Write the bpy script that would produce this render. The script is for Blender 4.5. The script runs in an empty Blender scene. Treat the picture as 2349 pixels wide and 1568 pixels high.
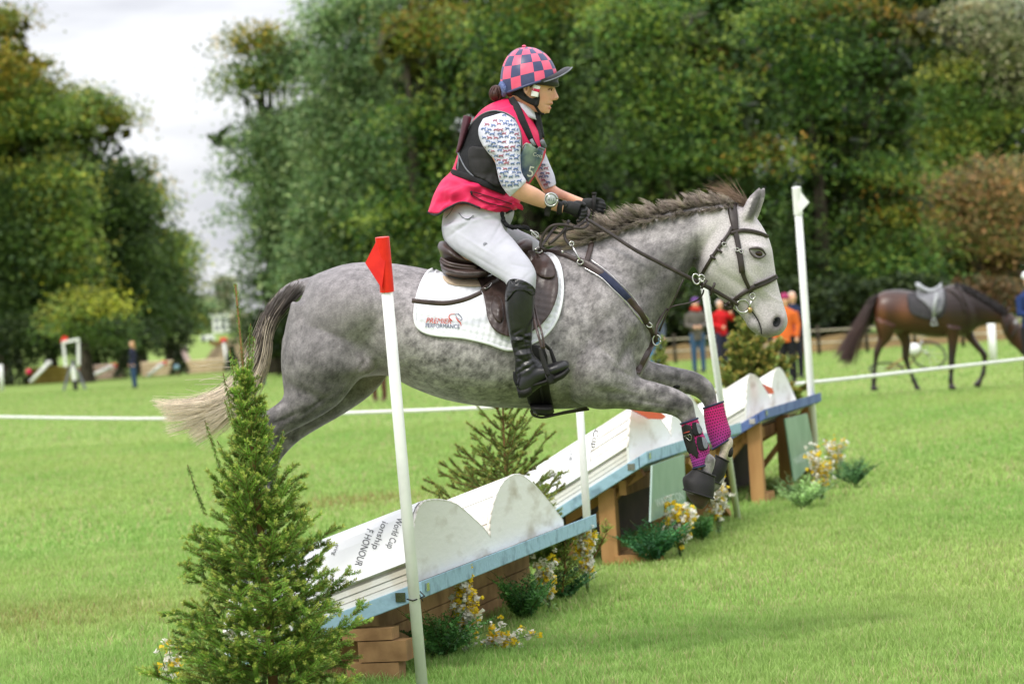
import bpy, bmesh, math, random
import numpy as np
from mathutils import Vector, Matrix, noise, geometry
from mathutils.bvhtree import BVHTree
random.seed(7); RNG = np.random.default_rng(7)
SC = bpy.context.scene; COL = SC.collection

# ---------------- camera, world, sun, exposure ----------------
W, HP = 2349.0, 1568.0            # measuring grid laid over the photograph
LENS = 100.0; F = W * LENS / 36.0; CX, CY = W / 2, HP / 2
CAMZ = 1.55
ROLL = math.radians(3.7); PITCH = math.atan(49.0 / F)
cam_d = bpy.data.cameras.new('camera'); cam = bpy.data.objects.new('camera', cam_d); COL.objects.link(cam)
FW = Vector((0, math.cos(PITCH), -math.sin(PITCH)))
R0 = Vector((1, 0, 0)); U0 = Vector((0, math.sin(PITCH), math.cos(PITCH)))
RT = R0 * math.cos(ROLL) - U0 * math.sin(ROLL)
UP = R0 * math.sin(ROLL) + U0 * math.cos(ROLL)
CAM = Vector((0, 0, CAMZ))
cam.matrix_world = Matrix(((RT.x, UP.x, -FW.x, CAM.x), (RT.y, UP.y, -FW.y, CAM.y), (RT.z, UP.z, -FW.z, CAM.z), (0, 0, 0, 1)))
cam_d.lens = LENS; cam_d.sensor_width = 36; cam_d.clip_end = 6000; cam_d.clip_start = 0.5
cam_d.dof.use_dof = True; cam_d.dof.focus_distance = 12.25; cam_d.dof.aperture_fstop = 3.8
SC.camera = cam

SUN_EL, SUN_AZ = math.radians(52), math.radians(215)     # azimuth measured clockwise from +Y
world = bpy.data.worlds.new('World'); SC.world = world; world.use_nodes = True
nt = world.node_tree; nt.nodes.clear()
def N(t, **k):
    n = nt.nodes.new(t)
    for a, b in k.items(): setattr(n, a, b)
    return n
sky = N('ShaderNodeTexSky', sky_type='NISHITA', sun_disc=False, sun_elevation=SUN_EL, sun_rotation=SUN_AZ)
bg1 = N('ShaderNodeBackground'); bg1.inputs[1].default_value = 0.1; nt.links.new(sky.outputs[0], bg1.inputs[0])
tc = N('ShaderNodeTexCoord'); mp = N('ShaderNodeMapping'); mp.inputs['Scale'].default_value = (1.6, 1.6, 7.0)
mp.inputs['Location'].default_value = (0.7, 0.2, 0.35)
nt.links.new(tc.outputs['Generated'], mp.inputs[0])
nz = N('ShaderNodeTexNoise'); nz.inputs['Scale'].default_value = 4.2; nz.inputs['Detail'].default_value = 5; nz.inputs['Roughness'].default_value = 0.5
nt.links.new(mp.outputs[0], nz.inputs['Vector'])
cr = N('ShaderNodeValToRGB'); cr.color_ramp.elements[0].position = 0.40; cr.color_ramp.elements[0].color = (0.44, 0.45, 0.50, 1)
cr.color_ramp.elements[1].position = 0.60; cr.color_ramp.elements[1].color = (0.74, 0.745, 0.77, 1)
nt.links.new(nz.outputs[0], cr.inputs[0])
sx = N('ShaderNodeSeparateXYZ'); nt.links.new(tc.outputs['Generated'], sx.inputs[0])
mx = N('ShaderNodeMath', operation='MAXIMUM'); mx.inputs[1].default_value = 0; nt.links.new(sx.outputs[2], mx.inputs[0])
ml = N('ShaderNodeMath', operation='MULTIPLY_ADD'); ml.inputs[1].default_value = 2.1; ml.inputs[2].default_value = 0.92; nt.links.new(mx.outputs[0], ml.inputs[0])
bg2 = N('ShaderNodeBackground'); nt.links.new(cr.outputs[0], bg2.inputs[0]); nt.links.new(ml.outputs[0], bg2.inputs[1])
mixs = N('ShaderNodeMixShader'); mixs.inputs[0].default_value = 0.93
nt.links.new(bg1.outputs[0], mixs.inputs[1]); nt.links.new(bg2.outputs[0], mixs.inputs[2])
wo = N('ShaderNodeOutputWorld'); nt.links.new(mixs.outputs[0], wo.inputs[0])
sl = bpy.data.lights.new('sun', 'SUN'); sun = bpy.data.objects.new('sun', sl); COL.objects.link(sun)
sl.energy = 1.5; sl.angle = math.radians(14); sl.color = (1.0, 0.95, 0.87)
sd = Vector((math.sin(SUN_AZ) * math.cos(SUN_EL), math.cos(SUN_AZ) * math.cos(SUN_EL), math.sin(SUN_EL)))
sun.rotation_euler = sd.to_track_quat('Z', 'Y').to_euler()
SC.view_settings.view_transform = 'Standard'; SC.view_settings.look = 'None'
SC.view_settings.exposure = 0.42; SC.view_settings.gamma = 1.0
SC.cycles.max_bounces = 6; SC.cycles.diffuse_bounces = 3; SC.cycles.transparent_max_bounces = 8

# ---------------- measuring helpers ----------------
aRT, aUP, aFW, aCAM = (np.array(v) for v in (RT, UP, FW, CAM))
def P(x, y, d):
    return CAM + (FW + RT * ((x - CX) / F) + UP * ((CY - y) / F)) * d
def PA(x, y, d):
    x = np.asarray(x, float)[:, None]; y = np.asarray(y, float)[:, None]; d = np.asarray(d, float)[:, None]
    return aCAM + (aFW + aRT * ((x - CX) / F) + aUP * ((CY - y) / F)) * d
def unP(p):
    v = p - CAM; d = v.dot(FW); return (F * v.dot(RT) / d + CX, CY - F * v.dot(UP) / d, d)
def unPA(p):
    v = p - aCAM; d = v @ aFW
    return F * (v @ aRT) / d + CX, CY - F * (v @ aUP) / d, d
def G(x, y, z=0.0):
    r = FW + RT * ((x - CX) / F) + UP * ((CY - y) / F); return CAM + r * ((z - CAM.z) / r.z)
def GD(x, dist, z=0.0):
    """ground point under picture column x at distance dist"""
    y0 = 735 - 0.0647 * (x - CX) + F * (CAMZ - z) / dist
    p = P(x, y0, dist); p.z = z; return p
HD = 12.4                                     # distance of the jumping horse
def Hh(x, y, off): return P(x, y, HD + off)

def catmull(a, sub):
    a = np.asarray(a, float); n = len(a)
    if n < 3 or sub <= 1: 
        if sub <= 1: return a
    e = np.vstack([2 * a[0] - a[1], a, 2 * a[-1] - a[-2]]); out = []
    for i in range(n - 1):
        p0, p1, p2, p3 = e[i], e[i + 1], e[i + 2], e[i + 3]
        for k in range(sub):
            t = k / sub
            out.append(0.5 * (2 * p1 + (p2 - p0) * t + (2 * p0 - 5 * p1 + 4 * p2 - p3) * t * t + (3 * p1 - p0 - 3 * p2 + p3) * t ** 3))
    out.append(a[-1]); return np.array(out)

# ---------------- materials ----------------
def mat(name, c1, c2=None, scale=8.0, rough=0.6, spec=0.35, bump=0.0, bscale=60.0, metal=0.0, attr=False, ramp=(0.35, 0.65),
        sheen=0.0, stretch=(1, 1, 1), trans=0.0, detail=4.0, coat=0.0, sss=0.0):
    m = bpy.data.materials.new(name); m.use_nodes = True; t = m.node_tree; ns = t.nodes; b = ns['Principled BSDF']
    c1 = tuple(c1) + (1,); c2 = tuple(c2) + (1,) if c2 else c1
    tco = ns.new('ShaderNodeTexCoord'); mpn = ns.new('ShaderNodeMapping'); mpn.inputs['Scale'].default_value = stretch
    t.links.new(tco.outputs['Object'], mpn.inputs[0])
    nz = ns.new('ShaderNodeTexNoise'); nz.inputs['Scale'].default_value = scale; nz.inputs['Detail'].default_value = detail
    t.links.new(mpn.outputs[0], nz.inputs['Vector'])
    rp = ns.new('ShaderNodeValToRGB'); rp.color_ramp.elements[0].position = ramp[0]; rp.color_ramp.elements[1].position = ramp[1]
    rp.color_ramp.elements[0].color = c1; rp.color_ramp.elements[1].color = c2
    t.links.new(nz.outputs[0], rp.inputs[0]); out = rp.outputs[0]
    if attr:
        at = ns.new('ShaderNodeAttribute'); at.attribute_name = 'Col'
        mm = ns.new('ShaderNodeMix'); mm.data_type = 'RGBA'; mm.blend_type = 'MULTIPLY'; mm.inputs[0].default_value = 1
        t.links.new(out, mm.inputs[6]); t.links.new(at.outputs[0], mm.inputs[7]); out = mm.outputs[2]
    t.links.new(out, b.inputs['Base Color'])
    b.inputs['Roughness'].default_value = rough; b.inputs['Specular IOR Level'].default_value = spec; b.inputs['Metallic'].default_value = metal
    if sheen: b.inputs['Sheen Weight'].default_value = sheen
    if coat: b.inputs['Coat Weight'].default_value = coat; b.inputs['Coat Roughness'].default_value = 0.15
    if sss: b.inputs['Subsurface Weight'].default_value = sss; b.inputs['Subsurface Scale'].default_value = 0.02; b.inputs['Subsurface Radius'].default_value = (1, .4, .2)
    if bump:
        n2 = ns.new('ShaderNodeTexNoise'); n2.inputs['Scale'].default_value = bscale; n2.inputs['Detail'].default_value = 3
        t.links.new(mpn.outputs[0], n2.inputs['Vector'])
        bp = ns.new('ShaderNodeBump'); bp.inputs['Strength'].default_value = bump; bp.inputs['Distance'].default_value = 0.01
        t.links.new(n2.outputs[0], bp.inputs['Height']); t.links.new(bp.outputs[0], b.inputs['Normal'])
    if trans:
        tr = ns.new('ShaderNodeBsdfTranslucent'); t.links.new(out, tr.inputs[0]); mix = ns.new('ShaderNodeMixShader'); mix.inputs[0].default_value = trans
        t.links.new(b.outputs[0], mix.inputs[1]); t.links.new(tr.outputs[0], mix.inputs[2]); t.links.new(mix.outputs[0], ns['Material Output'].inputs[0])
    return m
def g(v): return (v, v, v)
WHITE1 = (1, 1, 1)
M = dict(
    leaf=mat('leaf', g(.85), WHITE1, 3, .55, .3, attr=True, trans=.3),
    needle=mat('needle', g(.8), WHITE1, 20, .5, .35, attr=True, trans=.15),
    grass=mat('grass_blade', g(.88), WHITE1, 3, .6, .25, attr=True, trans=.4),
    hair=mat('horse_hair', g(.85), WHITE1, 30, .45, .4, attr=True),
    bark=mat('bark', (.03, .025, .018), (.08, .068, .05), 6, .9, .1, .6, 20, stretch=(1, 1, .3)),
    twig=mat('twig', (.16, .085, .035), (.24, .13, .055), 20, .8, .2),
    coat=mat('horse_coat', g(.82), g(1.13), 140, .62, .25, .15, 500, attr=True, sheen=.1, stretch=(1, 1, 1.8), detail=5, ramp=(.38, .62)),
    baycoat=mat('bay_coat', g(.8), g(1.1), 60, .35, .5, attr=True),
    leather=mat('brown_leather', (.040, .024, .020), (.062, .038, .032), 25, .36, .5, .08, 200),
    bleather=mat('black_boot_leather', (.009, .009, .010), (.018, .018, .019), 14, .30, .5, .15, 25),
    strap=mat('bridle_leather', (.026, .018, .016), (.045, .032, .028), 40, .42, .45),
    rubber=mat('black_rubber', (.014, .013, .013), (.022, .020, .020), 20, .62, .3, .1, 200),
    steel=mat('steel', (.50, .49, .46), (.62, .61, .58), 30, .25, .6, metal=1),
    pad=mat('white_quilted_cotton', (.72, .73, .76), (.82, .83, .86), 20, .85, .15, .1, 400),
    piping=mat('pad_piping', (.78, .79, .82), (.85, .85, .87), 40, .6),
    wool=mat('beige_wool', (.55, .42, .30), (.65, .52, .38), 60, .95, .1, .3, 300),
    navy=mat('navy_web', (.018, .024, .06), (.03, .036, .08), 60, .7),
    pink=mat('pink_vest_fabric', (.62, .012, .075), (.75, .022, .11), 9, .55, .3, .35, 14),
    black=mat('black_fabric', (.013, .013, .015), (.022, .022, .024), 20, .75, .2, .2, 120),
    shirt=mat('white_shirt_fabric', (.50, .50, .58), (.64, .64, .72), 12, .8, .15, .5, 22),
    printb=mat('blue_print', (.09, .13, .28), (.17, .24, .40), 60, .8),
    printr=mat('red_print', (.26, .09, .12), (.38, .15, .18), 60, .8),
    breech=mat('white_breeches', (.42, .42, .46), (.50, .50, .545), 10, .75, .2, .25, 16),
    skin=mat('skin', (.70, .38, .25), (.78, .45, .30), 14, .5, .35, sss=.08),
    glove=mat('glove', (.012, .012, .013), (.02, .02, .02), 30, .6, .3, .2, 100),
    brownhair=mat('brown_hair', (.03, .012, .010), (.075, .03, .022), 60, .5, .4, stretch=(1, 1, 5)),
    silkp=mat('pink_silk', (.72, .085, .17), (.80, .13, .22), 15, .38, .4, .1, 40),
    silkn=mat('navy_silk', (.040, .048, .12), (.06, .07, .16), 15, .36, .4, .1, 40),
    peak=mat('dark_peak', (.018, .018, .021), (.03, .03, .034), 30, .5, .4),
    white=mat('white_paint', (.74, .74, .72), (.84, .84, .82), 5, .5, .35, .12, 30, ramp=(.3, .5)),
    red=mat('red_plastic', (.72, .012, .008), (.85, .022, .012), 18, .35, .45),
    plywood=mat('white_painted_board', (.52, .48, .40), (.80, .79, .75), 5, .75, .2, .3, 18, ramp=(.26, .46), stretch=(1, .5, 1.6), detail=9),
    page=mat('white_page_panel', (.84, .84, .85), (.88, .88, .88), 6, .5, .3),
    plank=mat('painted_page_plank', (.60, .53, .43), (.80, .78, .73), 5, .75, .2, .2, 30, ramp=(.28, .5), stretch=(1, .4, 1)),
    blue=mat('blue_paint', (.17, .27, .34), (.30, .47, .57), 12, .65, .3, .4, 30, ramp=(.3, .5), detail=9),
    bluedk=mat('cobalt_paint', (.06, .10, .27), (.12, .18, .38), 6, .6, .3, .3, 30),
    timber=mat('timber', (.30, .15, .055), (.48, .27, .11), 7, .75, .2, .3, 30, stretch=(1, 1, .15)),
    timberdk=mat('stained_timber', (.22, .125, .055), (.38, .23, .105), 7, .75, .2, .3, 30),
    greenboard=mat('green_board', (.16, .27, .22), (.24, .36, .30), 4, .35, .4),
    logo=mat('pale_lettering', (.55, .62, .58), (.65, .72, .68), 20, .5),
    ink=mat('black_ink', (.02, .02, .025), (.03, .03, .035), 20, .6),
    logored=mat('red_thread', (.60, .07, .04), (.66, .10, .06), 30, .6),
    logonavy=mat('navy_thread', (.02, .03, .10), (.03, .05, .14), 30, .6),
    magenta=mat('magenta_boot_mesh', g(.9), WHITE1, 20, .5, .3, .1, 100, attr=True),
    grey=mat('grey_webbing', (.12, .13, .15), (.2, .21, .23), 50, .6),
    hoof=mat('horn', (.035, .025, .02), (.16, .09, .05), 18, .4, .4),
    eye=mat('horse_eye', (.006, .004, .003), (.05, .022, .012), 50, .12, .4),
    rope=mat('white_tape', (.70, .70, .66), (.8, .8, .77), 10, .6),
    glass=mat('watch_face', (.25, .28, .27), (.42, .45, .43), 60, .12, .7),
)
# ---------------- mesh helpers ----------------
def link(name, me, m=None, parent=None):
    o = bpy.data.objects.new(name, me); COL.objects.link(o)
    if m is not None: me.materials.append(m)
    if parent is not None: setpar(o, parent)
    return o
def setpar(o, parent):
    o.parent = parent; o.matrix_parent_inverse = Matrix.LocRotScale(parent.location, parent.rotation_euler, None).inverted()
def tag(o, label=None, cat=None, group=None, kind=None):
    if label: o['label'] = label
    if cat: o['category'] = cat
    if group: o['group'] = group
    if kind: o['kind'] = kind
    return o
def thing(name, label, cat, loc=(0, 0, 0), group=None, rz=0.0):
    o = bpy.data.objects.new(name, None); COL.objects.link(o); o.location = loc; o.rotation_euler = (0, 0, rz); o.empty_display_size = .1
    return tag(o, label, cat, group)
class MB:
    """collects shapes into one mesh"""
    def __init__(s): s.v = []; s.f = []; s.mi = []; s.cut = []
    def add(s, v, f, mi=0):
        s.cut.append((len(s.v), len(s.f)))
        k = len(s.v); s.v += [tuple(p) for p in v]; s.f += [tuple(i + k for i in q) for q in f]; s.mi += [mi] * len(f)
    def mesh(s, name, smooth=True):
        me = bpy.data.meshes.new(name); me.from_pydata(s.v, [], s.f); me.update()
        me.polygons.foreach_set('material_index', s.mi)
        if smooth: me.polygons.foreach_set('use_smooth', [True] * len(s.f))
        return me
    def each(s, name, m, parent=None, smooth=True):
        """one object per shape added"""
        c = s.cut + [(len(s.v), len(s.f))]; out = []
        for (v0, f0), (v1, f1) in zip(c[:-1], c[1:]):
            q = MB(); q.add(s.v[v0:v1], [tuple(i - v0 for i in f) for f in s.f[f0:f1]]); out.append(q.build(name, m[s.mi[f0]] if isinstance(m, (list, tuple)) else m, parent, smooth))
        return out
    def build(s, name, m, parent=None, smooth=True, bevel=0):
        ms = m if isinstance(m, (list, tuple)) else [m]
        me = s.mesh(name, smooth); o = link(name, me, None, parent)
        for a in ms: me.materials.append(a)
        if bevel:
            b = o.modifiers.new('bevel', 'BEVEL'); b.width = bevel; b.segments = 2; b.limit_method = 'ANGLE'
        return o
    def box(s, c, sz, R=None, mi=0):
        R = R or Matrix.Identity(3); c = Vector(c); v = []
        for x in (-1, 1):
            for y in (-1, 1):
                for z in (-1, 1): v.append(c + R @ Vector((x * sz[0] / 2, y * sz[1] / 2, z * sz[2] / 2)))
        s.add(v, [(0, 1, 3, 2), (4, 6, 7, 5), (0, 4, 5, 1), (2, 3, 7, 6), (0, 2, 6, 4), (1, 5, 7, 3)], mi)
    def beam(s, a, b, w, h, up=Vector((0, 0, 1)), mi=0):
        a = Vector(a); b = Vector(b); d = (b - a); L = d.length; d.normalize(); x = d.cross(up)
        if x.length < 1e-4: x = d.cross(Vector((1, 0, 0)))
        x.normalize(); z = x.cross(d); R = Matrix((x, d, z)).transposed(); s.box((a + b) / 2, (w, L, h), R, mi)
    def tube(s, pts, r, n=8, mi=0, flat=1.0):
        pts = [Vector(p) for p in pts]; m = len(pts); r = [r] * m if isinstance(r, (int, float)) else list(r); v = []
        up = None
        for i in range(m):
            d = (pts[min(i + 1, m - 1)] - pts[max(i - 1, 0)]).normalized()
            if up is None:
                up = Vector((0, 0, 1)) if abs(d.z) < .9 else Vector((0, 1, 0))
            x = d.cross(up); x.normalize(); y = x.cross(d).normalized(); up = y
            for k in range(n):
                a = 2 * math.pi * k / n; v.append(pts[i] + x * (math.cos(a) * r[i]) + y * (math.sin(a) * r[i] * flat))
        f = [(i * n + k, i * n + (k + 1) % n, (i + 1) * n + (k + 1) % n, (i + 1) * n + k) for i in range(m - 1) for k in range(n)]
        f += [tuple(range(n))[::-1], tuple(range((m - 1) * n, m * n))]; s.add(v, f, mi)
    def loft(s, st, sub=4, n=20, fn=Hh, mi=0, cap=True, dense=0):
        """stations (x1,y1,x2,y2,half depth,depth offset[,egg]) : silhouette edge pairs"""
        st = [tuple(q) + (0,) * (7 - len(q)) for q in st]; a = catmull(st, sub); v = []
        for q in a:
            x1, y1, x2, y2, w, off, eg = q; cx, cy, ux, uy = (x1 + x2) / 2, (y1 + y2) / 2, (x1 - x2) / 2, (y1 - y2) / 2
            for k in range(n):
                t = 2 * math.pi * k / n; c, sn = math.cos(t), math.sin(t)
                v.append(fn(cx + ux * c, cy + uy * c, off + max(w, .001) * sn * (1 + eg * c)))
        m = len(a)
        f = [(i * n + k, i * n + (k + 1) % n, (i + 1) * n + (k + 1) % n, (i + 1) * n + k) for i in range(m - 1) for k in range(n)]
        if cap: f += [tuple(range(n))[::-1], tuple(range((m - 1) * n, m * n))]
        s.add(v, f, mi)
    def ball(s, c, r, n=16, m=10, R=None, mi=0):
        c = Vector(c); r = Vector(r if hasattr(r, '__len__') else (r, r, r)); v = []
        for i in range(m + 1):
            a = math.pi * i / m
            for k in range(n):
                b = 2 * math.pi * k / n; p = Vector((math.sin(a) * math.cos(b) * r.x, math.sin(a) * math.sin(b) * r.y, math.cos(a) * r.z))
                if R: p = R @ p
                v.append(c + p)
        s.add(v, [(i * n + k, (i + 1) * n + k, (i + 1) * n + (k + 1) % n, i * n + (k + 1) % n) for i in range(m) for k in range(n)], mi)
VB = Matrix((RT, UP, -FW)).transposed()        # picture-aligned frame: x right, y up, z towards the viewer side of the horse
def union(mb, name, voxel, smooth, m, parent=None, fac=.5):
    """one continuous surface out of overlapping closed shapes"""
    me = mb.mesh('tmp'); o = link('tmp', me)
    r = o.modifiers.new('r', 'REMESH'); r.mode = 'VOXEL'; r.voxel_size = voxel
    if smooth: q = o.modifiers.new('s', 'SMOOTH'); q.iterations = smooth; q.factor = fac
    dg = bpy.context.evaluated_depsgraph_get(); dg.update()
    out = bpy.data.meshes.new_from_object(o.evaluated_get(dg)); bpy.data.objects.remove(o); bpy.data.meshes.remove(me)
    out.name = name; out.polygons.foreach_set('use_smooth', [True] * len(out.polygons)); out.materials.clear()
    return link(name, out, m, parent)
def coords(o):
    a = np.empty(len(o.data.vertices) * 3); o.data.vertices.foreach_get('co', a); return a.reshape(-1, 3)
def setco(o, a): o.data.vertices.foreach_set('co', a.ravel()); o.data.update()
def setcol(me, c):
    at = me.color_attributes.new('Col', 'FLOAT_COLOR', 'POINT'); c = np.asarray(c, float)
    if c.shape[1] == 3: c = np.hstack([c, np.ones((len(c), 1))])
    at.data.foreach_set('color', c.ravel())
def sculpt(o, strokes, side=-1, base=None):
    """push the surface on the viewer's side: (x,y,rx,ry,angle,amount) in picture grid / metres, + = outwards"""
    a = coords(o); x, y, d = unPA(a); nn = np.empty(len(a) * 3); o.data.vertices.foreach_get('normal', nn); nn = nn.reshape(-1, 3)
    facing = np.clip(-(nn @ aFW) * 1.5, 0, 1)
    for (sx, sy, rx, ry, ang, amt) in strokes:
        c, s_ = math.cos(math.radians(ang)), math.sin(math.radians(ang)); dx, dy = x - sx, y - sy
        u, v = (dx * c + dy * s_) / rx, (-dx * s_ + dy * c) / ry; w = np.exp(-(u * u + v * v)) * facing * amt
        a = a + nn * w[:, None]
    setco(o, a)
def bvh(*objs):
    v = []; f = []
    for o in objs:
        k = len(v); v += [Vector(c) for c in coords(o)]; f += [[i + k for i in p.vertices] for p in o.data.polygons]
    return BVHTree.FromPolygons(v, f)
def depth(tree, x, y, default=None):
    r = (FW + RT * ((x - CX) / F) + UP * ((CY - y) / F)).normalized(); h = tree.ray_cast(CAM, r)
    if h[0] is None: return default
    return (h[0] - CAM).dot(FW)
def smoothfill(xy, d):
    idx = [i for i, q in enumerate(d) if q is not None]; mis = [i for i, q in enumerate(d) if q is None]
    for i in mis:
        j = min(idx, key=lambda k: (xy[k][0] - xy[i][0]) ** 2 + (xy[k][1] - xy[i][1]) ** 2) if idx else None
        d[i] = d[j] if j is not None else HD
    return d
def rounded(poly, sub=4):
    a = np.array(list(poly) + [poly[0], poly[1], poly[2]], float); a = np.vstack([a[-4:-3], a]) if 0 else a
    c = catmull(np.vstack([poly[-1], a]), sub); return [tuple(q) for q in c[sub:sub + len(poly) * sub]]
def drape(mb, poly, tree, lift=.004, skirt=.01, step=7, mi=0, fn=None):
    """a panel with this outline lying on the surface in tree; fn(x,y) adds relief"""
    poly = [tuple(p) for p in poly]; n = len(poly); xs = [p[0] for p in poly]; ys = [p[1] for p in poly]
    pts = [Vector(p) for p in poly]
    y = min(ys) + step * .5; row = 0
    while y < max(ys):
        x = min(xs) + (step * .5 if row % 2 else step * .2)
        while x < max(xs):
            ins = False; j = n - 1; md = 1e9
            for i in range(n):
                a, b = poly[i], poly[j]
                if (a[1] > y) != (b[1] > y) and x < (b[0] - a[0]) * (y - a[1]) / (b[1] - a[1]) + a[0]: ins = not ins
                ex, ey = b[0] - a[0], b[1] - a[1]; t = max(0, min(1, ((x - a[0]) * ex + (y - a[1]) * ey) / (ex * ex + ey * ey + 1e-9)))
                md = min(md, math.hypot(x - a[0] - t * ex, y - a[1] - t * ey)); j = i
            if ins and md > step * .4: pts.append(Vector((x, y)))
            x += step
        y += step * .87; row += 1
    v, e, f, _, _, _ = geometry.delaunay_2d_cdt(pts, [(i, (i + 1) % n) for i in range(n)], [], 1, 1e-4)
    xy = [(q.x, q.y) for q in v]; d = smoothfill(xy, [depth(tree, *q) for q in xy]); V = []
    for (x, y), dd in zip(xy, d): V.append(P(x, y, dd - lift - (fn(x, y) if fn else 0)))
    k = len(V); cnt = {}
    for q in f:
        for i in range(3):
            a, b = q[i], q[(i + 1) % 3]; cnt.setdefault((min(a, b), max(a, b)), []).append((a, b))
    bd = [w[0] for w in cnt.values() if len(w) == 1]; low = {}
    for a, b in bd:
        for i in (a, b):
            if i not in low: low[i] = len(V); V.append(P(xy[i][0], xy[i][1], d[i] - lift + skirt))
    Fc = [tuple(q) for q in f] + [(b, a, low[a], low[b]) for a, b in bd]
    mb.add(V, Fc, mi)
def resample(pts, step):
    a = catmull(pts, 6) if len(pts) > 2 else np.array(pts, float); seg = np.hypot(*(np.diff(a[:, :2], axis=0).T)); L = np.concatenate([[0], np.cumsum(seg)])
    n = max(2, int(L[-1] / step) + 1); t = np.linspace(0, L[-1], n); return np.stack([np.interp(t, L, a[:, k]) for k in range(a.shape[1])], 1)
def strap(mb, pts, width, tree=None, lift=.006, th=.004, step=6, mi=0, offs=None, crown=0):
    """flat leather strap; pts (x,y) on a surface, or (x,y,off) free in the air"""
    a = resample(pts, step); n = len(a); wd = np.interp(np.linspace(0, 1, n), np.linspace(0, 1, len(width)), width) if hasattr(width, '__len__') else [width] * n
    if a.shape[1] == 3: d = [HD + q for q in a[:, 2]]
    else:
        d = smoothfill([tuple(q) for q in a], [depth(tree, *q) for q in a])
        dd = np.array(d); 
        for _ in range(2): dd[1:-1] = np.minimum(dd[1:-1], (dd[:-2] + dd[2:]) / 2 + .0)
        d = [q - lift for q in dd]
    V = []
    for i in range(n):
        t = a[min(i + 1, n - 1), :2] - a[max(i - 1, 0), :2]; t = t / (np.hypot(*t) + 1e-9); nx, ny = -t[1] * wd[i] / 2, t[0] * wd[i] / 2; x, y = a[i, :2]
        for (sx, dz) in ((-1, th), (-1, 0), (-.6, -th * .5), (.6, -th * .5), (1, 0), (1, th)): V.append(P(x + nx * sx, y + ny * sx, d[i] + dz))
    k = 6; f = [(i * k + j, i * k + (j + 1) % k, (i + 1) * k + (j + 1) % k, (i + 1) * k + j) for i in range(n - 1) for j in range(k)]
    f += [tuple(range(k))[::-1], tuple(range((n - 1) * k, n * k))]; mb.add(V, f, mi)
def text_geo(body, extr=0.0):
    cu = bpy.data.curves.new('t', 'FONT'); cu.body = body; cu.size = 1; cu.resolution_u = 3; o = bpy.data.objects.new('t', cu); COL.objects.link(o)
    dg = bpy.context.evaluated_depsgraph_get(); dg.update(); me = bpy.data.meshes.new_from_object(o.evaluated_get(dg))
    v = np.array([tuple(q.co) for q in me.vertices]); f = [tuple(p.vertices) for p in me.polygons]; bpy.data.objects.remove(o); bpy.data.meshes.remove(me)
    v[:, 0] -= v[:, 0].min(); v[:, :2] /= v[:, 0].max(); return v, f
def text_on(mb, body, x, y, length, hh, ang, tree, lift=.003, mi=0, shear=0.0, dist=None):
    """lettering: starts at x,y on the picture grid, runs length along ang (deg, clockwise), cap height hh"""
    v, f = text_geo(body); hmax = max(v[:, 1].max(), 1e-6); c, s_ = math.cos(math.radians(ang)), math.sin(math.radians(ang)); V = []
    for q in v:
        u = q[0] * length + shear * q[1] / hmax * hh; w = q[1] / hmax * hh; px, py = x + u * c + w * s_, y + u * s_ - w * c
        dd = depth(tree, px, py, None) if tree else dist
        V.append(P(px, py, (dd if dd else (dist or HD - .3)) - lift))
    mb.add(V, f, mi)
def tubes_np(paths, radii, cols, name, m, parent=None, sides=3):
    """many thin strands at once: paths (S,K,3), radii (S,K), cols (S,K,3)"""
    paths = np.asarray(paths, float); S, K, _ = paths.shape; d = np.gradient(paths, axis=1); d /= np.linalg.norm(d, axis=2, keepdims=True) + 1e-9
    up = np.tile(np.array([.31, .2, .93]), (S, K, 1)); x = np.cross(d, up); x /= np.linalg.norm(x, axis=2, keepdims=True) + 1e-9; y = np.cross(x, d); vs = []
    for k in range(sides):
        a = 2 * math.pi * k / sides; vs.append(paths + (x * math.cos(a) + y * math.sin(a)) * np.asarray(radii)[..., None])
    v = np.stack(vs, 2).reshape(-1, 3); base = (np.arange(S)[:, None] * K + np.arange(K - 1)[None]) * sides; F_ = []
    for k in range(sides):
        k2 = (k + 1) % sides; F_.append(np.stack([base + k, base + k2, base + sides + k2, base + sides + k], -1).reshape(-1, 4))
    return quads(v, np.concatenate(F_), np.repeat(np.asarray(cols).reshape(S * K, 3), sides, 0), name, m, parent, True)
def quads(v, f, c, name, m, parent=None, smooth=False):
    me = bpy.data.meshes.new(name); k = f.shape[1]; me.vertices.add(len(v)); me.vertices.foreach_set('co', np.asarray(v, np.float32).ravel())
    me.loops.add(f.size); me.loops.foreach_set('vertex_index', f.ravel().astype(np.int32)); me.polygons.add(len(f))
    me.polygons.foreach_set('loop_start', np.arange(0, f.size, k, dtype=np.int32)); me.polygons.foreach_set('loop_total', np.full(len(f), k, np.int32))
    me.polygons.foreach_set('use_smooth', np.full(len(f), smooth)); me.update(calc_edges=True)
    if c is not None: setcol(me, c)
    return link(name, me, m, parent)
def leaves(C, size, col, name, m, parent=None, nz=.6, aspect=.5, rng=RNG, long=None):
    """small leaf-shaped faces at C (n,3)"""
    n = len(C); nr = rng.normal(size=(n, 3)); nr[:, 2] = np.abs(nr[:, 2]) + nz; nr /= np.linalg.norm(nr, axis=1, keepdims=True)
    t = rng.normal(size=(n, 3)) if long is None else long + rng.normal(size=(n, 3)) * .35; a = t - nr * (t * nr).sum(1, keepdims=True); a /= np.linalg.norm(a, axis=1, keepdims=True) + 1e-9; b = np.cross(nr, a)
    s = (np.asarray(size) * rng.uniform(.6, 1.25, n))[:, None] / 2
    v = np.stack([C - a * s, C - b * s * aspect, C + a * s, C + b * s * aspect], 1).reshape(-1, 3)
    return quads(v, np.arange(4 * n).reshape(-1, 4), np.repeat(col, 4, 0), name, m, parent)
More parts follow.
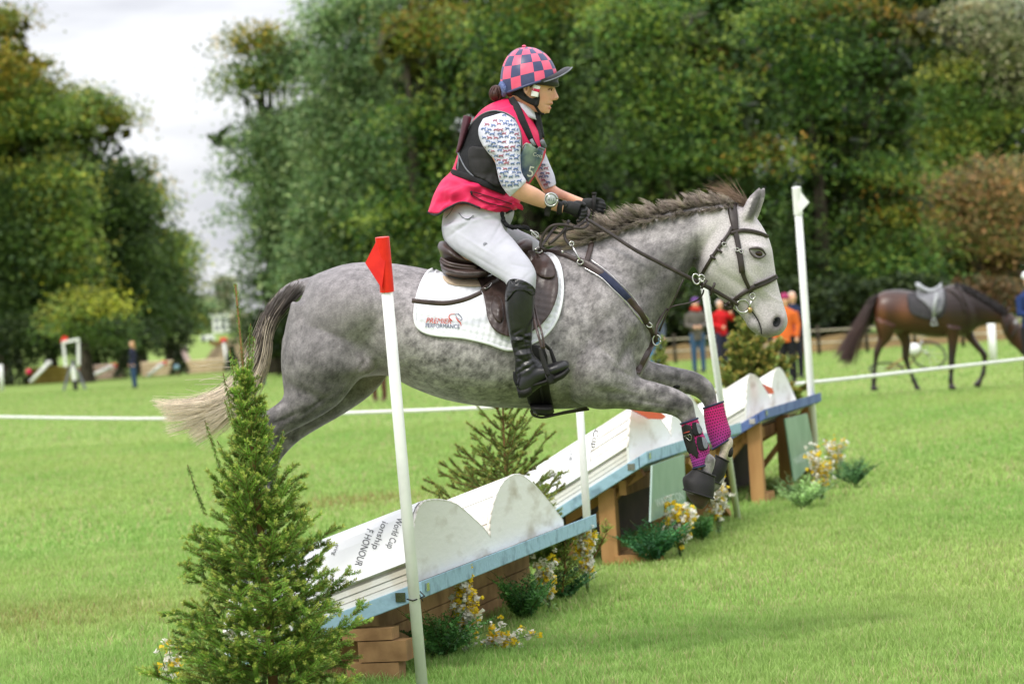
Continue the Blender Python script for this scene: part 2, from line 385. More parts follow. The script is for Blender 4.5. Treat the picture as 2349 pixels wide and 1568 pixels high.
# ================= SETTING =================
def patch(x, y):
    """slow variation of the turf over the field, 0..1"""
    return .5 + .5 * np.clip(.5 * np.sin(x * .9 + 1.3 * np.sin(y * .33)) + .4 * np.sin(y * .71 + x * .37 + 2) + .35 * np.sin(x * 2.3 - y * 1.1), -1, 1)
gm = bpy.data.materials.new('turf'); gm.use_nodes = True; t = gm.node_tree; ns = t.nodes; bs = ns['Principled BSDF']
tco = ns.new('ShaderNodeTexCoord'); prev = None
for sc_, c1, c2, p0, p1, fac, det in ((.35, (.21, .33, .085), (.27, .38, .11), .35, .65, 1, 3), (.11, (.18, .285, .068), (.30, .315, .10), .45, .68, .5, 5), (9, (.15, .23, .045), (.29, .39, .09), .3, .7, .5, 5), (60, (.11, .17, .035), (.31, .41, .11), .3, .7, .45, 3)):
    n1 = ns.new('ShaderNodeTexNoise'); n1.inputs['Scale'].default_value = sc_; n1.inputs['Detail'].default_value = det; t.links.new(tco.outputs['Object'], n1.inputs['Vector'])
    r1 = ns.new('ShaderNodeValToRGB'); r1.color_ramp.elements[0].position = p0; r1.color_ramp.elements[1].position = p1
    r1.color_ramp.elements[0].color = c1 + (1,); r1.color_ramp.elements[1].color = c2 + (1,); t.links.new(n1.outputs[0], r1.inputs[0])
    if prev is None: prev = r1.outputs[0]
    else:
        mm = ns.new('ShaderNodeMix'); mm.data_type = 'RGBA'; mm.inputs[0].default_value = fac; t.links.new(prev, mm.inputs[6]); t.links.new(r1.outputs[0], mm.inputs[7]); prev = mm.outputs[2]
t.links.new(prev, bs.inputs['Base Color']); bs.inputs['Roughness'].default_value = .9; bs.inputs['Specular IOR Level'].default_value = .1
bp = ns.new('ShaderNodeBump'); bp.inputs['Strength'].default_value = .6; bp.inputs['Distance'].default_value = .03; t.links.new(n1.outputs[0], bp.inputs['Height']); t.links.new(bp.outputs[0], bs.inputs['Normal'])
xs = np.concatenate([np.linspace(-2500, -60, 14), np.linspace(-50, 50, 41), np.linspace(60, 2500, 14)]); ys = np.concatenate([np.linspace(-200, -10, 6), np.linspace(0, 160, 65), np.linspace(180, 4000, 24)])
X, Y = np.meshgrid(xs, ys); Z = np.where(Y > 175, np.clip((Y - 175) / 300, 0, 1) ** 1.3 * 5.0, 0.0); nx_ = len(xs)
i_ = (np.arange(len(ys) - 1)[:, None] * nx_ + np.arange(nx_ - 1)[None]).ravel()
ground = quads(np.stack([X.ravel(), Y.ravel(), Z.ravel()], 1), np.stack([i_, i_ + 1, i_ + nx_ + 1, i_ + nx_], 1), None, 'ground', gm, smooth=True)
tag(ground, 'mown green field', None, kind='structure')

# grass blades: dense near the camera, coarser tufts further off
def blades(d0, d1, n, w, h, seed, nm):
    r = np.random.default_rng(seed); d = np.sqrt(r.uniform(d0 ** 2, d1 ** 2, n)); u = r.uniform(-.205, .205, n); x = d * u; y = d
    clump = np.sin(x * 9 + 2 * np.sin(y * 7)) * np.sin(y * 8.3 + 1.7 * np.sin(x * 6)); keep = r.uniform(-1, 1.6, n) < clump + .9; x, y, clump = x[keep], y[keep], clump[keep]; n = len(x)
    hh = h * r.uniform(.45, 1.25, n) * (1 + .25 * clump); a = r.uniform(0, 2 * np.pi, n); ln = r.uniform(.2, .9, n) * hh; b = a + r.normal(0, .5, n) + 1.5
    base = np.stack([x, y, np.zeros(n)], 1); wv = np.stack([np.cos(a), np.sin(a), np.zeros(n)], 1) * (w * r.uniform(.6, 1.3, n))[:, None] / 2
    mid = base + np.stack([np.cos(b) * ln * .35, np.sin(b) * ln * .35, hh * .6], 1); tip = base + np.stack([np.cos(b) * ln, np.sin(b) * ln, hh], 1)
    v = np.stack([base - wv, base + wv, mid + wv * .8, mid - wv * .8, tip], 1).reshape(-1, 3); k = np.arange(n) * 5
    f = np.concatenate([np.stack([k, k + 1, k + 2], 1), np.stack([k, k + 2, k + 3], 1), np.stack([k + 3, k + 2, k + 4], 1)])
    p = patch(x, y)[:, None]; c = np.array([.31, .51, .125]) * (1 - p) + np.array([.42, .56, .16]) * p
    pq = .5 + .5 * np.sin(x * 2.1 + 2.2 * np.sin(y * 1.7)) * np.sin(y * 2.6 + 1.5 * np.sin(x * 1.9)); dry = (r.uniform(0, 1, n) < .05 + .24 * pq ** 2)[:, None]; c = c * (.93 + .12 * pq[:, None]); c = np.where(dry, np.array([.52, .50, .24]), c)
    gx, gy = BARE.x, BARE.y; w1 = np.exp(-(((x - gx) / .75) ** 2 + ((y - gy) / .9) ** 2))[:, None] * r.uniform(0, 1, n)[:, None]
    w2 = np.exp(-(((x + 3.3) / 1.6) ** 2 + ((y - 16.5) / 1.0) ** 2))[:, None] * r.uniform(0, .8, n)[:, None]
    w1 = np.clip(w1 * 1.3 + w2, 0, .85); c = c * (1 - w1) + np.array([.36, .24, .10]) * w1
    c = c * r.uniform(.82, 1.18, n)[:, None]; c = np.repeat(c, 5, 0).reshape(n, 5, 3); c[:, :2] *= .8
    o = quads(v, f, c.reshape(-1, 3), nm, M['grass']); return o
BARE = G(795, 1152)
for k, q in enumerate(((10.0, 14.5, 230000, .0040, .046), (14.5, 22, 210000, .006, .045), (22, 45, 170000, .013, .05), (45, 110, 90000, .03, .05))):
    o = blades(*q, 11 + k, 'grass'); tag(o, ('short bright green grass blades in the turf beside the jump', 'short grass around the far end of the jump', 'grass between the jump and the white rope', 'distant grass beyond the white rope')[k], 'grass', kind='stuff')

# ---------- trees ----------
PAL = dict(  # leaf colours; haze has distance haze mixed into the colour

    olive=[(.075, .13, .026), (.12, .17, .034), (.05, .09, .02), (.20, .20, .03)],
    gold=[(.19, .16, .02), (.11, .13, .022), (.24, .17, .02), (.07, .10, .02), (.10, .12, .02)],
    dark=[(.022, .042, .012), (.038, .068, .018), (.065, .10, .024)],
    grey=[(.12, .18, .075), (.085, .145, .055), (.19, .24, .10), (.06, .10, .04)],
    beech=[(.034, .078, .015), (.060, .115, .020), (.15, .19, .03), (.018, .042, .011)],
    beechy=[(.07, .11, .015), (.14, .14, .018), (.06, .09, .015), (.045, .08, .015), (.19, .11, .016)],
    brown=[(.21, .125, .05), (.12, .10, .04), (.28, .16, .07), (.08, .10, .03)],
    pale=[(.24, .23, .13), (.17, .19, .09), (.11, .14, .06), (.3, .27, .17)],
    haze=[(.19, .21, .15), (.14, .17, .10), (.24, .22, .15)],
    lime=[(.24, .24, .022), (.19, .2, .03), (.12, .15, .02)])
def tree(name, label, blobs, D, tx, leaf=.30, dens=1.0, group='broadleaf trees around the field', trunk_r=.35, seed=0, tilt=0.0, base_h=0.0, lean=0):
    """blobs: (x, y, rx, ry, palette[, depth radius m]) on the picture grid at distance D"""
    r = np.random.default_rng(seed + 100); s = F / D; base = GD(tx, D); root = thing(name, label, 'tree', base, group)
    Cs, Sz, Cl = [], [], []; mb = MB(); tops = []
    for bl in blobs:
        x, y, rx, ry, pal = bl[:5]; c = np.array(P(x, y, D)); ax, az = rx / s, ry / s; ay = bl[5] if len(bl) > 5 else min(ax, 4.0); tops.append((c, ax, az))
        area = ax * az * 3.14; ncl = int(np.clip(area * 11 * dens, 12, 3000)); q = r.normal(size=(ncl, 3)); q /= np.linalg.norm(q, axis=1, keepdims=True)
        rad = .93 * r.uniform(.12, 1.0, ncl) ** .5; q *= rad[:, None]; q[:, 1] = -np.abs(q[:, 1]) * .9 + .25 * r.uniform(0, 1, ncl)
        cc = c + q[:, :1] * aRT * ax + q[:, 1:2] * aFW * ay + q[:, 2:] * aUP * az; palc = np.array(PAL[pal])
        bough = np.array([noise.noise(Vector((p_[0] * .30, p_[1] * .30, p_[2] * .50))) + .45 * noise.noise(Vector((p_[0] * .95, p_[1] * .9, p_[2] * 1.3))) for p_ in cc])
        for k in range(ncl):
            if name != 'wood_tree' and bough[k] < (.06 if 'beech' in name or 'orange' in label else -.45 if 'pale leafed' in label or 'grey green' in label else -.12) and (q[k] ** 2).sum() > .12: continue
            m = int(r.integers(24, 50) * (.3 / leaf) ** 1.2); sp = r.uniform(.5, 1.25); pts = np.clip(r.normal(size=(m, 3)), -1.5, 1.5) * np.array([sp, sp, sp * .30]); outw = q[k, 0] * aRT
            pts[:, 2] -= (pts[:, 0] * outw[0] + pts[:, 1] * outw[1]) * .35
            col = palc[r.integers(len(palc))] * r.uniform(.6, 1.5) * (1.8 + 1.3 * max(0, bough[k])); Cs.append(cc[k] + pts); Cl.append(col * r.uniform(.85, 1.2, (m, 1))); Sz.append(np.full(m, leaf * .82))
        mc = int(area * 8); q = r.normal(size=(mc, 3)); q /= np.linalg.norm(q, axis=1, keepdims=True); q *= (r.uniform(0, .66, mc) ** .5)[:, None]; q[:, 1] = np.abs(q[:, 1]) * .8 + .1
        Cs.append(c + q[:, :1] * aRT * ax + q[:, 1:2] * aFW * ay + q[:, 2:] * aUP * az); Cl.append(palc.mean(0) * r.uniform(.35, .7, (mc, 1))); Sz.append(np.full(mc, 1.0))  # inner leaves darkened: shade inside the crown put into their colour
    C = np.concatenate(Cs); ok = C[:, 2] > .25; C = C[ok]; Cc = np.concatenate(Cl)[ok]; Sz = np.concatenate(Sz)[ok]
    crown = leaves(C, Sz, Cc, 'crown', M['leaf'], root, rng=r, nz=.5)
    top = max(c[2] for c, _, _ in tops); b = Vector(base); h = top - b.z; lx = lean
    tp = [b + Vector((0, 0, -.2)), b + Vector((.05 * h * lx * .3, 0, h * .25)), b + Vector((.05 * h * lx, .3, h * .6)), Vector((tops[0][0][0], b.y + .4, top))]
    mb.tube(catmull([tuple(q) for q in tp], 4), np.interp(np.linspace(0, 1, 13), [0, .1, 1], [trunk_r * 1.5, trunk_r, .06]), 9)
    for c, ax, az in tops:
        for _ in range(3):
            z0 = b.z + h * r.uniform(.22, .6); st = b + Vector((.05 * h * lx * .5, 0, z0 - b.z)); en = Vector(c) + Vector((r.uniform(-.6, .6) * ax, r.uniform(-1, 1), r.uniform(-.4, .5) * az)); st.y += 1.2; en.y += 1.2; mi = st.lerp(en, .5) + Vector((0, 0, .5))
            mb.tube(catmull([tuple(st), tuple(mi), tuple(en)], 3), np.linspace(trunk_r * .28, .02, 7), 6)
    mb.build('trunk', M['bark'], root); return root
TREES = [
 ('broadleaf_tree', 'tall golden topped tree at the left edge of the photo', [(-40, 130, 150, 120, 'gold'), (20, 60, 55, 50, 'gold'), (60, 260, 110, 130, 'olive'), (-40, 330, 150, 150, 'olive'), (110, 420, 90, 130, 'olive'), (20, 500, 150, 130, 'dark'), (40, 660, 150, 130, 'dark'), (150, 580, 60, 110, 'olive'), (55, 170, 70, 60, 'gold')], 138, 10, .31, 1.3, 1),
 ('broadleaf_tree', 'tall dark tree with yellowing top, second from the left edge', [(205, 235, 62, 50, 'olive'), (245, 290, 60, 70, 'gold'), (170, 300, 70, 80, 'olive'), (250, 420, 80, 120, 'dark'), (190, 500, 100, 120, 'dark'), (290, 540, 70, 110, 'dark'), (210, 660, 120, 110, 'dark'), (300, 700, 90, 90, 'dark')], 146, 215, .31, 1.5, 2),
 ('broadleaf_tree', 'narrow tree sloping down towards the gap, olive and gold', [(322, 410, 30, 50, 'gold'), (340, 480, 40, 70, 'olive'), (320, 600, 70, 110, 'dark'), (370, 560, 32, 60, 'olive'), (370, 700, 60, 90, 'dark'), (300, 520, 40, 60, 'dark')], 152, 325, .31, 1.6, 3),
 ('broadleaf_tree', 'lower rounded green tree at the edge of the open gap', [(392, 570, 40, 46, 'olive'), (400, 640, 36, 60, 'olive'), (380, 700, 46, 80, 'dark'), (405, 720, 26, 60, 'olive')], 160, 395, .31, 1.7, 4),
 ('young_tree', 'small yellow green tree in front of the dark trunks at left', [(200, 680, 34, 26, 'lime'), (236, 705, 22, 30, 'lime'), (170, 730, 50, 60, 'olive'), (250, 760, 50, 50, 'dark')], 128, 200, .24, .7, 5),
 ('broadleaf_tree', 'pale leafed tree with drooping side boughs, left side of the gap in the middle', [(595, 100, 66, 42, 'gold'), (670, 150, 80, 80, 'grey'), (570, 190, 52, 60, 'olive'), (515, 318, 38, 20, 'grey'), (620, 300, 76, 90, 'grey'), (552, 400, 30, 20, 'grey'), (660, 430, 84, 100, 'grey'), (575, 482, 30, 24, 'grey'), (640, 570, 66, 80, 'grey'), (700, 330, 80, 120, 'grey'), (615, 660, 44, 60, 'dark'), (680, 560, 80, 120, 'grey'), (615, 750, 40, 60, 'dark')], 118, 640, .25, 1.7, 6),
 ('broadleaf_tree', 'grey green tree whose top leaves the photo above the horse rump', [(770, 50, 60, 70, 'grey'), (800, 160, 90, 90, 'grey'), (760, 280, 80, 100, 'grey'), (840, 330, 90, 110, 'grey'), (780, 450, 90, 110, 'grey'), (860, 540, 90, 110, 'beech'), (740, 620, 90, 110, 'grey'), (830, 690, 110, 90, 'dark'), (830, 10, 80, 80, 'grey')], 112, 800, .25, 1.4, 7),
 ('broadleaf_tree', 'tree with bright orange and yellow leaves behind the rider back', [(930, 120, 85, 100, 'beechy'), (1000, 30, 90, 80, 'beechy'), (960, 260, 90, 80, 'beech'), (1000, 380, 100, 110, 'beech'), (930, 500, 90, 110, 'beech'), (1040, 170, 90, 90, 'beech'), (960, 620, 110, 110, 'dark'), (1060, 520, 80, 120, 'beech'), (1050, 650, 90, 80, 'dark')], 104, 980, .23, 1.05, 8),
 ('beech_tree', 'large dark beech directly behind the rider', [(1180, 70, 130, 110, 'beech'), (1150, 230, 110, 120, 'beech'), (1290, 160, 110, 130, 'dark'), (1340, 300, 110, 130, 'dark'), (1180, 400, 110, 130, 'beech'), (1320, 450, 120, 120, 'dark'), (1160, 580, 120, 110, 'dark'), (1300, 640, 130, 110, 'dark'), (1230, -10, 140, 70, 'beechy')], 98, 1230, .21, 1.05, 9),
 ('beech_tree', 'spreading beech with yellow tipped sprays above the horse head', [(1480, 50, 120, 90, 'beech'), (1420, 180, 90, 100, 'dark'), (1600, 100, 100, 90, 'beechy'), (1540, 210, 110, 90, 'beech'), (1650, 240, 100, 90, 'beech'), (1600, 350, 120, 90, 'beech'), (1740, 360, 80, 70, 'beechy'), (1480, 360, 100, 100, 'dark'), (1740, 470, 110, 90, 'beech'), (1560, 480, 120, 80, 'beech'), (1640, 590, 130, 80, 'dark'), (1480, 600, 120, 110, 'dark')], 94, 1560, .20, 1.1, 10),
 ('beech_tree', 'huge beech with orange flecks, left of the brown tree on the right', [(1800, 40, 110, 80, 'beech'), (1950, 20, 120, 70, 'beechy'), (1860, 150, 110, 90, 'beech'), (2010, 140, 100, 100, 'beech'), (1900, 280, 120, 100, 'beech'), (2060, 270, 60, 100, 'beech'), (1840, 400, 100, 90, 'beech'), (1990, 410, 110, 90, 'beech'), (2060, 480, 80, 80, 'beechy'), (1900, 520, 130, 80, 'beech'), (2070, 590, 70, 80, 'beech'), (1960, 640, 150, 80, 'beech'), (1800, 600, 110, 110, 'dark'), (2110, 60, 50, 70, 'beechy')], 98, 1900, .21, 1.05, 11),
 ('broadleaf_tree', 'pale olive tree filling the top right corner', [(2230, 60, 90, 90, 'pale'), (2320, 130, 80, 110, 'pale'), (2180, 200, 90, 110, 'olive'), (2290, 280, 90, 90, 'olive'), (2200, 340, 90, 90, 'olive'), (2330, 20, 60, 60, 'haze')], 116, 2250, .23, 1.0, 12),
 ('copper_beech', 'brown and copper leaved tree behind the bay horse', [(2190, 440, 70, 80, 'brown'), (2280, 420, 90, 80, 'brown'), (2230, 540, 90, 80, 'brown'), (2330, 520, 70, 90, 'brown'), (2170, 600, 70, 80, 'olive'), (2290, 640, 100, 80, 'brown'), (2180, 690, 80, 60, 'dark')], 102, 2250, .21, 1.05, 13),
 # row standing deeper in the wood, its shade put into the leaf colour
 ('wood_tree', 'dark tree deep in the wood behind the rider legs', [(900, 350, 190, 200, 'dark'), (1050, 600, 210, 160, 'dark'), (850, 650, 180, 130, 'dark'), (1020, 120, 200, 160, 'dark'), (980, -120, 240, 160, 'dark')], 122, 960, .5, 1.3, 14),
 ('wood_tree', 'dark tree deep in the wood behind the rider helmet', [(1300, 200, 210, 220, 'dark'), (1300, 560, 230, 180, 'dark'), (1500, 380, 200, 200, 'dark'), (1330, -80, 260, 180, 'dark')], 116, 1380, .5, 1.3, 15),
 ('wood_tree', 'dark tree deep in the wood behind the horse head', [(1650, 200, 220, 220, 'dark'), (1700, 560, 240, 180, 'dark'), (1680, -60, 260, 180, 'dark'), (1500, -90, 200, 160, 'dark')], 114, 1680, .5, 1.3, 16),
 ('wood_tree', 'dark tree deep in the wood above the bay horse', [(1980, 200, 220, 220, 'dark'), (2000, 560, 240, 180, 'dark'), (2250, 500, 190, 220, 'dark'), (2250, 200, 150, 220, 'dark'), (2020, -60, 260, 180, 'dark'), (2160, 330, 150, 150, 'dark')], 126, 2050, .5, 1.3, 17),
 ('wood_tree', 'dark tree in shade behind the left hand trees', [(60, 400, 170, 230, 'dark'), (100, 650, 190, 170, 'dark'), (270, 620, 130, 170, 'dark')], 162, 120, .5, 1.1, 18),
 # far end of the gap
 ('far_tree', 'hazy pale tree closing the far end of the gap', [(515, 665, 30, 35, 'haze'), (470, 700, 34, 30, 'haze'), (500, 715, 46, 36, 'haze')], 420, 500, .8, 2.2, 19),
 ('far_tree', 'dark rounded far tree beside the white control tower', [(458, 715, 30, 30, 'grey'), (440, 735, 30, 30, 'grey'), (545, 735, 30, 30, 'haze')], 330, 455, .6, 2.0, 20)]
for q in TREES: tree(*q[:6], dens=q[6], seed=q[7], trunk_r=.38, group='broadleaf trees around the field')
# dark shrubs that close the foot of the wood
def shrub(x, y, rx, ry, D, pal, label, sd): 
    r = np.random.default_rng(sd); s = F / D; c = np.array(P(x, y, D)); n = int(1400 * rx * ry / 2500); q = r.normal(size=(n, 3)); q /= np.linalg.norm(q, axis=1, keepdims=True); q *= r.uniform(.5, 1.05, (n, 1))
    C = c + q * np.array([rx / s, 1.2, ry / s]); ok = C[:, 2] > .05; pc = np.array(PAL[pal]); col = pc[r.integers(len(pc), size=n)] * r.uniform(.6, 1.4, (n, 1))
    root = thing('shrub', label, 'shrub', GD(x, D), 'dark shrubs along the foot of the wood'); leaves(C[ok], .24, col[ok], 'foliage', M['leaf'], root, rng=r)
    mb = MB(); b = GD(x, D)
    for k in range(4): mb.tube([b, b + Vector((r.uniform(-1, 1), r.uniform(-.3, .3), max(.5, c[2])))], [.05, .02], 5)
    mb.build('stem', M['bark'], root)
for k, q in enumerate([(640, 760, 90, 60, 108, 'dark', 'dark shrub at the wood edge just left of the horse rump'), (1500, 740, 120, 60, 92, 'dark', 'dark shrub seen under the grey horse neck'), (1660, 720, 120, 70, 91, 'dark', 'dark shrub behind the walkers under the bridle'), (1800, 710, 120, 75, 90, 'dark', 'dark shrub behind the orange coat'), (1930, 700, 110, 70, 92, 'dark', 'dark shrub left of the bay horse tail'), (2080, 690, 120, 65, 95, 'dark', 'dark shrub over the bay horse back'), (2250, 690, 120, 60, 96, 'brown', 'russet shrub over the bay horse neck'), (60, 780, 120, 60, 134, 'dark', 'dark shrub left of the white arch jump'), (250, 780, 130, 60, 140, 'dark', 'dark shrub behind the woman in the distance'), (390, 770, 60, 50, 150, 'dark', 'dark shrub right of the woman in the distance')]): shrub(*q, 50 + k)
bank = MB(); pts = []
for k in range(41):
    x = 1380 + k * 28; b = GD(x, 88); pts.append(b)
r_ = random.Random(3)
v = []; f = []
for i, b in enumerate(pts):
    h = .3 + .12 * abs(math.sin(i * .7)) + r_.uniform(0, .1)
    for (dy, z) in ((-2.5, -.02), (-1, h * .6), (.5, h), (3, h * .9), (6, -.02)): v.append((b.x, b.y + dy, z))
for i in range(len(pts) - 1):
    for j in range(4): a = i * 5 + j; f.append((a, a + 5, a + 6, a + 1))
bank.add(v, f); ob = bank.build('leaf_litter_bank', mat('leaf_litter', (.12, .085, .035), (.22, .15, .06), 1.2, .9, .1, .5, 8)); tag(ob, 'low bank of brown fallen leaves along the edge of the wood', kind='structure')
# ================= THE JUMP: three open books on timber frames =================
g0, g1 = G(971, 1552), G(1753, 1155); TJ = (g1 - g0).normalized(); NJ = Vector((-TJ.y, TJ.x, 0)); nJ = -NJ; ZZ = Vector((0, 0, 1))
def fpt(x, y, n=0.0):
    """picture point -> (t, h) on the upright plane through the front foot of the jump, shifted n to the take-off side"""
    r = FW + RT * ((x - CX) / F) + UP * ((CY - y) / F); o = g0 + NJ * n; k = (o - CAM).dot(NJ) / r.dot(NJ); p = CAM + r * k; return (p - g0).dot(TJ), p.z
PROF = [(928, 1303), (936, 1240), (945, 1190), (960, 1165), (980, 1157.5), (1010, 1157), (1046, 1166.5), (1083, 1195), (1112, 1220), (1127, 1239), (1126, 1208), (1134, 1166), (1150, 1125), (1172, 1101), (1198, 1094), (1224, 1108), (1250, 1133), (1279, 1166), (1303, 1196)]
tA, hA = fpt(961, 1345); tB, hB = fpt(1360, 1185)
PF = [(fpt(*q)[0] - tA, fpt(*q)[1] - hA) for q in PROF]; tmin = PF[0][0]; PF = [(a - tmin, b) for a, b in PF]; tA += tmin
for i in range(1, len(PF)): PF[i] = (max(PF[i][0], PF[i - 1][0] + .004), PF[i][1])
LB = tB - tA; SP = PF[-1][0]
def book(label, near, far, slope, L, cov, dark, panel_n, scale=1.0, words=(), inset=0.0):
    t0, h0 = fpt(*near, n=-.05); t1, h1 = fpt(*far, n=-.05); h0 = (h0 + h1) / 2; tanv = math.tan(math.radians(slope)); k = (t1 - t0) / LB
    B = lambda t, n, h: g0 + TJ * (t0 + t) + NJ * n + ZZ * (h0 + h - n * tanv)
    jt = thing('book_jump', label, 'jump', g0 + TJ * t0, 'book shaped tables of the jump')
    # cover slab with painted edge boards
    def slab(mb, ta, tb, na, nb, ha, hb, mi=0):
        V = [B(t, n, h) for t in (ta, tb) for n in (na, nb) for h in (ha, hb)]; mb.add(V, [(0, 1, 3, 2), (4, 6, 7, 5), (0, 4, 5, 1), (2, 3, 7, 6), (0, 2, 6, 4), (1, 5, 7, 3)], mi)
    T1 = t1 - t0
    mb = MB(); slab(mb, .03, T1, -.02, L, -.055, -.004); mb.build('cover_board', M['plywood'], jt, False)
    mb = MB(); slab(mb, -.02, T1, -.07, -.022, -.075, .0); mb.build('front_edge_board', cov, jt, False, .004)
    mb = MB(); slab(mb, -.02, .028, -.018, L, -.075, .0); mb.build('side_edge_board', cov, jt, False, .004)
    mb = MB(); c_ = B(.0, .03, -.035); mb.box(c_ + TJ * -.022 + ZZ * .0, (.045, .008, .04), Matrix((NJ, TJ, ZZ)).transposed()); c2 = B(.05, -.075, -.035); mb.box(c2, (.006, .045, .035), Matrix((NJ, TJ, ZZ)).transposed()); mb.each('corner_bracket', M['steel'], jt, False)
    # profile with planks
    B0, L0 = B, L; B = lambda t, n, h: B0(t, n + inset, h); L = L - inset
    vi = min(range(6, 14), key=lambda i: PF[i][1]); pf = [tuple(q) for q in catmull(PF[:vi + 1], 2)] + [tuple(q) for q in catmull(PF[vi:], 2)][1:]
    pf = [(a * k, b * scale) for a, b in pf]; pl = []; acc = []
    for i in range(len(pf) - 1):
        a, b = Vector((*pf[i], 0)), Vector((*pf[i + 1], 0)); m = max(1, round((b - a).length / .085))
        for j in range(m): acc.append((a.lerp(b, j / m), a.lerp(b, (j + 1) / m)))
    mb = MB()
    for a, b in acc:
        d = (b - a).normalized(); nrm = Vector((-d.y, d.x, 0)); a2, b2 = a + d * .003, b - d * .003; lo = random.uniform(0, .02); j_ = random.uniform(-.004, .003); V = []
        for q in (a2, b2):
            for (nn_, th) in ((.0, j_), (.0, -.016), (L - lo, j_), (L - lo, -.016)): V.append(B(q.x + nrm.x * th, nn_, q.y + nrm.y * th))
        mb.add(V, [(0, 2, 6, 4), (1, 5, 7, 3), (0, 4, 5, 1), (2, 3, 7, 6), (0, 1, 3, 2), (4, 6, 7, 5)])
    for z0 in (.012, .040, .068): slab(mb, .008 + random.uniform(0, .006), .05, .0, L, z0 - .012, z0 + .013)
    slab(mb, .03, .06, 0, L, 0, pf[0][1] - .005)
    mb.build('page_planks', M['plank'], jt, False)
    # hump-shaped end board
    mb = MB(); out = [(.004, .002)] + [(a + .001, b - .001) for a, b in pf] + [(pf[-1][0] + .01, .002)]; n_ = len(out); V = [B(t, -.016, h) for t, h in out] + [B(t, -.001, h) for t, h in out]
    tri = geometry.tessellate_polygon([[Vector((t, h, 0)) for t, h in out]]); mb.add(V, [tuple(q) for q in tri] + [tuple(reversed([i + n_ for i in q])) for q in tri] + [(i, (i + 1) % n_, (i + 1) % n_ + n_, i + n_) for i in range(n_)])
    mb.build('end_board', M['plywood'], jt, False)
    mb = MB()        # rim of filler along the curve
    for i in range(len(pf) - 1):
        mb.tube([B(pf[i][0], -.012, pf[i][1] - .004), B(pf[i + 1][0], -.012, pf[i + 1][1] - .004)], .006, 6)
    mb.build('curved_rim', M['plank'], jt)
    # printed page panel over the near hump
    pp = pf[:9]; mb = MB(); V = []; pn0 = panel_n
    for a, b in pp: V += [B(a - .006, pn0, b + .003), B(a - .006, L - .02, b + .003)]
    mb.add(V, [(i * 2, i * 2 + 1, i * 2 + 3, i * 2 + 2) for i in range(len(pp) - 1)]); V2 = [v + TJ * .004 for v in V]; mb.add(V2, [(i * 2 + 2, i * 2 + 3, i * 2 + 1, i * 2) for i in range(len(pp) - 1)])
    pan = mb.build('page_panel', M['page'], jt, False); TPn = bvh(pan)
    if words:
        mb = MB()
        for w in words: text_on(mb, *w, TPn, .004)
        mb.each('lettering', mat('grey_ink', (.07, .07, .08), (.13, .13, .14), 20, .6), pan)
    B, L = B0, L0
    # timber frame
    def post(t, n, w=.095, m_='timber', nm='post', lean=0):
        top = B(t, n, -.06); bot = Vector((top.x, top.y, -.05)) + TJ * lean; mb = MB(); mb.beam(bot, top, w, w, TJ); return mb.build(nm, M[m_], jt, False, .003)
    PN = .22 if near[0] < 1600 else .04
    if not dark:
        for t in (.12, T1 * .5, T1 - .12): post(t, PN, .105); post(t + .12, PN + .03, .04, 'timber', 'strut')
        for t in (.18, T1 - .12):
            a = B(t, .05, -.07); mb = MB(); mb.beam(a, Vector(B(t, .55, 0)).xy.to_3d() + ZZ * .03, .045, .09, TJ); mb.build('brace', M['timber'], jt, False)
            mb = MB(); b2 = B(t, .0, -.1); e2 = B(t, L - .05, -.1); mb.beam(b2, e2, .05, .09, TJ); mb.build('joist', M['timber'], jt, False)
        mb = MB(); a = B(.1, .12, -.12); b = B(T1 - .05, .12, -.12); mb.beam(a, b, .045, .09); mb.build('rail', M['timber'], jt, False)
        mb = MB(); a = B(T1 * .5, .05, -.1); b = B(T1 - .25, .05, 0); b.z = .05; mb.beam(a, b, .04, .09, NJ); mb.build('brace', M['timber'], jt, False)
        mb = MB(); a = B(.1, PN, 0); b = B(.6, PN, 0); a.z = b.z = .035; mb.beam(a, b, .10, .07); mb.build('foot_rail', M['timber'], jt, False)
        mb = MB(); a = B(.05, .5, 0); b = B(T1, .5, 0); a.z = b.z = 0; hz = (h0 - .5 * tanv) * .85; mb.add([a, b, b + ZZ * hz, a + ZZ * hz, a + NJ * .03, b + NJ * .03, b + NJ * .03 + ZZ * hz, a + NJ * .03 + ZZ * hz], [(0, 1, 2, 3), (7, 6, 5, 4), (0, 4, 5, 1), (3, 2, 6, 7)]); mb.build('under_shade_board', mat('under_shade_black', (.03, .02, .015), (.05, .035, .025), 6, .8), jt, False)  # near-black sheet: shade under the table put into its colour
    else:
        mb = MB()
        for i in range(4):
            z = .03 + i * .088; 
            if z > h0 - .12: break
            slab2 = [g0 + TJ * (t0 + t) + NJ * n + ZZ * zz for t in (.10 + .02 * (i % 2), T1 - .05) for n in (.32, .36) for zz in (z - .04, z + .043)]; mb.add(slab2, [(0, 1, 3, 2), (4, 6, 7, 5), (0, 4, 5, 1), (2, 3, 7, 6), (0, 2, 6, 4), (1, 5, 7, 3)])
        mb.each('skirt_board', M['timberdk'], jt, False); mb = MB()
        for i, (na, nb_) in enumerate(((.06, .30), (.02, .24), (.08, .31))):
            z = .045 + i * .095; zt = min(z + .045, h0 - .08 - nb_ * tanv); V = [g0 + TJ * (t0 + t) + NJ * n + ZZ * zz for t in (-.02, .09) for n in (na, nb_) for zz in (z - .045, zt)]; mb.add(V, [(0, 1, 3, 2), (4, 6, 7, 5), (0, 4, 5, 1), (2, 3, 7, 6), (0, 2, 6, 4), (1, 5, 7, 3)])
        mb.each('timber_block', M['timberdk'], jt, False); mb = MB()
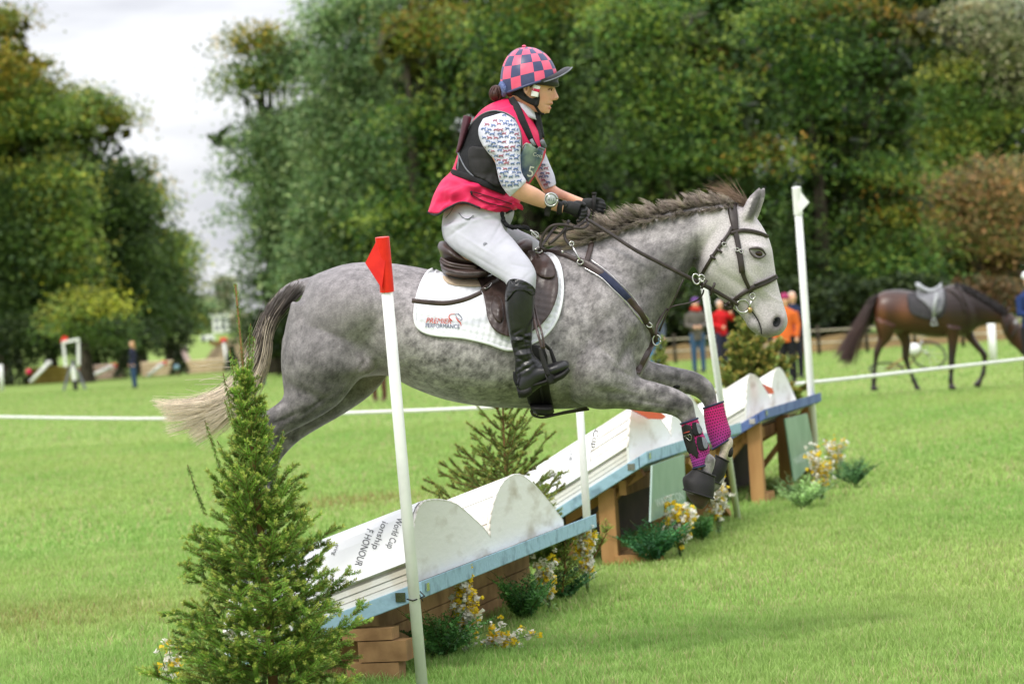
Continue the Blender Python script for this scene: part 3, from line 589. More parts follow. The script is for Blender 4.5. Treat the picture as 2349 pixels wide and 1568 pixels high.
        for i in range(3):
            z = .04 + i * .095; n2 = .85 - i * .22; V = [g0 + TJ * (t0 + t) + NJ * n + ZZ * zz for t in (.10, .14) for n in (.28, n2) for zz in (z - .045, z + .04)]; mb.add(V, [(0, 1, 3, 2), (4, 6, 7, 5), (0, 4, 5, 1), (2, 3, 7, 6), (0, 2, 6, 4), (1, 5, 7, 3)])
        mb.each('side_board', M['timberdk'], jt, False)
    return jt, B, T1
book('white open book table with pale blue edge, nearest and lowest of the three', (961, 1345), (1360, 1185), 17.6, .88, M['blue'], True, .0,
     words=[('World Cup', 911, 1185, 74, 15, 109), ('ionship', 877, 1194, 67, 14, 111), ('F HONOUR', 842, 1211, 88, 16, 109), ('ering', 771, 1246, 27, 8, 111)])
book('white open book table under the horse front legs, middle of the three', (1478, 1051), (1694, 978), 28.8, 1.0, M['blue'], False, .24, inset=.06, words=[('Cup', 1362, 985, 42, 12, 97), ('NOUR', 1309, 1022, 34, 9, 100)])
book('white open book table with cobalt blue edge, farthest of the three', (1749, 948), (1879, 910), 27.6, 1.0, M['bluedk'], False, .25, inset=.09)
# red page markers
for pts_, lb, hh_ in (([(1448, 938), (1508, 940), (1528, 954), (1520, 961), (1490, 960)], 'large red marker flap lying on the middle book', .16), ([(1751, 880), (1772, 890), (1776, 902), (1766, 903)], 'small red marker flap lying on the farthest book', .16)):
    th = [fpt(x, y, -.05) for x, y in pts_]; a = [g0 + TJ * t + NJ * -.05 + ZZ * h for t, h in th]; mb = MB(); mb.add(a + [p + nJ * -.012 for p in a], [tuple(range(len(a))), tuple(range(len(a) * 2 - 1, len(a) - 1, -1))] + [(i, (i + 1) % len(a), (i + 1) % len(a) + len(a), i + len(a)) for i in range(len(a))]); o = mb.build('page_marker', M['red'], smooth=False); tag(o, lb, 'marker')
# green sponsor boards leaning on the frames
for pts_, lb, tx in (([(1497, 1067), (1570, 1042), (1574, 1160), (1493, 1196)], 'pale green lettered board leaning under the middle book', (1507, 1163, 66, 19, -17)), ([(1801, 960), (1852, 947), (1873, 1055), (1822, 1105)], 'pale green lettered board leaning under the farthest book', (1826, 1066, 40, 16, -28))):
    th = [fpt(x, y, -.10) for x, y in pts_]; a = [g0 + TJ * t + NJ * -.10 + ZZ * h for t, h in th]; a[0] += NJ * .0; mb = MB(); mb.add(a + [p + NJ * .012 for p in a], [(0, 1, 2, 3), (7, 6, 5, 4), (0, 4, 5, 1), (1, 5, 6, 2), (2, 6, 7, 3), (3, 7, 4, 0)])
    o = mb.build('sponsor_board', M['greenboard'], smooth=False); tag(o, lb, 'board', 'pale green boards leaning on the jump'); TGb = bvh(o); mb = MB(); text_on(mb, 'WAVERTON', *tx, TGb, .004); mb.build('lettering', M['logo'], o)
# flag poles
def pole(label, top, bot, Dt, Db, w, flag, flagpts, grp='flag poles along the jump', down=True):
    a, b = Vector(P(*top, Dt)), Vector(P(*bot, Db)); d = (b - a).normalized()
    if down and d.z < 0: b = a + d * ((a.z + .02) / -d.z)
    root = thing('flag_pole', label, 'flag pole', (b.x, b.y, 0), grp); mb = MB(); mb.tube([a, a.lerp(b, .5), b], w, 14); mb.build('pole', M['white'], root)
    if flagpts:
        mb = MB(); fm = M[flag]; e = a + d * flagpts[1]; mb.tube([a - d * .004, e], w * 1.22, 16); pts = [P(x, y, Dt - .01) for x, y in flagpts[0]]; q = [p + aV for p in pts for aV in (Vector((0, .006, 0)), Vector((0, -.006, 0)))]; n = len(pts)
        mb.add([p + Vector((0, -.008, 0)) for p in pts] + [p + Vector((0, .008, 0)) for p in pts], [tuple(range(n)), tuple(range(2 * n - 1, n - 1, -1))] + [(i, (i + 1) % n, (i + 1) % n + n, i + n) for i in range(n)]); mb.build('flag', fm, root, False)
    return root
pole('white pole with red flag in front of the grey horse flank', (877, 546), (950, 1365), 11.66, 11.84, .0240, 'red', ([(866, 548), (838, 603), (876, 662), (884, 600), (880, 548)], .222))
pole('white pole between the nearest and middle books', (1318, 760), (1350, 1240), 16.6, 16.6, .023, None, None)
pole('white pole standing behind the horse head and magenta boots', (1602, 560), (1692, 1187), 19.2, 20.5, .023, None, None)
pole('white pole with white flag at the farthest end of the jump', (1827, 430), (1861, 905), 24.6, 24.9, .032, 'white', ([(1830, 432), (1856, 464), (1834, 489), (1826, 460)], .235))
mb = MB(); mb.tube([P(934, 1373, 11.85), P(947, 1377, 11.80), P(964, 1371, 11.84), P(974, 1366, 12.0), P(964, 1356, 12.2)], .003, 6); mb.tube([P(962, 1362, 11.84), P(970, 1378, 11.82)], .002, 5); o = mb.build('cable_tie', M['black']); tag(o, 'black cable tie holding the nearest flag pole to the blue edge', 'cable tie')

# ================= SPRUCES AND BEDDING PLANTS =================
def spruce(label, apex, base, Da, Db, R, seed, spacing=.085, nbr=6, bare=.12, lead=None, nd=900, c=((.14, .28, .045), (.30, .48, .075), (.68, .68, .14)), sec=.045, up=(60, 12), nl=.014, bmin=.3, twr=.0022, nw=.0030, name='spruce_tree', ex=.7, slk=.48):
    r = np.random.default_rng(seed); A = Vector(P(*apex, Da)); Bp = Vector(P(*base, Db)) if base[1] is not None else GD(base[0], Db); Bp = G(base[0], base[1]) if Db is None else Bp
    H = (A - Bp).length; root = thing(name, label, 'spruce', (Bp.x, Bp.y, 0), 'cut spruce trees dressing the jump'); tw = []; ax = (A - Bp).normalized()
    mb = MB(); mb.tube([Bp - ax * .03, Bp.lerp(A, .4) + Vector((.01, 0, 0)), Bp.lerp(A, .75), A], [H * .010 + .004, H * .007 + .003, .0055, .0035], 8); mb.build('trunk', M['twig'], root)
    tw.append((Bp.lerp(A, .55), A, .30))
    f = bare; k = 0
    while f < .985:
        z = 1 - f; c0 = Bp.lerp(A, z); n = max(4, int(nbr * min(1, .6 + f))); ph = r.uniform(0, 6.28)
        for j in range(n):
            a = ph + 2 * math.pi * j / n + r.normal(0, .25); el = math.radians(up[0] * (1 - f) + up[1] * f + r.normal(0, 7)); Ln = max(R * max(0, (f - bare * .6) / (1 - bare * .6)) ** ex * r.uniform(.70, 1.15), .07); st = c0 + ax * r.normal(0, .02)
            d = Vector((math.cos(a) * math.cos(el), math.sin(a) * math.cos(el), math.sin(el))); e = st + d * Ln + Vector((0, 0, .14 * Ln)); m1 = st.lerp(e, .5) - Vector((0, 0, Ln * .06)); tw.append((st.lerp(m1, bmin), m1, .5)); tw.append((m1, e, 1.0)); u = .18
            while u < .97:
                p0 = st.lerp(m1, u * 2) if u < .5 else m1.lerp(e, u * 2 - 1); sl = min(.26, max(.045, Ln * slk * (1 - u * .62))) * r.uniform(.55, 1.15); side = d.cross(Vector((0, 0, 1)))
                if side.length > .05:
                    side.normalize()
                    for s_ in (-1, 1):
                        dd = (d * .75 + side * s_ * r.uniform(.6, .95) + Vector((0, 0, r.uniform(-.1, .35)))).normalized(); q = p0 + dd * sl; tw.append((p0, q, 1.0))
                        if sl > .10:
                            for _ in range(2): w = r.uniform(.3, .75); d3 = (dd + Vector(r.normal(0, .55, 3))).normalized(); tw.append((p0.lerp(q, w), p0.lerp(q, w) + d3 * sl * .45, 1.0))
                u += sec / Ln * (1 if Ln > .15 else .8) * 1.6
        f += spacing / H * (1.0 + .5 * f)
    if lead: tw += [(P(*l[0], Da), P(*l[1], Da), .55) for l in lead]
    pa = np.array([[(1 - t_) * np.array(a) + t_ * np.array(b) for t_ in (0, .5, 1)] for a, b, _ in tw]); sc = H / 1.7; rad = np.tile(np.array([1, .8, .5]) * twr, (len(tw), 1)); col = np.tile(np.array([.20, .12, .045]) , (len(tw), 3, 1)); tubes_np(pa, rad, col, 'twigs', mat('twig_wood', g(.8), WHITE1, 20, .8, .2, attr=True), root)['kind'] = 'stuff'
    Cn, Dn, Cc = [], [], []
    for a, b, q in tw:
        L = (b - a).length; n = int(L * nd * (.5 + .5 * q)); 
        if n < 1: continue
        d = np.array((b - a).normalized()); t_ = r.uniform(0, 1, n) ** .9; v = r.normal(size=(n, 3)); v -= (v @ d)[:, None] * d; v /= np.linalg.norm(v, axis=1, keepdims=True); nn_ = d * .75 + v * .8; nn_ /= np.linalg.norm(nn_, axis=1, keepdims=True)
        Cn.append(np.array(a) + (np.array(b) - np.array(a)) * t_[:, None] + nn_ * nl * .5); Dn.append(nn_); cc = np.array(c[0]) * .5 + np.array(c[1]) * .5; mixv = r.uniform(.5, 1.5); tipw = np.clip((t_ - .75) * 4, 0, 1)[:, None] * (.6 if q > .9 else .2); Cc.append((cc * mixv) * (1 - tipw) + np.array(c[2]) * tipw + r.uniform(-.008, .008, (n, 1)))
    C, D_, K_ = np.concatenate(Cn), np.concatenate(Dn), np.clip(np.concatenate(Cc), .005, 1); n = len(C); q = r.normal(size=(n, 3)); b = np.cross(D_, q); b /= np.linalg.norm(b, axis=1, keepdims=True); Ls = nl * r.uniform(.7, 1.2, (n, 1)) / 2
    v = np.stack([C - D_ * Ls, C - b * nw / 2, C + D_ * Ls, C + b * nw / 2], 1).reshape(-1, 3); quads(v, np.arange(4 * n).reshape(-1, 4), np.repeat(K_, 4, 0), 'needles', M['needle'], root)['kind'] = 'stuff'
    return root
spruce('big cut spruce standing in front of the grey horse tail, nearest tree', (540, 652), (632, 1640), 11.7, 11.7, .48, 3, bare=.22, spacing=.050, nbr=8, nd=1500, up=(66, 16), sec=.050, nl=.017, ex=1.0, slk=.56, lead=[((575, 742), (560, 985)), ((583, 770), (566, 960)), ((512, 855), (560, 1080)), ((528, 800), (556, 1010)), ((596, 905), (572, 1075)), ((590, 930), (572, 1040)), ((430, 1065), (470, 1180)), ((650, 985), (630, 1090)), ((515, 915), (566, 1075)), ((610, 935), (574, 1090)), ((498, 1010), (560, 1125)), ((470, 965), (520, 1120)), ((537, 870), (562, 1040))])
spruce('sparse brown twigged spruce between the nearest and middle books', (1152, 880), (1165, 1330), 16.0, 16.0, .56, 5, bare=.05, spacing=.095, nbr=8, nd=1500, up=(48, 18), sec=.06, c=((.13, .24, .045), (.26, .38, .07), (.50, .46, .10)), twr=.0045, nl=.016)
spruce('young spruce with orange brown tips behind the farthest book', (1716, 728), (1735, 1000), 26.0, 26.0, .60, 8, bare=.03, spacing=.10, nbr=9, nd=900, nl=.035, nw=.009, up=(60, 15), c=((.16, .24, .05), (.30, .38, .08), (.60, .38, .08)), twr=.008, sec=.07)
spruce('small yellow green spruce sprig beside the horse chest', (1517, 800), (1510, 900), 24.0, 24.0, .16, 9, bare=.05, spacing=.07, nbr=5, nd=600, nl=.03, nw=.007, c=((.14, .20, .04), (.26, .32, .06), (.34, .34, .08)), up=(70, 40))
spruce('dark little spruce bough under the blue edge of the nearest book', (1296, 1238), (1290, 1345), 15.4, 15.4, .16, 12, bare=.04, spacing=.05, nbr=7, nd=420, nl=.016, nw=.003, up=(60, 20))
spruce('small spruce bough leaning by the pole between two books', (1392, 1222), (1352, 1290), 16.2, 16.4, .12, 13, bare=.1, spacing=.06, nbr=5, nd=380, nl=.018, nw=.003, up=(70, 40))

def fern(label, x, y, hp, seed, n=16, c=(.035, .11, .028), c2=(.09, .20, .05), spread=1.0):
    y += 9; hp *= 1.12; c = tuple(q * 2.0 for q in c); c2 = tuple(q * 1.9 for q in c2)
    r = np.random.default_rng(seed); b = G(x, y); s = F / (b - CAM).dot(FW); h = hp / s; root = thing('fern', label, 'fern', b, 'ferns bedded along the jump'); Cn, Dn, Sz, Kc = [], [], [], []; mb = MB()
    for i in range(n):
        a = 2 * math.pi * i / n * 2.4 + r.normal(0, .3); L = h * r.uniform(.75, 1.1); el = math.radians(r.uniform(45, 88)); d = np.array([math.cos(a) * math.cos(el) * spread, math.sin(a) * math.cos(el) * spread, math.sin(el)]); pts = [np.array(b) + d * L * t_ + np.array([math.cos(a), math.sin(a), 0]) * L * .25 * t_ * t_ - np.array([0, 0, L * .18 * t_ * t_]) for t_ in np.linspace(0, 1, 9)]
        mb.tube(pts, np.linspace(.003, .001, 9), 5); m = 26; side = np.cross(d, [0, 0, 1.0]); side /= np.linalg.norm(side) + 1e-6; cl = (np.array(c) * (1 - .5) + np.array(c2) * r.uniform(0, 1)) * r.uniform(.7, 1.3)
        for k in range(3, m):
            t_ = k / m; p = np.array([np.interp(t_, np.linspace(0, 1, 9), [q[j] for q in pts]) for j in range(3)]); ll = h * .24 * math.sin(math.pi * min(1, (t_ * .92 + .12))) * r.uniform(.8, 1.1)
            for s_ in (-1, 1):
                dd = side * s_ + d * .45 + r.normal(0, .12, 3); dd /= np.linalg.norm(dd)
                for w_ in (.3, .65, 1.0): Cn.append(p + dd * ll * w_ * .8); Dn.append(dd + r.normal(0, .3, 3)); Sz.append(ll * .42); Kc.append(cl * r.uniform(.75, 1.3))
    leaves(np.array(Cn), np.array(Sz), np.array(Kc), 'fronds', M['leaf'], root, rng=r, nz=.3, aspect=.45, long=np.array(Dn)); mb.build('stems', mat('fern_stem', (.06, .09, .02), (.1, .12, .03), 30, .6), root)
def flowers(label, x, y, hp, wp_, seed, n=90, low=False, stems=9):
    y += 15; hp *= 1.15; wp_ *= 1.2; n = int(n * 2.0)
    r = np.random.default_rng(seed); b = G(x, y); s = F / (b - CAM).dot(FW); h, w = hp / s, wp_ / s; root = thing('flower_spray', label, 'flowers', b, 'yellow and white flower sprays along the jump'); mb = MB(); Cn, Kc = [], []; PW, PY, CT = [], [], []
    for i in range(stems):
        a = r.uniform(0, 6.28); rad = w * r.uniform(.1, .5); L = h * r.uniform(.65, 1.05); e = Vector(b) + Vector((math.cos(a) * rad, math.sin(a) * rad * .6, L)); 
        if low: e = Vector(b) + Vector((w * r.uniform(.3, 1.0), r.uniform(-.05, .05), h * r.uniform(.3, 1)))
        m_ = Vector(b).lerp(e, .5) + Vector((0, 0, h * .08)); pts = catmull([tuple(b), tuple(m_), tuple(e)], 4); mb.tube(pts, np.linspace(.003, .0012, 9), 5)
        for k in range(14): t_ = r.uniform(.05, .85); p = np.array(pts[int(t_ * 8)]) + r.normal(0, .016, 3); Cn.append(p); Kc.append(np.array([.24, .40, .14]) * r.uniform(.6, 1.5) + np.array([.02, .02, .03]))
        for k in range(max(1, n // stems)):
            t_ = r.uniform(.35, 1.0); p = np.array(pts[min(8, int(t_ * 8.5))]) + r.normal(0, .018, 3) * np.array([1, 1, 1]); (PW if r.uniform() < .55 else PY).append(p)
    leaves(np.array(Cn), .028, np.array(Kc), 'leaves', M['leaf'], root, rng=r, aspect=.4); mb.build('stems', mat('flower_stem', (.08, .13, .04), (.14, .18, .06), 30, .6), root)
    for nm, L_, cA in (('white_blossoms', PW, (.92, .90, .80)), ('yellow_blossoms', PY, (.92, .68, .03))):
        if not L_: continue
        C, K_ = [], []
        for p in L_:
            m = 5; d0 = r.normal(size=3); d0[1] -= 1.2; d0 /= np.linalg.norm(d0); u = np.cross(d0, [0, 0, 1.0]); u /= np.linalg.norm(u); v = np.cross(d0, u)
            for j in range(m): an = 2 * math.pi * j / m; C.append(p + (u * math.cos(an) + v * math.sin(an)) * .010); K_.append(np.array(cA) * r.uniform(.8, 1.1))
        leaves(np.array(C), .024, np.array(K_), nm, mat(nm, g(.9), WHITE1, 20, .6, attr=True, trans=.3), root, rng=r, nz=.5, aspect=.85)['kind'] = 'stuff'
fern('dark fern left of the yellow flowers beside the red flag pole', 1015, 1508, 140, 1, 18)
flowers('upright yellow and white flowers beside the red flag pole', 1075, 1492, 160, 60, 2, 180, stems=11)
flowers('low fallen sprig of yellow and white flowers on the grass', 1100, 1484, 60, 120, 3, 44, True, 5)
fern('bright green fern in the middle of the nearest book front', 1205, 1420, 130, 4, 20)
flowers('flowers behind the bright green fern at the nearest book', 1262, 1392, 120, 55, 5, 60, stems=8)
fern('dark fern left of the tall flower column', 1296, 1372, 110, 6, 14, (.02, .06, .02), (.04, .10, .03))
flowers('tall column of white and yellow flowers beside the second pole', 1348, 1350, 140, 42, 7, 130, stems=9)
fern('dark green fern in front of the timber post of the middle book', 1500, 1283, 125, 8, 22, (.02, .085, .03), (.05, .15, .05))
flowers('dense flowers below the near green board', 1562, 1268, 120, 80, 9, 170, stems=14)
fern('mid green fern under the bell boots of the horse', 1612, 1235, 90, 10, 14)
flowers('flowers between the green board and the third pole', 1650, 1218, 130, 70, 11, 130, stems=12)
fern('pale lacy fern at the foot of the farthest book', 1838, 1160, 90, 12, 18, (.10, .18, .06), (.22, .32, .12), 1.3)
flowers('flowers at the foot of the far green board', 1885, 1140, 120, 80, 13, 150, stems=14)
flowers('flowers at the far right end of the jump', 1926, 1085, 80, 70, 14, 90, stems=10)
fern('dark fern at the far right end of the jump', 1962, 1108, 80, 15, 16, (.03, .08, .03), (.08, .16, .06), 1.3)
flowers('yellow flowers on the grass left of the big spruce', 395, 1590, 130, 60, 16, 22, stems=6)
mb = MB(); b = G(1420, 1290); mb.box(b + Vector((.12, -.15, .03)), (.3, .1, .06)); o = mb.build('timber_offcut', M['timber'], smooth=False); tag(o, 'short wooden offcut on the grass beside the dark fern', 'offcut')

# ================= FIELD: rope, fences, far jumps =================
rp = [(-60, 955, 37), (370, 960, 32), (790, 947, 28.6), (1120, 934, 27), (1500, 908, 26.6), (1840, 879, 28), (2100, 851, 30), (2420, 815, 33)]
mb = MB(); a = resample([(x, y, d) for x, y, d in rp], 60); mb.tube([P(*q) for q in a], .022, 6, flat=1.0); rope = mb.build('rope', M['rope']); tag(rope, 'white tape rope stretched low across the field behind the grey horse', 'rope')
mb = MB(); 
root = thing('rail_fence', 'grey two rail fence along the foot of the wood', 'fence', GD(1900, 84))
pts = [GD(x, 84 - (x - 1400) * .006) for x in range(1330, 2500, 110)]
for i, p in enumerate(pts):
    mb = MB(); mb.tube([p, p + Vector((0, 0, .85))], .05, 6); mb.build('post', M['bark'], root)
for h in (.35, .7):
    mb = MB(); mb.tube([p + Vector((0, 0, h)) for p in pts], .028, 6); mb.build('rail', mat('weathered_rail', (.34, .30, .22), (.45, .40, .30), 3, .8), root)
for (x, D, h, lb) in ((2283, 59, .86, 'white post right of the bay horse front legs'), (2275, 62, .86, 'white post just behind the other white post'), (5, 118, 1.1, 'white post at the left edge of the photo')):
    b = GD(x, D); mb = MB(); mb.tube([b, b + Vector((0, 0, h))], .05 if D < 80 else .09, 8); o = mb.build('white_post', M['white']); tag(o, lb, 'post')
def logjump(label, x0, x1, D, h, m, n=4):
    a, b = GD(x0, D), GD(x1, D); root = thing('log_jump', label, 'jump', a, 'timber wall jumps far behind on the left')
    for k in range(n): mb = MB(); z = h * (k + .5) / n; mb.tube([a + Vector((0, 0, z)), b + Vector((0, 0, z))], h / n * .52, 10); mb.build('log', m, root)
my, mp_, mt = mat('yellow_wood', (.42, .30, .07), (.52, .38, .10), 4, .8), mat('pinkish_wood', (.42, .30, .24), (.52, .38, .30), 4, .8), mat('tan_wood', (.58, .44, .28), (.68, .54, .36), 4, .8)
logjump('mustard yellow timber wall jump far left', 64, 162, 135, .78, my); logjump('pinkish timber wall jump behind the white arch', 188, 284, 135, .72, mp_); logjump('tan timber wall jump right of the woman', 325, 412, 135, .72, mt); logjump('longest tan timber wall jump, left of the spruce tip', 428, 528, 135, .66, mt)
for (xa, ya, xb, yb, lb, fl_) in ((70, 876, 112, 832, 'leaning white pole on the mustard wall jump', 'white'), (196, 868, 262, 838, 'leaning white pole on the pinkish wall jump', 'red'), (338, 863, 376, 832, 'leaning white pole on the tan wall jump', 'red')):
    a, b = Vector(P(xa, ya, 131)), Vector(P(xb, yb, 131)); root = thing('leaning_pole', lb, 'pole', (a.x, a.y, 0), 'leaning poles at the far jumps'); mb = MB(); mb.tube([a, b], .085, 8); mb.build('pole', M['white'], root); mb = MB(); mb.box(b, (.24, .12, .2)); mb.build('flag', M[fl_], root)
for (x, y, lb, m) in ((66, 852, 'pink buoy left of the mustard wall jump', 'pink'), (186, 846, 'orange buoy right of the mustard wall jump', 'red'), (405, 842, 'blue marker by the small round spruce', 'blue')): mb = MB(); mb.ball(P(x, y, 130), .13, 12, 8); tag(mb.build('marker', M[m]), lb, 'marker')
b = GD(523, 133); mb = MB(); mb.tube([b, b + Vector((-.1, 0, 1.45))], .085, 8); o = mb.build('flag_post', M['white']); tag(o, 'upright white post with red flag at the end of the longest wall jump', 'post'); mb = MB(); mb.box(b + Vector((-.1, 0, 1.5)), (.3, .15, .25)); mb.build('flag', M['red'], o)
for (x, D, h, w, lb) in ((412, 132, 1.3, .55, 'small round topped dark spruce between two far wall jumps'), (42, 133, 1.6, .8, 'dark conical spruce at the far left'), (288, 134, 1.3, .7, 'small dark spruce behind the distant woman'), (535, 133, 1.2, .5, 'small dark spruce by the longest wall jump')):
    r = np.random.default_rng(int(x)); b = np.array(GD(x, D)); n = 900; z = r.uniform(0, 1, n) ** .8; a = r.uniform(0, 6.28, n); rd = w * (1 - z) * r.uniform(.5, 1.05, n); C = b + np.stack([np.cos(a) * rd, np.sin(a) * rd, z * h + .05], 1); root = thing('small_spruce', lb, 'spruce', b, 'small spruces among the far jumps'); leaves(C, .2, np.array([.03, .045, .015]) * r.uniform(.6, 1.6, (n, 1)), 'foliage', M['leaf'], root, rng=r); mb = MB(); mb.tube([b, b + np.array([0, 0, h * .9])], .04, 5); mb.build('trunk', M['bark'], root)
# white arch on trestle legs
b = GD(171, 106); root = thing('arch_frame', 'white and red arch frame on splayed trestle legs, far left', 'jump stand', b); q = lambda x, z: b + Vector((x, 0, z))
mb = MB(); mb.beam(q(-.27, .9), q(-.31, 1.85), .1, .06, Vector((0, 1, 0))); mb.beam(q(.22, .95), q(.26, 1.85), .1, .06, Vector((0, 1, 0))); mb.beam(q(-.33, 1.82), q(.30, 1.9), .1, .16, Vector((0, 1, 0))); mb.build('frame', M['white'], root, False)
mb = MB(); mb.beam(q(-.31, 1.8), q(-.2, 2.02), .2, .1, Vector((0, 1, 0))); mb.build('flag', M['red'], root, False)
for xx in (-.42, .42): mb = MB(); mb.beam(q(xx, 0), q(.0, 1.15), .09, .08, Vector((0, 1, 0))); mb.build('leg', M['grey'], root, False)
mb = MB(); mb.beam(q(.02, .35), q(.0, 1.0), .14, .08, Vector((0, 1, 0))); mb.build('post', M['white'], root, False); mb = MB(); mb.beam(q(.05, 0), q(.03, .38), .16, .1, Vector((0, 1, 0))); mb.build('foot', M['rubber'], root, False)
# far structures in the gap
def farbox(name, label, cat, x0, y0, x1, y1, D, dep, m, extra=None):
    a, c_ = Vector(P(x0, y1, D)), Vector(P(x1, y0, D)); root = thing(name, label, cat, (a.x, a.y, 0)); mb = MB(); mb.box(((a.x + c_.x) / 2, a.y + dep / 2, (a.z + c_.z) / 2), (c_.x - a.x, dep, c_.z - a.z)); mb.build('body', m, root, False, .04); return root, a, c_
root, a, c_ = farbox('control_tower', 'small white two storey control tower at the far end of the gap', 'building', 489, 722, 521, 764, 300, 2, M['white'])
for k in range(2):
    for j in range(2): mb = MB(); mb.box((a.x + (c_.x - a.x) * (.28 + .44 * j), a.y - .03, a.z + (c_.z - a.z) * (.3 + .42 * k)), (.42, .06, .5)); mb.build('window', M['grey'], root, False)
mb = MB(); mb.box(((a.x + c_.x) / 2, a.y + 1, c_.z + .08), (c_.x - a.x + .4, 2.4, .16)); mb.build('roof', M['white'], root, False)
root, a, c_ = farbox('parked_van', 'small white van parked left of the white control tower', 'van', 461, 768, 487, 782, 260, 2, M['white'])
for k in (.22, .78): mb = MB(); mb.tube([(a.x + (c_.x - a.x) * k, a.y - .05, a.z + .05), (a.x + (c_.x - a.x) * k, a.y + .2, a.z + .05)], .18, 12); mb.build('wheel', M['rubber'], root)
mb = MB(); mb.box((a.x + .25, a.y - .01, c_.z - .15), (.3, .04, .18)); mb.build('window', M['grey'], root, False)
root, a, c_ = farbox('ramp_jump', 'pale wooden ramp jump above the small round spruce', 'jump', 386, 792, 426, 800, 170, 1.2, M['plank']); mb = MB(); A2, B2, C2, D2 = P(390, 800, 170), P(424, 800, 170), P(440, 830, 168), P(405, 826, 168); mb.add([A2, B2, C2, D2] + [p + Vector((0, .4, 0)) for p in (A2, B2, C2, D2)], [(3, 2, 1, 0), (4, 5, 6, 7), (0, 1, 5, 4), (1, 2, 6, 5), (2, 3, 7, 6), (3, 0, 4, 7)]); mb.build('ramp_face', mp_, root, False)
root, a, c_ = farbox('stone_barn_jump', 'tan solid jump with dark rail behind the spruce tip', 'jump', 494, 788, 548, 826, 160, 1.5, mt); mb = MB(); mb.box(((a.x + c_.x) / 2, a.y + .5, c_.z + .12), (c_.x - a.x + .4, 1.8, .22)); mb.build('top_rail', M['timberdk'], root, False)
mb = MB(); V = []
for i in range(25):
    t_ = i / 24; x = 440 + 220 * t_; p = GD(x, 150); hh_ = 1.5 * math.sin(math.pi * t_) ** .7 + .2 * math.sin(i * 2.1); V += [p + Vector((0, -3, -.05)), p + Vector((0, 3, max(.05, hh_))), p + Vector((0, 12, max(.1, hh_ * 1.15)))]
mb.add(V, [(i * 3 + j, i * 3 + 3 + j, i * 3 + 4 + j, i * 3 + 1 + j) for i in range(24) for j in range(2)]); o = mb.build('sandy_bank', mat('sandy_ground', (.30, .22, .11), (.42, .32, .16), .8, .9)); tag(o, 'low sandy bank in the gap', kind='structure')

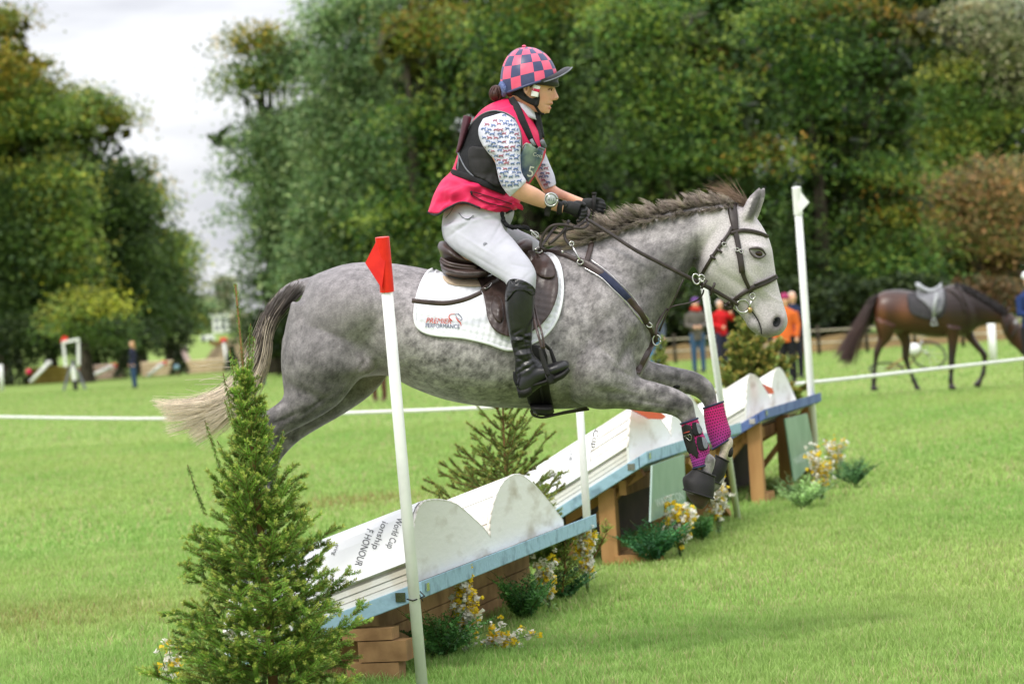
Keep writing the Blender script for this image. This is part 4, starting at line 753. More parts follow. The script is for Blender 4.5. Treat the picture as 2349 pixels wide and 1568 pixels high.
# ================= PEOPLE IN THE BACKGROUND =================
def person(label, x, D, h, top, legs, hair, shoe=(.02, .02, .02), yaw=0, hat=None, scarf=None, longhair=False, arm='down', coat=.0, hood=False, skirt=False, group='people watching in the background'):
    k = h / 1.72; b = GD(x, D); cy, sy = math.cos(yaw), math.sin(yaw)
    fn = lambda u, z, o: b + Vector((u * cy + o * sy, -u * sy + o * cy, z)) * k
    root = thing('person', label, 'person', b, group)
    def limbs(mb, e):
        for s in (-1, 1):
            A = {'down': [(.19 * s, 1.40, 0), (.235 * s, 1.14, .02), (.22 * s, .90, -.06)], 'front': [(.19 * s, 1.40, 0), (.23 * s, 1.14, -.02), (.08 * s, 1.08, -.24)], 'raised': [(.19 * s, 1.40, 0), (.30 * s, 1.25, -.1), (.14 * s, 1.38, -.28)] if s > 0 else [(.19 * s, 1.40, 0), (.235 * s, 1.14, .02), (.1 * s, 1.05, -.22)]}[arm]
            mb.tube([fn(u, z, o) for u, z, o in A], [(.058 + e) * k, (.05 + e) * k, (.038 + e) * k], 12)
        return
    mb = MB(); mb.loft([(-.13, .90, .13, .90, .10, 0), (-.12, 1.08, .12, 1.08, .085, 0), (-.16, 1.32, .16, 1.32, .105, 0), (-.17, 1.42, .17, 1.42, .075, 0), (-.055, 1.47, .055, 1.47, .05, 0), (-.05, 1.54, .05, 1.54, .05, -.01)], 3, 16, fn); limbs(mb, -.012)
    for s in (-1, 1):
        A = {'down': (.22 * s, .85, -.07), 'front': (.05 * s, 1.08, -.27), 'raised': (.12 * s, 1.42, -.30) if s > 0 else (.08 * s, 1.05, -.25)}[arm]; c0 = fn(*A); mb.ball(c0, (.04 * k, .035 * k, .05 * k), 10, 8)
        for j in range(4): mb.tube([c0, c0 + Vector(((j - 1.5) * .014, -.01, -.05 if arm == 'down' else .0)) * k + Vector((0, -.04 * (arm != 'down'), 0)) * k], .009 * k, 6)
        mb.tube([fn(.085 * s, .92, 0), fn(.10 * s, .50, -.01), fn(.105 * s, .09, .02)], [.075 * k, .052 * k, .036 * k], 12)
    mb.ball(fn(0, 1.63, -.005), (.076 * k, .092 * k, .112 * k), 18, 14); mb.tube([fn(0, 1.63, -.09), fn(0, 1.615, -.112)], [.012 * k, .014 * k], 8)
    union(mb, 'body', .012 * k, 2, M['skin'], root)
    mb = MB(); lo = .86 - coat; wd = .165 + .05 * coat; mb.loft([(-wd, lo, wd, lo, .125, 0), (-.155, 1.0, .155, 1.0, .12, 0), (-.145, 1.12, .145, 1.12, .11, 0), (-.18, 1.32, .18, 1.32, .125, 0), (-.185, 1.42, .185, 1.42, .09, 0), (-.07, 1.48, .07, 1.48, .065, 0), (-.062, 1.51, .062, 1.51, .06, 0)], 3, 18, fn); limbs(mb, .012); union(mb, 'jacket', .012 * k, 2, mat('jacket_cloth', [q * .85 for q in top], top, 9, .8, .2, .4, 20), root)
    mb = MB()
    for s in (-1, 1): mb.tube([fn(.075 * s, .93, 0), fn(.085 * s, .80, 0), fn(.10 * s, .50, -.01), fn(.105 * s, .12, .02), fn(.105 * s, .07, .02)], [.105 * k, .10 * k, .07 * k, .055 * k, .055 * k], 14)
    union(mb, 'trousers', .012 * k, 2, mat('trouser_cloth', [q * .8 for q in legs], legs, 9, .85, .2, .3, 25), root)
    for s in (-1, 1):
        mb = MB(); mb.loft([(.06 * s - .045, .085, .06 * s + .045, .085, .05, .03), (.06 * s + .035 * s - .05, .03, .06 * s + .035 * s + .05, .03, .12, -.03), (.095 * s - .045, .003, .095 * s + .045, .003, .12, -.03)], 2, 12, fn); mb.build('shoe', mat('shoe', shoe, shoe, 9, .6), root)
    hm = mat('hair', [q * .8 for q in hair], hair, 30, .6); mb = MB(); mb.ball(fn(0, 1.66, .02), (.085 * k, .09 * k, .098 * k), 16, 12)
    if longhair: mb.loft([(-.085, 1.66, .085, 1.66, .06, .04), (-.095, 1.52, .095, 1.52, .05, .06), (-.085, 1.36, .085, 1.36, .03, .085)], 3, 14, fn)
    union(mb, 'hair', .012 * k, 1, hm, root)
    if hat: mb = MB(); mb.ball(fn(0, 1.70, .0), (.098 * k, .105 * k, .085 * k), 16, 10); mb.build('hat', mat('hat_wool', hat, [q * 1.3 for q in hat], 12, .9), root)
    if scarf: mb = MB(); mb.tube([fn(.085 * math.cos(a), 1.50 + .02 * math.sin(a * 2), .08 * math.sin(a)) for a in [2 * math.pi * i / 14 for i in range(15)]], .05 * k, 8); mb.build('scarf', mat('scarf_wool', scarf, [q * 1.2 for q in scarf], 12, .9), root)
    return root
person('woman in the far field at left with long fair hair, dark jacket and blue jeans', 309, 102, 1.66, (.02, .023, .045), (.04, .08, .16), (.58, .33, .14), yaw=1.1, longhair=True, coat=.06)
person('person in navy top and jeans seen behind the grey horse tail', 599, 90, 1.66, (.02, .035, .09), (.03, .07, .16), (.10, .05, .03), yaw=-.3)
person('person in brown boots hidden behind the horse belly', 872, 61, 1.7, (.10, .16, .30), (.12, .055, .035), (.10, .06, .03), (.10, .05, .03))
person('walker in grey coat, red scarf and purple hat with jeans', 1605, 68, 1.76, (.13, .115, .10), (.05, .10, .19), (.2, .12, .08), scarf=(.45, .03, .02), hat=(.12, .05, .20), coat=.08, arm='front')
person('grey haired person in bright red jacket behind the third pole', 1660, 71, 1.70, (.62, .015, .02), (.03, .03, .06), (.55, .50, .46), arm='raised', yaw=-.5)
person('person in blue jeans behind the grey horse chest', 1506, 70, 1.70, (.10, .12, .16), (.09, .22, .40), (.1, .07, .05))
person('person in orange jacket and pink hat with black trousers', 1812, 55, 1.68, (.72, .15, .03), (.015, .015, .018), (.3, .15, .08), hat=(.30, .03, .10), coat=.05, arm='down', yaw=.4)
person('pale haired person in navy just behind the orange jacket', 1829, 58, 1.74, (.02, .03, .07), (.02, .02, .03), (.62, .50, .42), yaw=-.3)
hdl = person('handler in navy jacket and white cap at the right edge beside the bay horse', 2374, 43.5, 1.74, (.02, .04, .14), (.02, .02, .022), (.2, .1, .05), hat=(.75, .75, .74), yaw=-.6, arm='front')
# ================= BAY HORSE =================
BD = 44.4; Bf = lambda x, y, o: P(x, y, BD + o); bay = thing('horse', 'bay horse with grey saddle, head lowered, standing on the grass at right', 'horse', GD(2130, BD)); mb = MB()
mb.loft([(2012, 678, 2004, 712, .08, 0), (2020, 671, 2008, 738, .20, 0), (2040, 665, 2030, 756, .26, 0), (2068, 664, 2060, 762, .28, 0), (2100, 669, 2096, 767, .29, 0), (2135, 669, 2134, 773, .30, 0), (2165, 658, 2166, 774, .28, 0), (2190, 652, 2196, 772, .25, 0), (2212, 660, 2228, 762, .21, 0), (2228, 680, 2244, 742, .14, 0)], 4, 28, Bf)
mb.loft([(2176, 656, 2218, 770, .18, 0), (2200, 652, 2238, 756, .17, 0), (2228, 662, 2254, 744, .13, 0), (2258, 679, 2274, 742, .11, 0), (2286, 697, 2294, 742, .10, 0), (2308, 714, 2304, 742, .085, 0)], 4, 20, Bf)
mb.loft([(2300, 722, 2296, 748, .09, 0), (2314, 716, 2302, 764, .10, -.01), (2330, 728, 2308, 776, .09, -.01), (2344, 752, 2320, 790, .075, 0), (2354, 780, 2334, 802, .06, 0), (2358, 800, 2342, 812, .06, 0), (2354, 812, 2346, 815, .04, 0)], 4, 18, Bf)
mb.loft([(2306, 722, 2314, 720, .03, -.06), (2310, 708, 2318, 712, .025, -.07), (2316, 698, 2319, 700, .006, -.07)], 3, 10, Bf)
def bl(o, q): mb.loft([(x - w, y, x + w, y + dy, w / 147, o) for x, y, w, dy in q], 3, 14, Bf)
bl(-.13, [(2032, 730, 26, 20), (2030, 752, 22, 10), (2028, 775, 14, 6), (2018, 792, 9.5, 3), (2012, 808, 8.5, 0), (2009, 825, 5.5, 0), (2006, 850, 5, 0), (2005, 872, 6.5, 0), (2004, 882, 5.5, 0), (2005, 889, 8, 0), (2006, 896, 9, 0)])
bl(.14, [(2060, 740, 26, 10), (2070, 765, 18, 5), (2078, 785, 12, 0), (2078, 808, 9, 0), (2078, 822, 8, 0), (2083, 840, 5.2, 0), (2092, 860, 5, 0), (2097, 874, 6.5, 0), (2102, 884, 6, 0), (2106, 893, 9, 0)])
bl(-.13, [(2186, 745, 22, 10), (2186, 772, 14, 0), (2185, 800, 10, 0), (2183, 824, 8.5, 0), (2183, 838, 8, 0), (2182, 855, 5.3, 0), (2181, 872, 6.5, 0), (2182, 880, 5.5, 0), (2184, 888, 9, 0), (2185, 893, 9.5, 0)])
bl(.13, [(2214, 748, 18, 8), (2226, 775, 12, 0), (2244, 798, 9, -3), (2257, 812, 8.5, 0), (2259, 826, 6, 0), (2257, 845, 5, 0), (2255, 858, 6.5, 0), (2250, 868, 5.5, 0), (2244, 876, 8, 4), (2240, 884, 8, 6)])
bb = union(mb, 'body', .018, 3, M['baycoat'], bay); c = coords(bb); bx, by, _ = unPA(c); red = np.array([.055, .020, .011]); blk = np.array([.018, .012, .011]); w = np.zeros(len(bx))
for (x, y, rx, ry, k) in ((2020, 860, 60, 62, 1), (2090, 860, 50, 60, 1), (2183, 850, 30, 62, 1), (2250, 850, 34, 60, 1), (2080, 662, 60, 12, .8), (2140, 660, 60, 20, .7), (2200, 690, 40, 60, .75), (2260, 690, 60, 40, .85), (2230, 720, 40, 60, .7), (2350, 808, 14, 12, .8), (2030, 705, 26, 30, -.2)): w = np.maximum(w, k * np.exp(-(((bx - x) / rx) ** 2 + ((by - y) / ry) ** 2) ** 2)) if k > 0 else w
w = np.clip(w, 0, 1)[:, None]; cc = red * (1 - w) + blk * w; hi = (np.exp(-(((bx - 2075) / 22) ** 2 + ((by - 712) / 26) ** 2)) + np.exp(-(((bx - 2022) / 12) ** 2 + ((by - 720) / 30) ** 2)))[:, None]; cc = cc + np.array([.10, .035, .012]) * np.clip(hi, 0, 1); star = np.exp(-(((bx - 2330) / 4) ** 2 + ((by - 738) / 5) ** 2))[:, None]; cc = cc * (1 - star) + .5 * star; setcol(bb.data, cc); TBB = bvh(bb)  # hi paints brown highlights on flank and rump into the coat
rg = np.random.default_rng(5); paths, rad, cols = [], [], []
for i in range(500):
    u, s_ = rg.normal(0, 1), rg.normal(0, 1); L = rg.choice([4, 5, 5]); q = [(2012, 682 + s_ * 2), (2000 + u * 3, 694 + s_ * 3), (1984 + u * 5, 726 + s_ * 3), (1966 + u * 8, 764 + s_ * 4), (1940 + u * 11, 822 + s_ * 8 + u * 3)][:L]; a = catmull(q, 4); a = a[np.linspace(0, len(a) - 1, 10).astype(int)]; dz = rg.normal(0, .04); paths.append([Bf(x, y, dz * (1 + k / 5)) for k, (x, y) in enumerate(a)]); rad.append([.008 * (1 - .6 * k / 9) for k in range(10)]); cols.append([tuple(np.array([.025, .016, .015]) * (1 - k / 12) + np.array([.10, .05, .04]) * (k / 12)) for k in range(10)])
tubes_np(paths, rad, cols, 'tail', M['hair'], bay); paths, rad, cols = [], [], []
for i in range(220):
    t_ = rg.uniform(); a = catmull([(2196, 650), (2228, 661), (2258, 678), (2290, 698), (2312, 714)], 6); x, y = a[int(t_ * 24)]; paths.append([Bf(x + rg.normal(0, 3) - k * .3, y - 2 + k * 1.4 + rg.normal(0, .3), -.04 - .012 * k * .8) for k in range(10)]); rad.append([.006] * 10); cols.append([(.02, .015, .014)] * 10)
tubes_np(paths, rad, cols, 'mane', M['hair'], bay)
mb = MB(); drape(mb, rounded([(2086, 672), (2082, 690), (2086, 712), (2100, 724), (2130, 732), (2158, 728), (2170, 708), (2172, 684), (2166, 662), (2130, 668)], 3), TBB, .02, .03, 5); o = mb.build('saddle_pad', mat('dark_pad', (.035, .032, .035), (.06, .055, .06), 30, .85)); tag(o, 'dark saddle pad on the bay horse', 'saddle pad'); TQ = bvh(bb, o)
sd_ = thing('saddle', 'grey saddle with run up stirrups on the bay horse', 'saddle', GD(2132, BD)); gm_ = mat('grey_leather', (.28, .29, .30), (.40, .41, .42), 12, .4, .5)
mb = MB(); drape(mb, rounded([(2104, 664), (2124, 672), (2146, 662), (2162, 660), (2166, 690), (2158, 716), (2142, 722), (2132, 706), (2118, 692), (2104, 680)], 3), TQ, .03, .03, 5); mb.build('flap', mat('grey_leather_dark', (.13, .13, .14), (.2, .2, .21), 12, .4, .5), sd_)
mb = MB(); mb.loft([(2099, 649, 2104, 664, .10, 0), (2108, 648, 2110, 668, .18, 0), (2122, 658, 2122, 672, .18, 0), (2136, 662, 2136, 674, .15, 0), (2150, 656, 2152, 670, .11, 0), (2160, 647, 2163, 664, .06, 0)], 4, 14, Bf); mb.build('seat', gm_, sd_)
mb = MB(); mb.tube([Bf(2150, 672, -.36), Bf(2143, 700, -.38), Bf(2142, 726, -.36)], .03, 6); mb.tube([Bf(2136, 744, -.36), Bf(2142, 726, -.36), Bf(2150, 745, -.36), Bf(2136, 745, -.36)], .02, 6); mb.build('stirrup', gm_, sd_)
mb = MB()
for L_ in ([(2168, 660), (2190, 672), (2206, 690), (2214, 716)], [(2196, 655), (2206, 668), (2218, 700)], [(2300, 722), (2306, 745), (2312, 765)], [(2318, 726), (2306, 760)], [(2335, 745), (2318, 775)]): strap(mb, L_, 4, TBB, .02, .02)
o = thing('bridle', 'dark bridle and breastplate straps on the bay horse', 'bridle', GD(2300, BD)); mb.each('strap', M['strap'], o)
# bicycle lying in the grass
b = GD(2062, 57); root = thing('bicycle', 'bicycle lying on the grass behind the bay horse legs', 'bicycle', b); q = lambda x, y, z: b + Vector((x, y, z)); mb_ = M['grey']
for xx, zz in ((-.25, .10), (.62, .32)):
    mb = MB(); mb.tube([q(xx + .33 * math.cos(a), .5 * math.sin(a) * .6, zz + .33 * math.sin(a) * (.35 if xx < 0 else .8)) for a in [2 * math.pi * k / 20 for k in range(21)]], .02, 6); wh = mb.build('wheel', M['rubber'], root); mb = MB()
    for k in range(8): a = math.pi * k / 4; mb.tube([q(xx, 0, zz), q(xx + .32 * math.cos(a), .5 * math.sin(a) * .6, zz + .32 * math.sin(a) * (.35 if xx < 0 else .8))], .004, 4)
    mb.build('spokes', M['steel'], wh)
for nm, L_, m in (('frame', [(-.25, 0, .1), (.1, 0, .28), (.5, 0, .42), (.18, .1, .12), (-.25, 0, .1)], 'timberdk'), ('fork', [(.5, 0, .42), (.62, 0, .32)], 'steel'), ('handlebar', [(.45, -.2, .58), (.5, 0, .5), (.52, .25, .62)], 'steel')): mb = MB(); mb.tube([q(*p) for p in L_], .022, 6); mb.build(nm, M[m], root)
mb = MB(); mb.ball(q(.32, 0, .46), (.16, .1, .12)); mb.build('basket', M['white'], root)
# ================= GREY HORSE =================
def S3(v): return (v, v * .965, v * .95)
hb = MB()
hb.loft([(704, 655, 668, 735, .05, 0), (716, 634, 645, 790, .15, 0), (742, 622, 668, 858, .23, 0, .1), (790, 606, 748, 876, .275, 0, .12), (840, 601, 822, 866, .29, 0, .1), (900, 604, 890, 862, .295, 0, 0), (960, 613, 946, 889, .31, 0, -.1), (1030, 626, 1024, 917, .33, 0, -.15), (1120, 628, 1112, 932, .33, 0, -.15), (1200, 604, 1204, 936, .31, 0, -.15), (1270, 566, 1286, 938, .27, 0, -.2), (1330, 546, 1352, 932, .24, 0, -.25), (1380, 560, 1420, 902, .22, 0, -.1), (1420, 620, 1466, 868, .20, 0), (1452, 690, 1490, 820, .14, 0), (1470, 730, 1494, 785, .06, 0)], 4, 40)
hb.loft([(1262, 568, 1440, 860, .17, 0), (1318, 548, 1484, 800, .165, 0, -.3), (1370, 534, 1504, 762, .145, 0, -.3), (1428, 513, 1530, 716, .12, 0, -.25), (1500, 489, 1556, 668, .105, 0, -.2), (1560, 475, 1574, 636, .10, 0, -.1), (1625, 465, 1592, 606, .095, 0), (1690, 462, 1640, 560, .08, 0)], 5, 32)
# head
hb.loft([(1668, 463, 1592, 575, .072, 0), (1704, 470, 1594, 606, .092, 0, 0), (1733, 496, 1604, 634, .100, 0, .0), (1757, 532, 1622, 657, .104, 0, .15), (1770, 565, 1641, 676, .102, 0, .2), (1776, 602, 1660, 692, .086, 0, .15), (1781, 635, 1679, 706, .070, 0, .1), (1789, 668, 1697, 722, .060, 0), (1798, 698, 1709, 737, .056, 0), (1806, 724, 1719, 752, .057, 0), (1807, 742, 1733, 764, .056, 0), (1800, 757, 1747, 771, .050, 0), (1789, 768, 1757, 775, .036, 0)], 4, 32)
hb.loft([(1708, 728, 1722, 716, .03, 0), (1712, 744, 1738, 730, .042, 0), (1722, 757, 1750, 742, .042, 0), (1738, 768, 1756, 756, .035, 0)], 4, 16)  # lower lip
# hind legs
def hind(o, q):
    hb.loft([tuple(a) + (w, o + dz) for a, w, dz in q], 4, 24)
hind(-.15, [((668, 690, 850, 740), .12, .05), ((648, 780, 866, 800), .15, .02), ((644, 830, 858, 850), .145, 0), ((648, 878, 822, 872), .12, 0), ((650, 908, 778, 925), .095, 0), ((632, 928, 722, 962), .072, 0), ((606, 944, 676, 985), .052, 0), ((582, 958, 648, 1002), .042, 0), ((570, 978, 634, 1028), .038, 0), ((574, 1012, 622, 1050), .031, 0), ((572, 1060, 610, 1078), .027, 0), ((562, 1110, 598, 1122), .027, 0), ((550, 1140, 594, 1152), .034, 0), ((545, 1166, 580, 1178), .028, 0), ((534, 1186, 578, 1200), .045, 0), ((520, 1222, 574, 1230), .056, 0)])
hind(.15, [((700, 720, 860, 780), .12, -.04), ((730, 820, 888, 842), .12, 0), ((720, 880, 884, 868), .10, 0), ((700, 920, 848, 908), .08, 0), ((668, 958, 790, 948), .062, 0), ((640, 980, 738, 978), .05, 0), ((612, 990, 690, 1008), .042, 0), ((600, 1010, 656, 1040), .038, 0), ((600, 1050, 640, 1066), .03, 0), ((600, 1110, 632, 1118), .027, 0), ((590, 1150, 628, 1158), .033, 0), ((584, 1176, 616, 1186), .028, 0), ((572, 1200, 612, 1212), .045, 0), ((558, 1238, 612, 1244), .055, 0)])
# fore legs
def fore(o, q): hb.loft([tuple(a) + (w, o + dz) for a, w, dz in q], 4, 24)
fore(-.14, [((1400, 660, 1290, 800), .07, .0), ((1440, 740, 1288, 870), .10, -.02), ((1452, 815, 1318, 920), .11, -.02), ((1466, 862, 1368, 938), .095, 0), ((1498, 874, 1420, 937), .075, 0), ((1532, 884, 1470, 943), .058, 0), ((1556, 893, 1512, 947), .05, 0), ((1577, 906, 1538, 952), .047, 0), ((1590, 926, 1556, 960), .043, 0), ((1596, 950, 1565, 972), .036, 0), ((1602, 978, 1574, 988), .029, 0), ((1613, 1008, 1588, 1020), .025, 0), ((1624, 1036, 1600, 1046), .026, 0), ((1640, 1048, 1608, 1064), .033, 0), ((1640, 1066, 1608, 1074), .030, 0), ((1632, 1092, 1604, 1090), .026, 0), ((1634, 1110, 1590, 1102), .036, 0), ((1636, 1132, 1572, 1120), .052, 0), ((1628, 1148, 1578, 1140), .05, 0), ((1618, 1162, 1594, 1160), .038, 0), ((1612, 1168, 1602, 1167), .015, 0)])
fore(.15, [((1440, 770, 1360, 880), .09, -.03), ((1484, 822, 1420, 896), .09, 0), ((1525, 836, 1490, 892), .068, 0), ((1568, 845, 1538, 900), .054, 0), ((1600, 854, 1572, 903), .05, 0), ((1627, 872, 1594, 909), .047, 0), ((1640, 894, 1608, 920), .042, 0), ((1645, 918, 1616, 934), .035, 0), ((1652, 960, 1624, 966), .028, 0), ((1668, 992, 1642, 1004), .026, 0), ((1682, 1008, 1652, 1026), .033, 0), ((1678, 1030, 1650, 1036), .029, 0), ((1664, 1060, 1644, 1052), .026, 0), ((1664, 1080, 1634, 1068), .038, 0), ((1656, 1112, 1618, 1092), .05, 0), ((1640, 1128, 1618, 1118), .04, 0)])
hb.loft([(1298, 560, 1290, 640, .05, 0), (1330, 545, 1330, 640, .06, 0), (1370, 535, 1380, 620, .05, 0)], 3, 12)
# ears, dock of the tail
for o, dx in ((-.055, 0), (.055, 9)):
    hb.loft([(1694 + dx, 500, 1728 + dx, 506, .022, o), (1702 + dx, 482, 1734 + dx, 490, .027, o), (1713 + dx, 458, 1741 + dx, 470, .022, o), (1728 + dx, 440, 1747 + dx, 450, .014, o), (1741 + dx, 427, 1749 + dx, 432, .005, o)], 4, 16)
hb.loft([(716, 634, 700, 668, .06, 0), (690, 640, 684, 674, .05, 0), (664, 648, 668, 684, .042, 0), (640, 668, 655, 695, .036, 0), (622, 694, 645, 712, .032, 0), (606, 726, 630, 740, .028, 0), (594, 758, 616, 766, .022, 0), (588, 782, 604, 786, .014, 0)], 3, 16)
horse = thing('horse', 'dapple grey horse in mid air over the book shaped jump, rider up', 'horse', G(1150, 1560))
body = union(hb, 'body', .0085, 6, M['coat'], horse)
sculpt(body, [
 (1737, 578, 22, 14, 15, .010), (1737, 582, 11, 7, 10, -.010), (1735, 566, 20, 5, 8, .007),      # eye and brow
 (1781, 740, 15, 17, 30, .007), (1782, 738, 8, 11, 25, -.030), (1794, 732, 4, 13, 20, .005), (1772, 745, 4, 12, 20, .004), (1752, 662, 12, 2, 45, .004), (1765, 676, 14, 2, 40, .005), (1784, 687, 14, 2, 25, .004), (1742, 610, 22, 3, 70, .003), (1728, 748, 12, 12, 0, .006), (1722, 590, 3, 18, -10, -.003), (1737, 598, 18, 4, 15, -.004), (1700, 690, 30, 3, 30, -.004), (1776, 720, 12, 10, 0, -.004),                                   # nostril
 (1640, 610, 42, 50, 30, .018), (1700, 655, 60, 9, 35, -.007), (1716, 628, 55, 8, 50, .006), (1750, 690, 28, 26, 0, -.008),      # cheek, facial crest
 (1731, 726, 16, 3.5, 48, -.016), (1742, 748, 14, 3.5, 75, -.014), (1722, 716, 8, 5, 40, -.008),                                   # mouth line
 (1596, 588, 16, 46, 10, -.020), (1440, 600, 90, 26, 30, .010), (1490, 650, 90, 20, -45, -.012), (1560, 560, 80, 24, -28, .008),             # throat, neck
 (1400, 700, 70, 90, 25, .028), (1345, 700, 16, 110, -15, -.014), (1455, 745, 30, 34, 0, .02), (1440, 800, 12, 50, 25, -.016), (1360, 850, 60, 40, 10, .018), (1300, 870, 18, 60, -10, -.014),      # shoulder, elbow
 (1440, 905, 70, 9, 8, -.007), (1400, 880, 50, 14, 12, .006), (1570, 925, 22, 20, 40, .006),
 (845, 780, 34, 70, 25, -.03), (800, 690, 70, 60, 0, .02), (740, 800, 50, 90, 10, .02), (880, 650, 40, 26, 0, -.012), (905, 800, 60, 60, 0, .012),
 (868, 850, 50, 8, -25, .008), (700, 900, 14, 70, -65, -.012), (760, 900, 40, 50, 0, .012), (690, 760, 12, 90, 12, -.008), (656, 960, 36, 6, -25, -.008),
 (1584, 924, 13, 12, 0, .008), (1558, 948, 12, 5, 30, -.006), (1490, 922, 60, 3, 8, -.004), (1450, 892, 50, 3.5, 16, -.004), (1520, 905, 40, 3, 16, -.003), (1628, 886, 11, 12, 0, .007), (1560, 872, 46, 3, 14, -.004), (1604, 912, 8, 5, 40, -.005), (1628, 1052, 8, 8, 0, .004), (720, 930, 60, 3, -38, -.005), (810, 868, 60, 3.5, -52, -.006), (700, 985, 40, 3, -30, -.004), (900, 850, 26, 3, 20, -.005), (930, 840, 30, 3, 35, -.004), (1000, 902, 60, 2.5, 10, .003), (1120, 918, 70, 2.5, 4, .003), (1380, 800, 50, 4, 40, -.005), (1425, 850, 34, 4, 30, -.005),
 (1240, 905, 22, 40, 0, -.012), (1100, 880, 160, 30, 3, .010), (1020, 800, 60, 70, 0, .008)])
hc = coords(body); hx, hy, hd = unPA(hc)
base = np.full(len(hx), .265)
def gs(x, y, rx, ry, ang=0):
    c, s_ = math.cos(math.radians(ang)), math.sin(math.radians(ang)); dx, dy = hx - x, hy - y
    return np.exp(-(((dx * c + dy * s_) / rx) ** 2 + ((-dx * s_ + dy * c) / ry) ** 2))
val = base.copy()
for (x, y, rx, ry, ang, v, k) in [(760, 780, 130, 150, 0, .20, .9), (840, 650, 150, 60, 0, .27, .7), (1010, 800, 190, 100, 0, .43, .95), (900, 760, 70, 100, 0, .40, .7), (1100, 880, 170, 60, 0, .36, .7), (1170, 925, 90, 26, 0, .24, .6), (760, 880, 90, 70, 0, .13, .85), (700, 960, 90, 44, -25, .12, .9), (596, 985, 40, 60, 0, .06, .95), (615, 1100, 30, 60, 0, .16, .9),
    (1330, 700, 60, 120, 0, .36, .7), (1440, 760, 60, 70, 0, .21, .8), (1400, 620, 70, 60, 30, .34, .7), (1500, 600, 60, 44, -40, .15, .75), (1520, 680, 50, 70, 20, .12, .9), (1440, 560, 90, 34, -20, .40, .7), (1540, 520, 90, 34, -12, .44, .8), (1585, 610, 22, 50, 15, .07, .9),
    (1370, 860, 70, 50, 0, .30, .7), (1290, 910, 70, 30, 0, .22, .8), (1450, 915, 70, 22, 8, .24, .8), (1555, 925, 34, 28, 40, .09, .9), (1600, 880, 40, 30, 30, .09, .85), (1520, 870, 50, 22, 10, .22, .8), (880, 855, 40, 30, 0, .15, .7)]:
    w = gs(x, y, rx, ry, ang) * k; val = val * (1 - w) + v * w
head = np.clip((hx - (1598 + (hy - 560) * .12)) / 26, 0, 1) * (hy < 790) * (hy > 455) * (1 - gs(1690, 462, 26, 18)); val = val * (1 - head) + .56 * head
for (x, y, rx, ry, ang, v, k) in [(1784, 744, 22, 26, 20, .20, .8), (1762, 762, 30, 18, -20, .13, .85), (1728, 752, 16, 16, 0, .26, .7), (1760, 712, 34, 26, 30, .42, .5), (1718, 738, 14, 18, 0, .30, .6), (1783, 738, 10, 13, 25, .02, 1), (1784, 739, 8, 10, 25, .012, 1), (1737, 581, 19, 11, 20, .04, 1), (1737, 566, 20, 5, 12, .62, .7), (1740, 592, 30, 18, 15, .30, .6), (1752, 640, 20, 60, 10, .46, .5), (1730, 480, 14, 34, 30, .30, .7), (1620, 640, 30, 30, 0, .66, .5), (1731, 727, 16, 3, 48, .10, .8), (1743, 750, 12, 3, 75, .12, .8), (1690, 700, 40, 12, 35, .38, .5)]:  # head markings, with shading of the lower lip painted into the coat
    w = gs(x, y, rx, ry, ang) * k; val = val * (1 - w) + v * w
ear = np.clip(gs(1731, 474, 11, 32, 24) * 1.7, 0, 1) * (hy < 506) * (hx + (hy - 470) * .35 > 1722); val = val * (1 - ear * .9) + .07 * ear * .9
# dapples: pale rings' centres over a darker net, broken into fine hair flecks
def nz3(a, s, o=0): 
    return np.array([noise.noise(Vector((p[0] * s + o, p[1] * s, p[2] * s))) for p in a])
n1 = nz3(hc, 26); n2 = nz3(hc, 60, 5); n3 = nz3(hc, 9, 9); n4 = nz3(hc * np.array([1, 1, .6]), 130, 3)
dap = np.clip(n1 * 1.6, -.55, .75); notH = 1 - head * .93; AREA = 1.12 - .45 * gs(760, 700, 130, 110) + .35 * gs(1350, 750, 130, 110) + .6 * gs(1050, 850, 180, 80) + .4 * gs(1560, 905, 90, 50) + .3 * gs(760, 900, 60, 50)
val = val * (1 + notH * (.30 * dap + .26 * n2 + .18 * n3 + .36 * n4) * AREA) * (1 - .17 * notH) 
legs = ((hy > 800) & (hx > 1460)) | ((hx < 700) & (hy > 920)); val = np.where(legs, val * (1 + .5 * n1), val)
val = np.clip(val, .035, .72); tint = np.stack([val * 1.045, val * .955, val * .965], 1)
warm = np.clip(gs(880, 875, 60, 40), 0, 1)[:, None]; tint = tint * (1 - .5 * warm) + np.array([.25, .17, .145]) * .5 * warm * 1.0
pas = (gs(1668, 1030, 26, 36) * (hx > 1640) * (hy > 990))[:, None]; tint = tint * (1 - pas) + np.array([.62, .52, .42]) * pas
hf = np.clip((hy - 1128) / 6, 0, 1)[:, None] * (hx > 1500)[:, None]; tint = tint * (1 - hf) + np.array([.055, .035, .022]) * hf
hf = np.clip((hy - 1190) / 6, 0, 1)[:, None] * (hx < 700)[:, None]; tint = tint * (1 - hf) + np.array([.05, .04, .035]) * hf
pk = (gs(1783, 738, 12, 14, 25) * .35)[:, None] + (gs(1760, 770, 18, 8) * .25)[:, None]; tint = tint * (1 - pk) + tint * np.array([1.25, .9, .85]) * pk
setcol(body.data, tint)
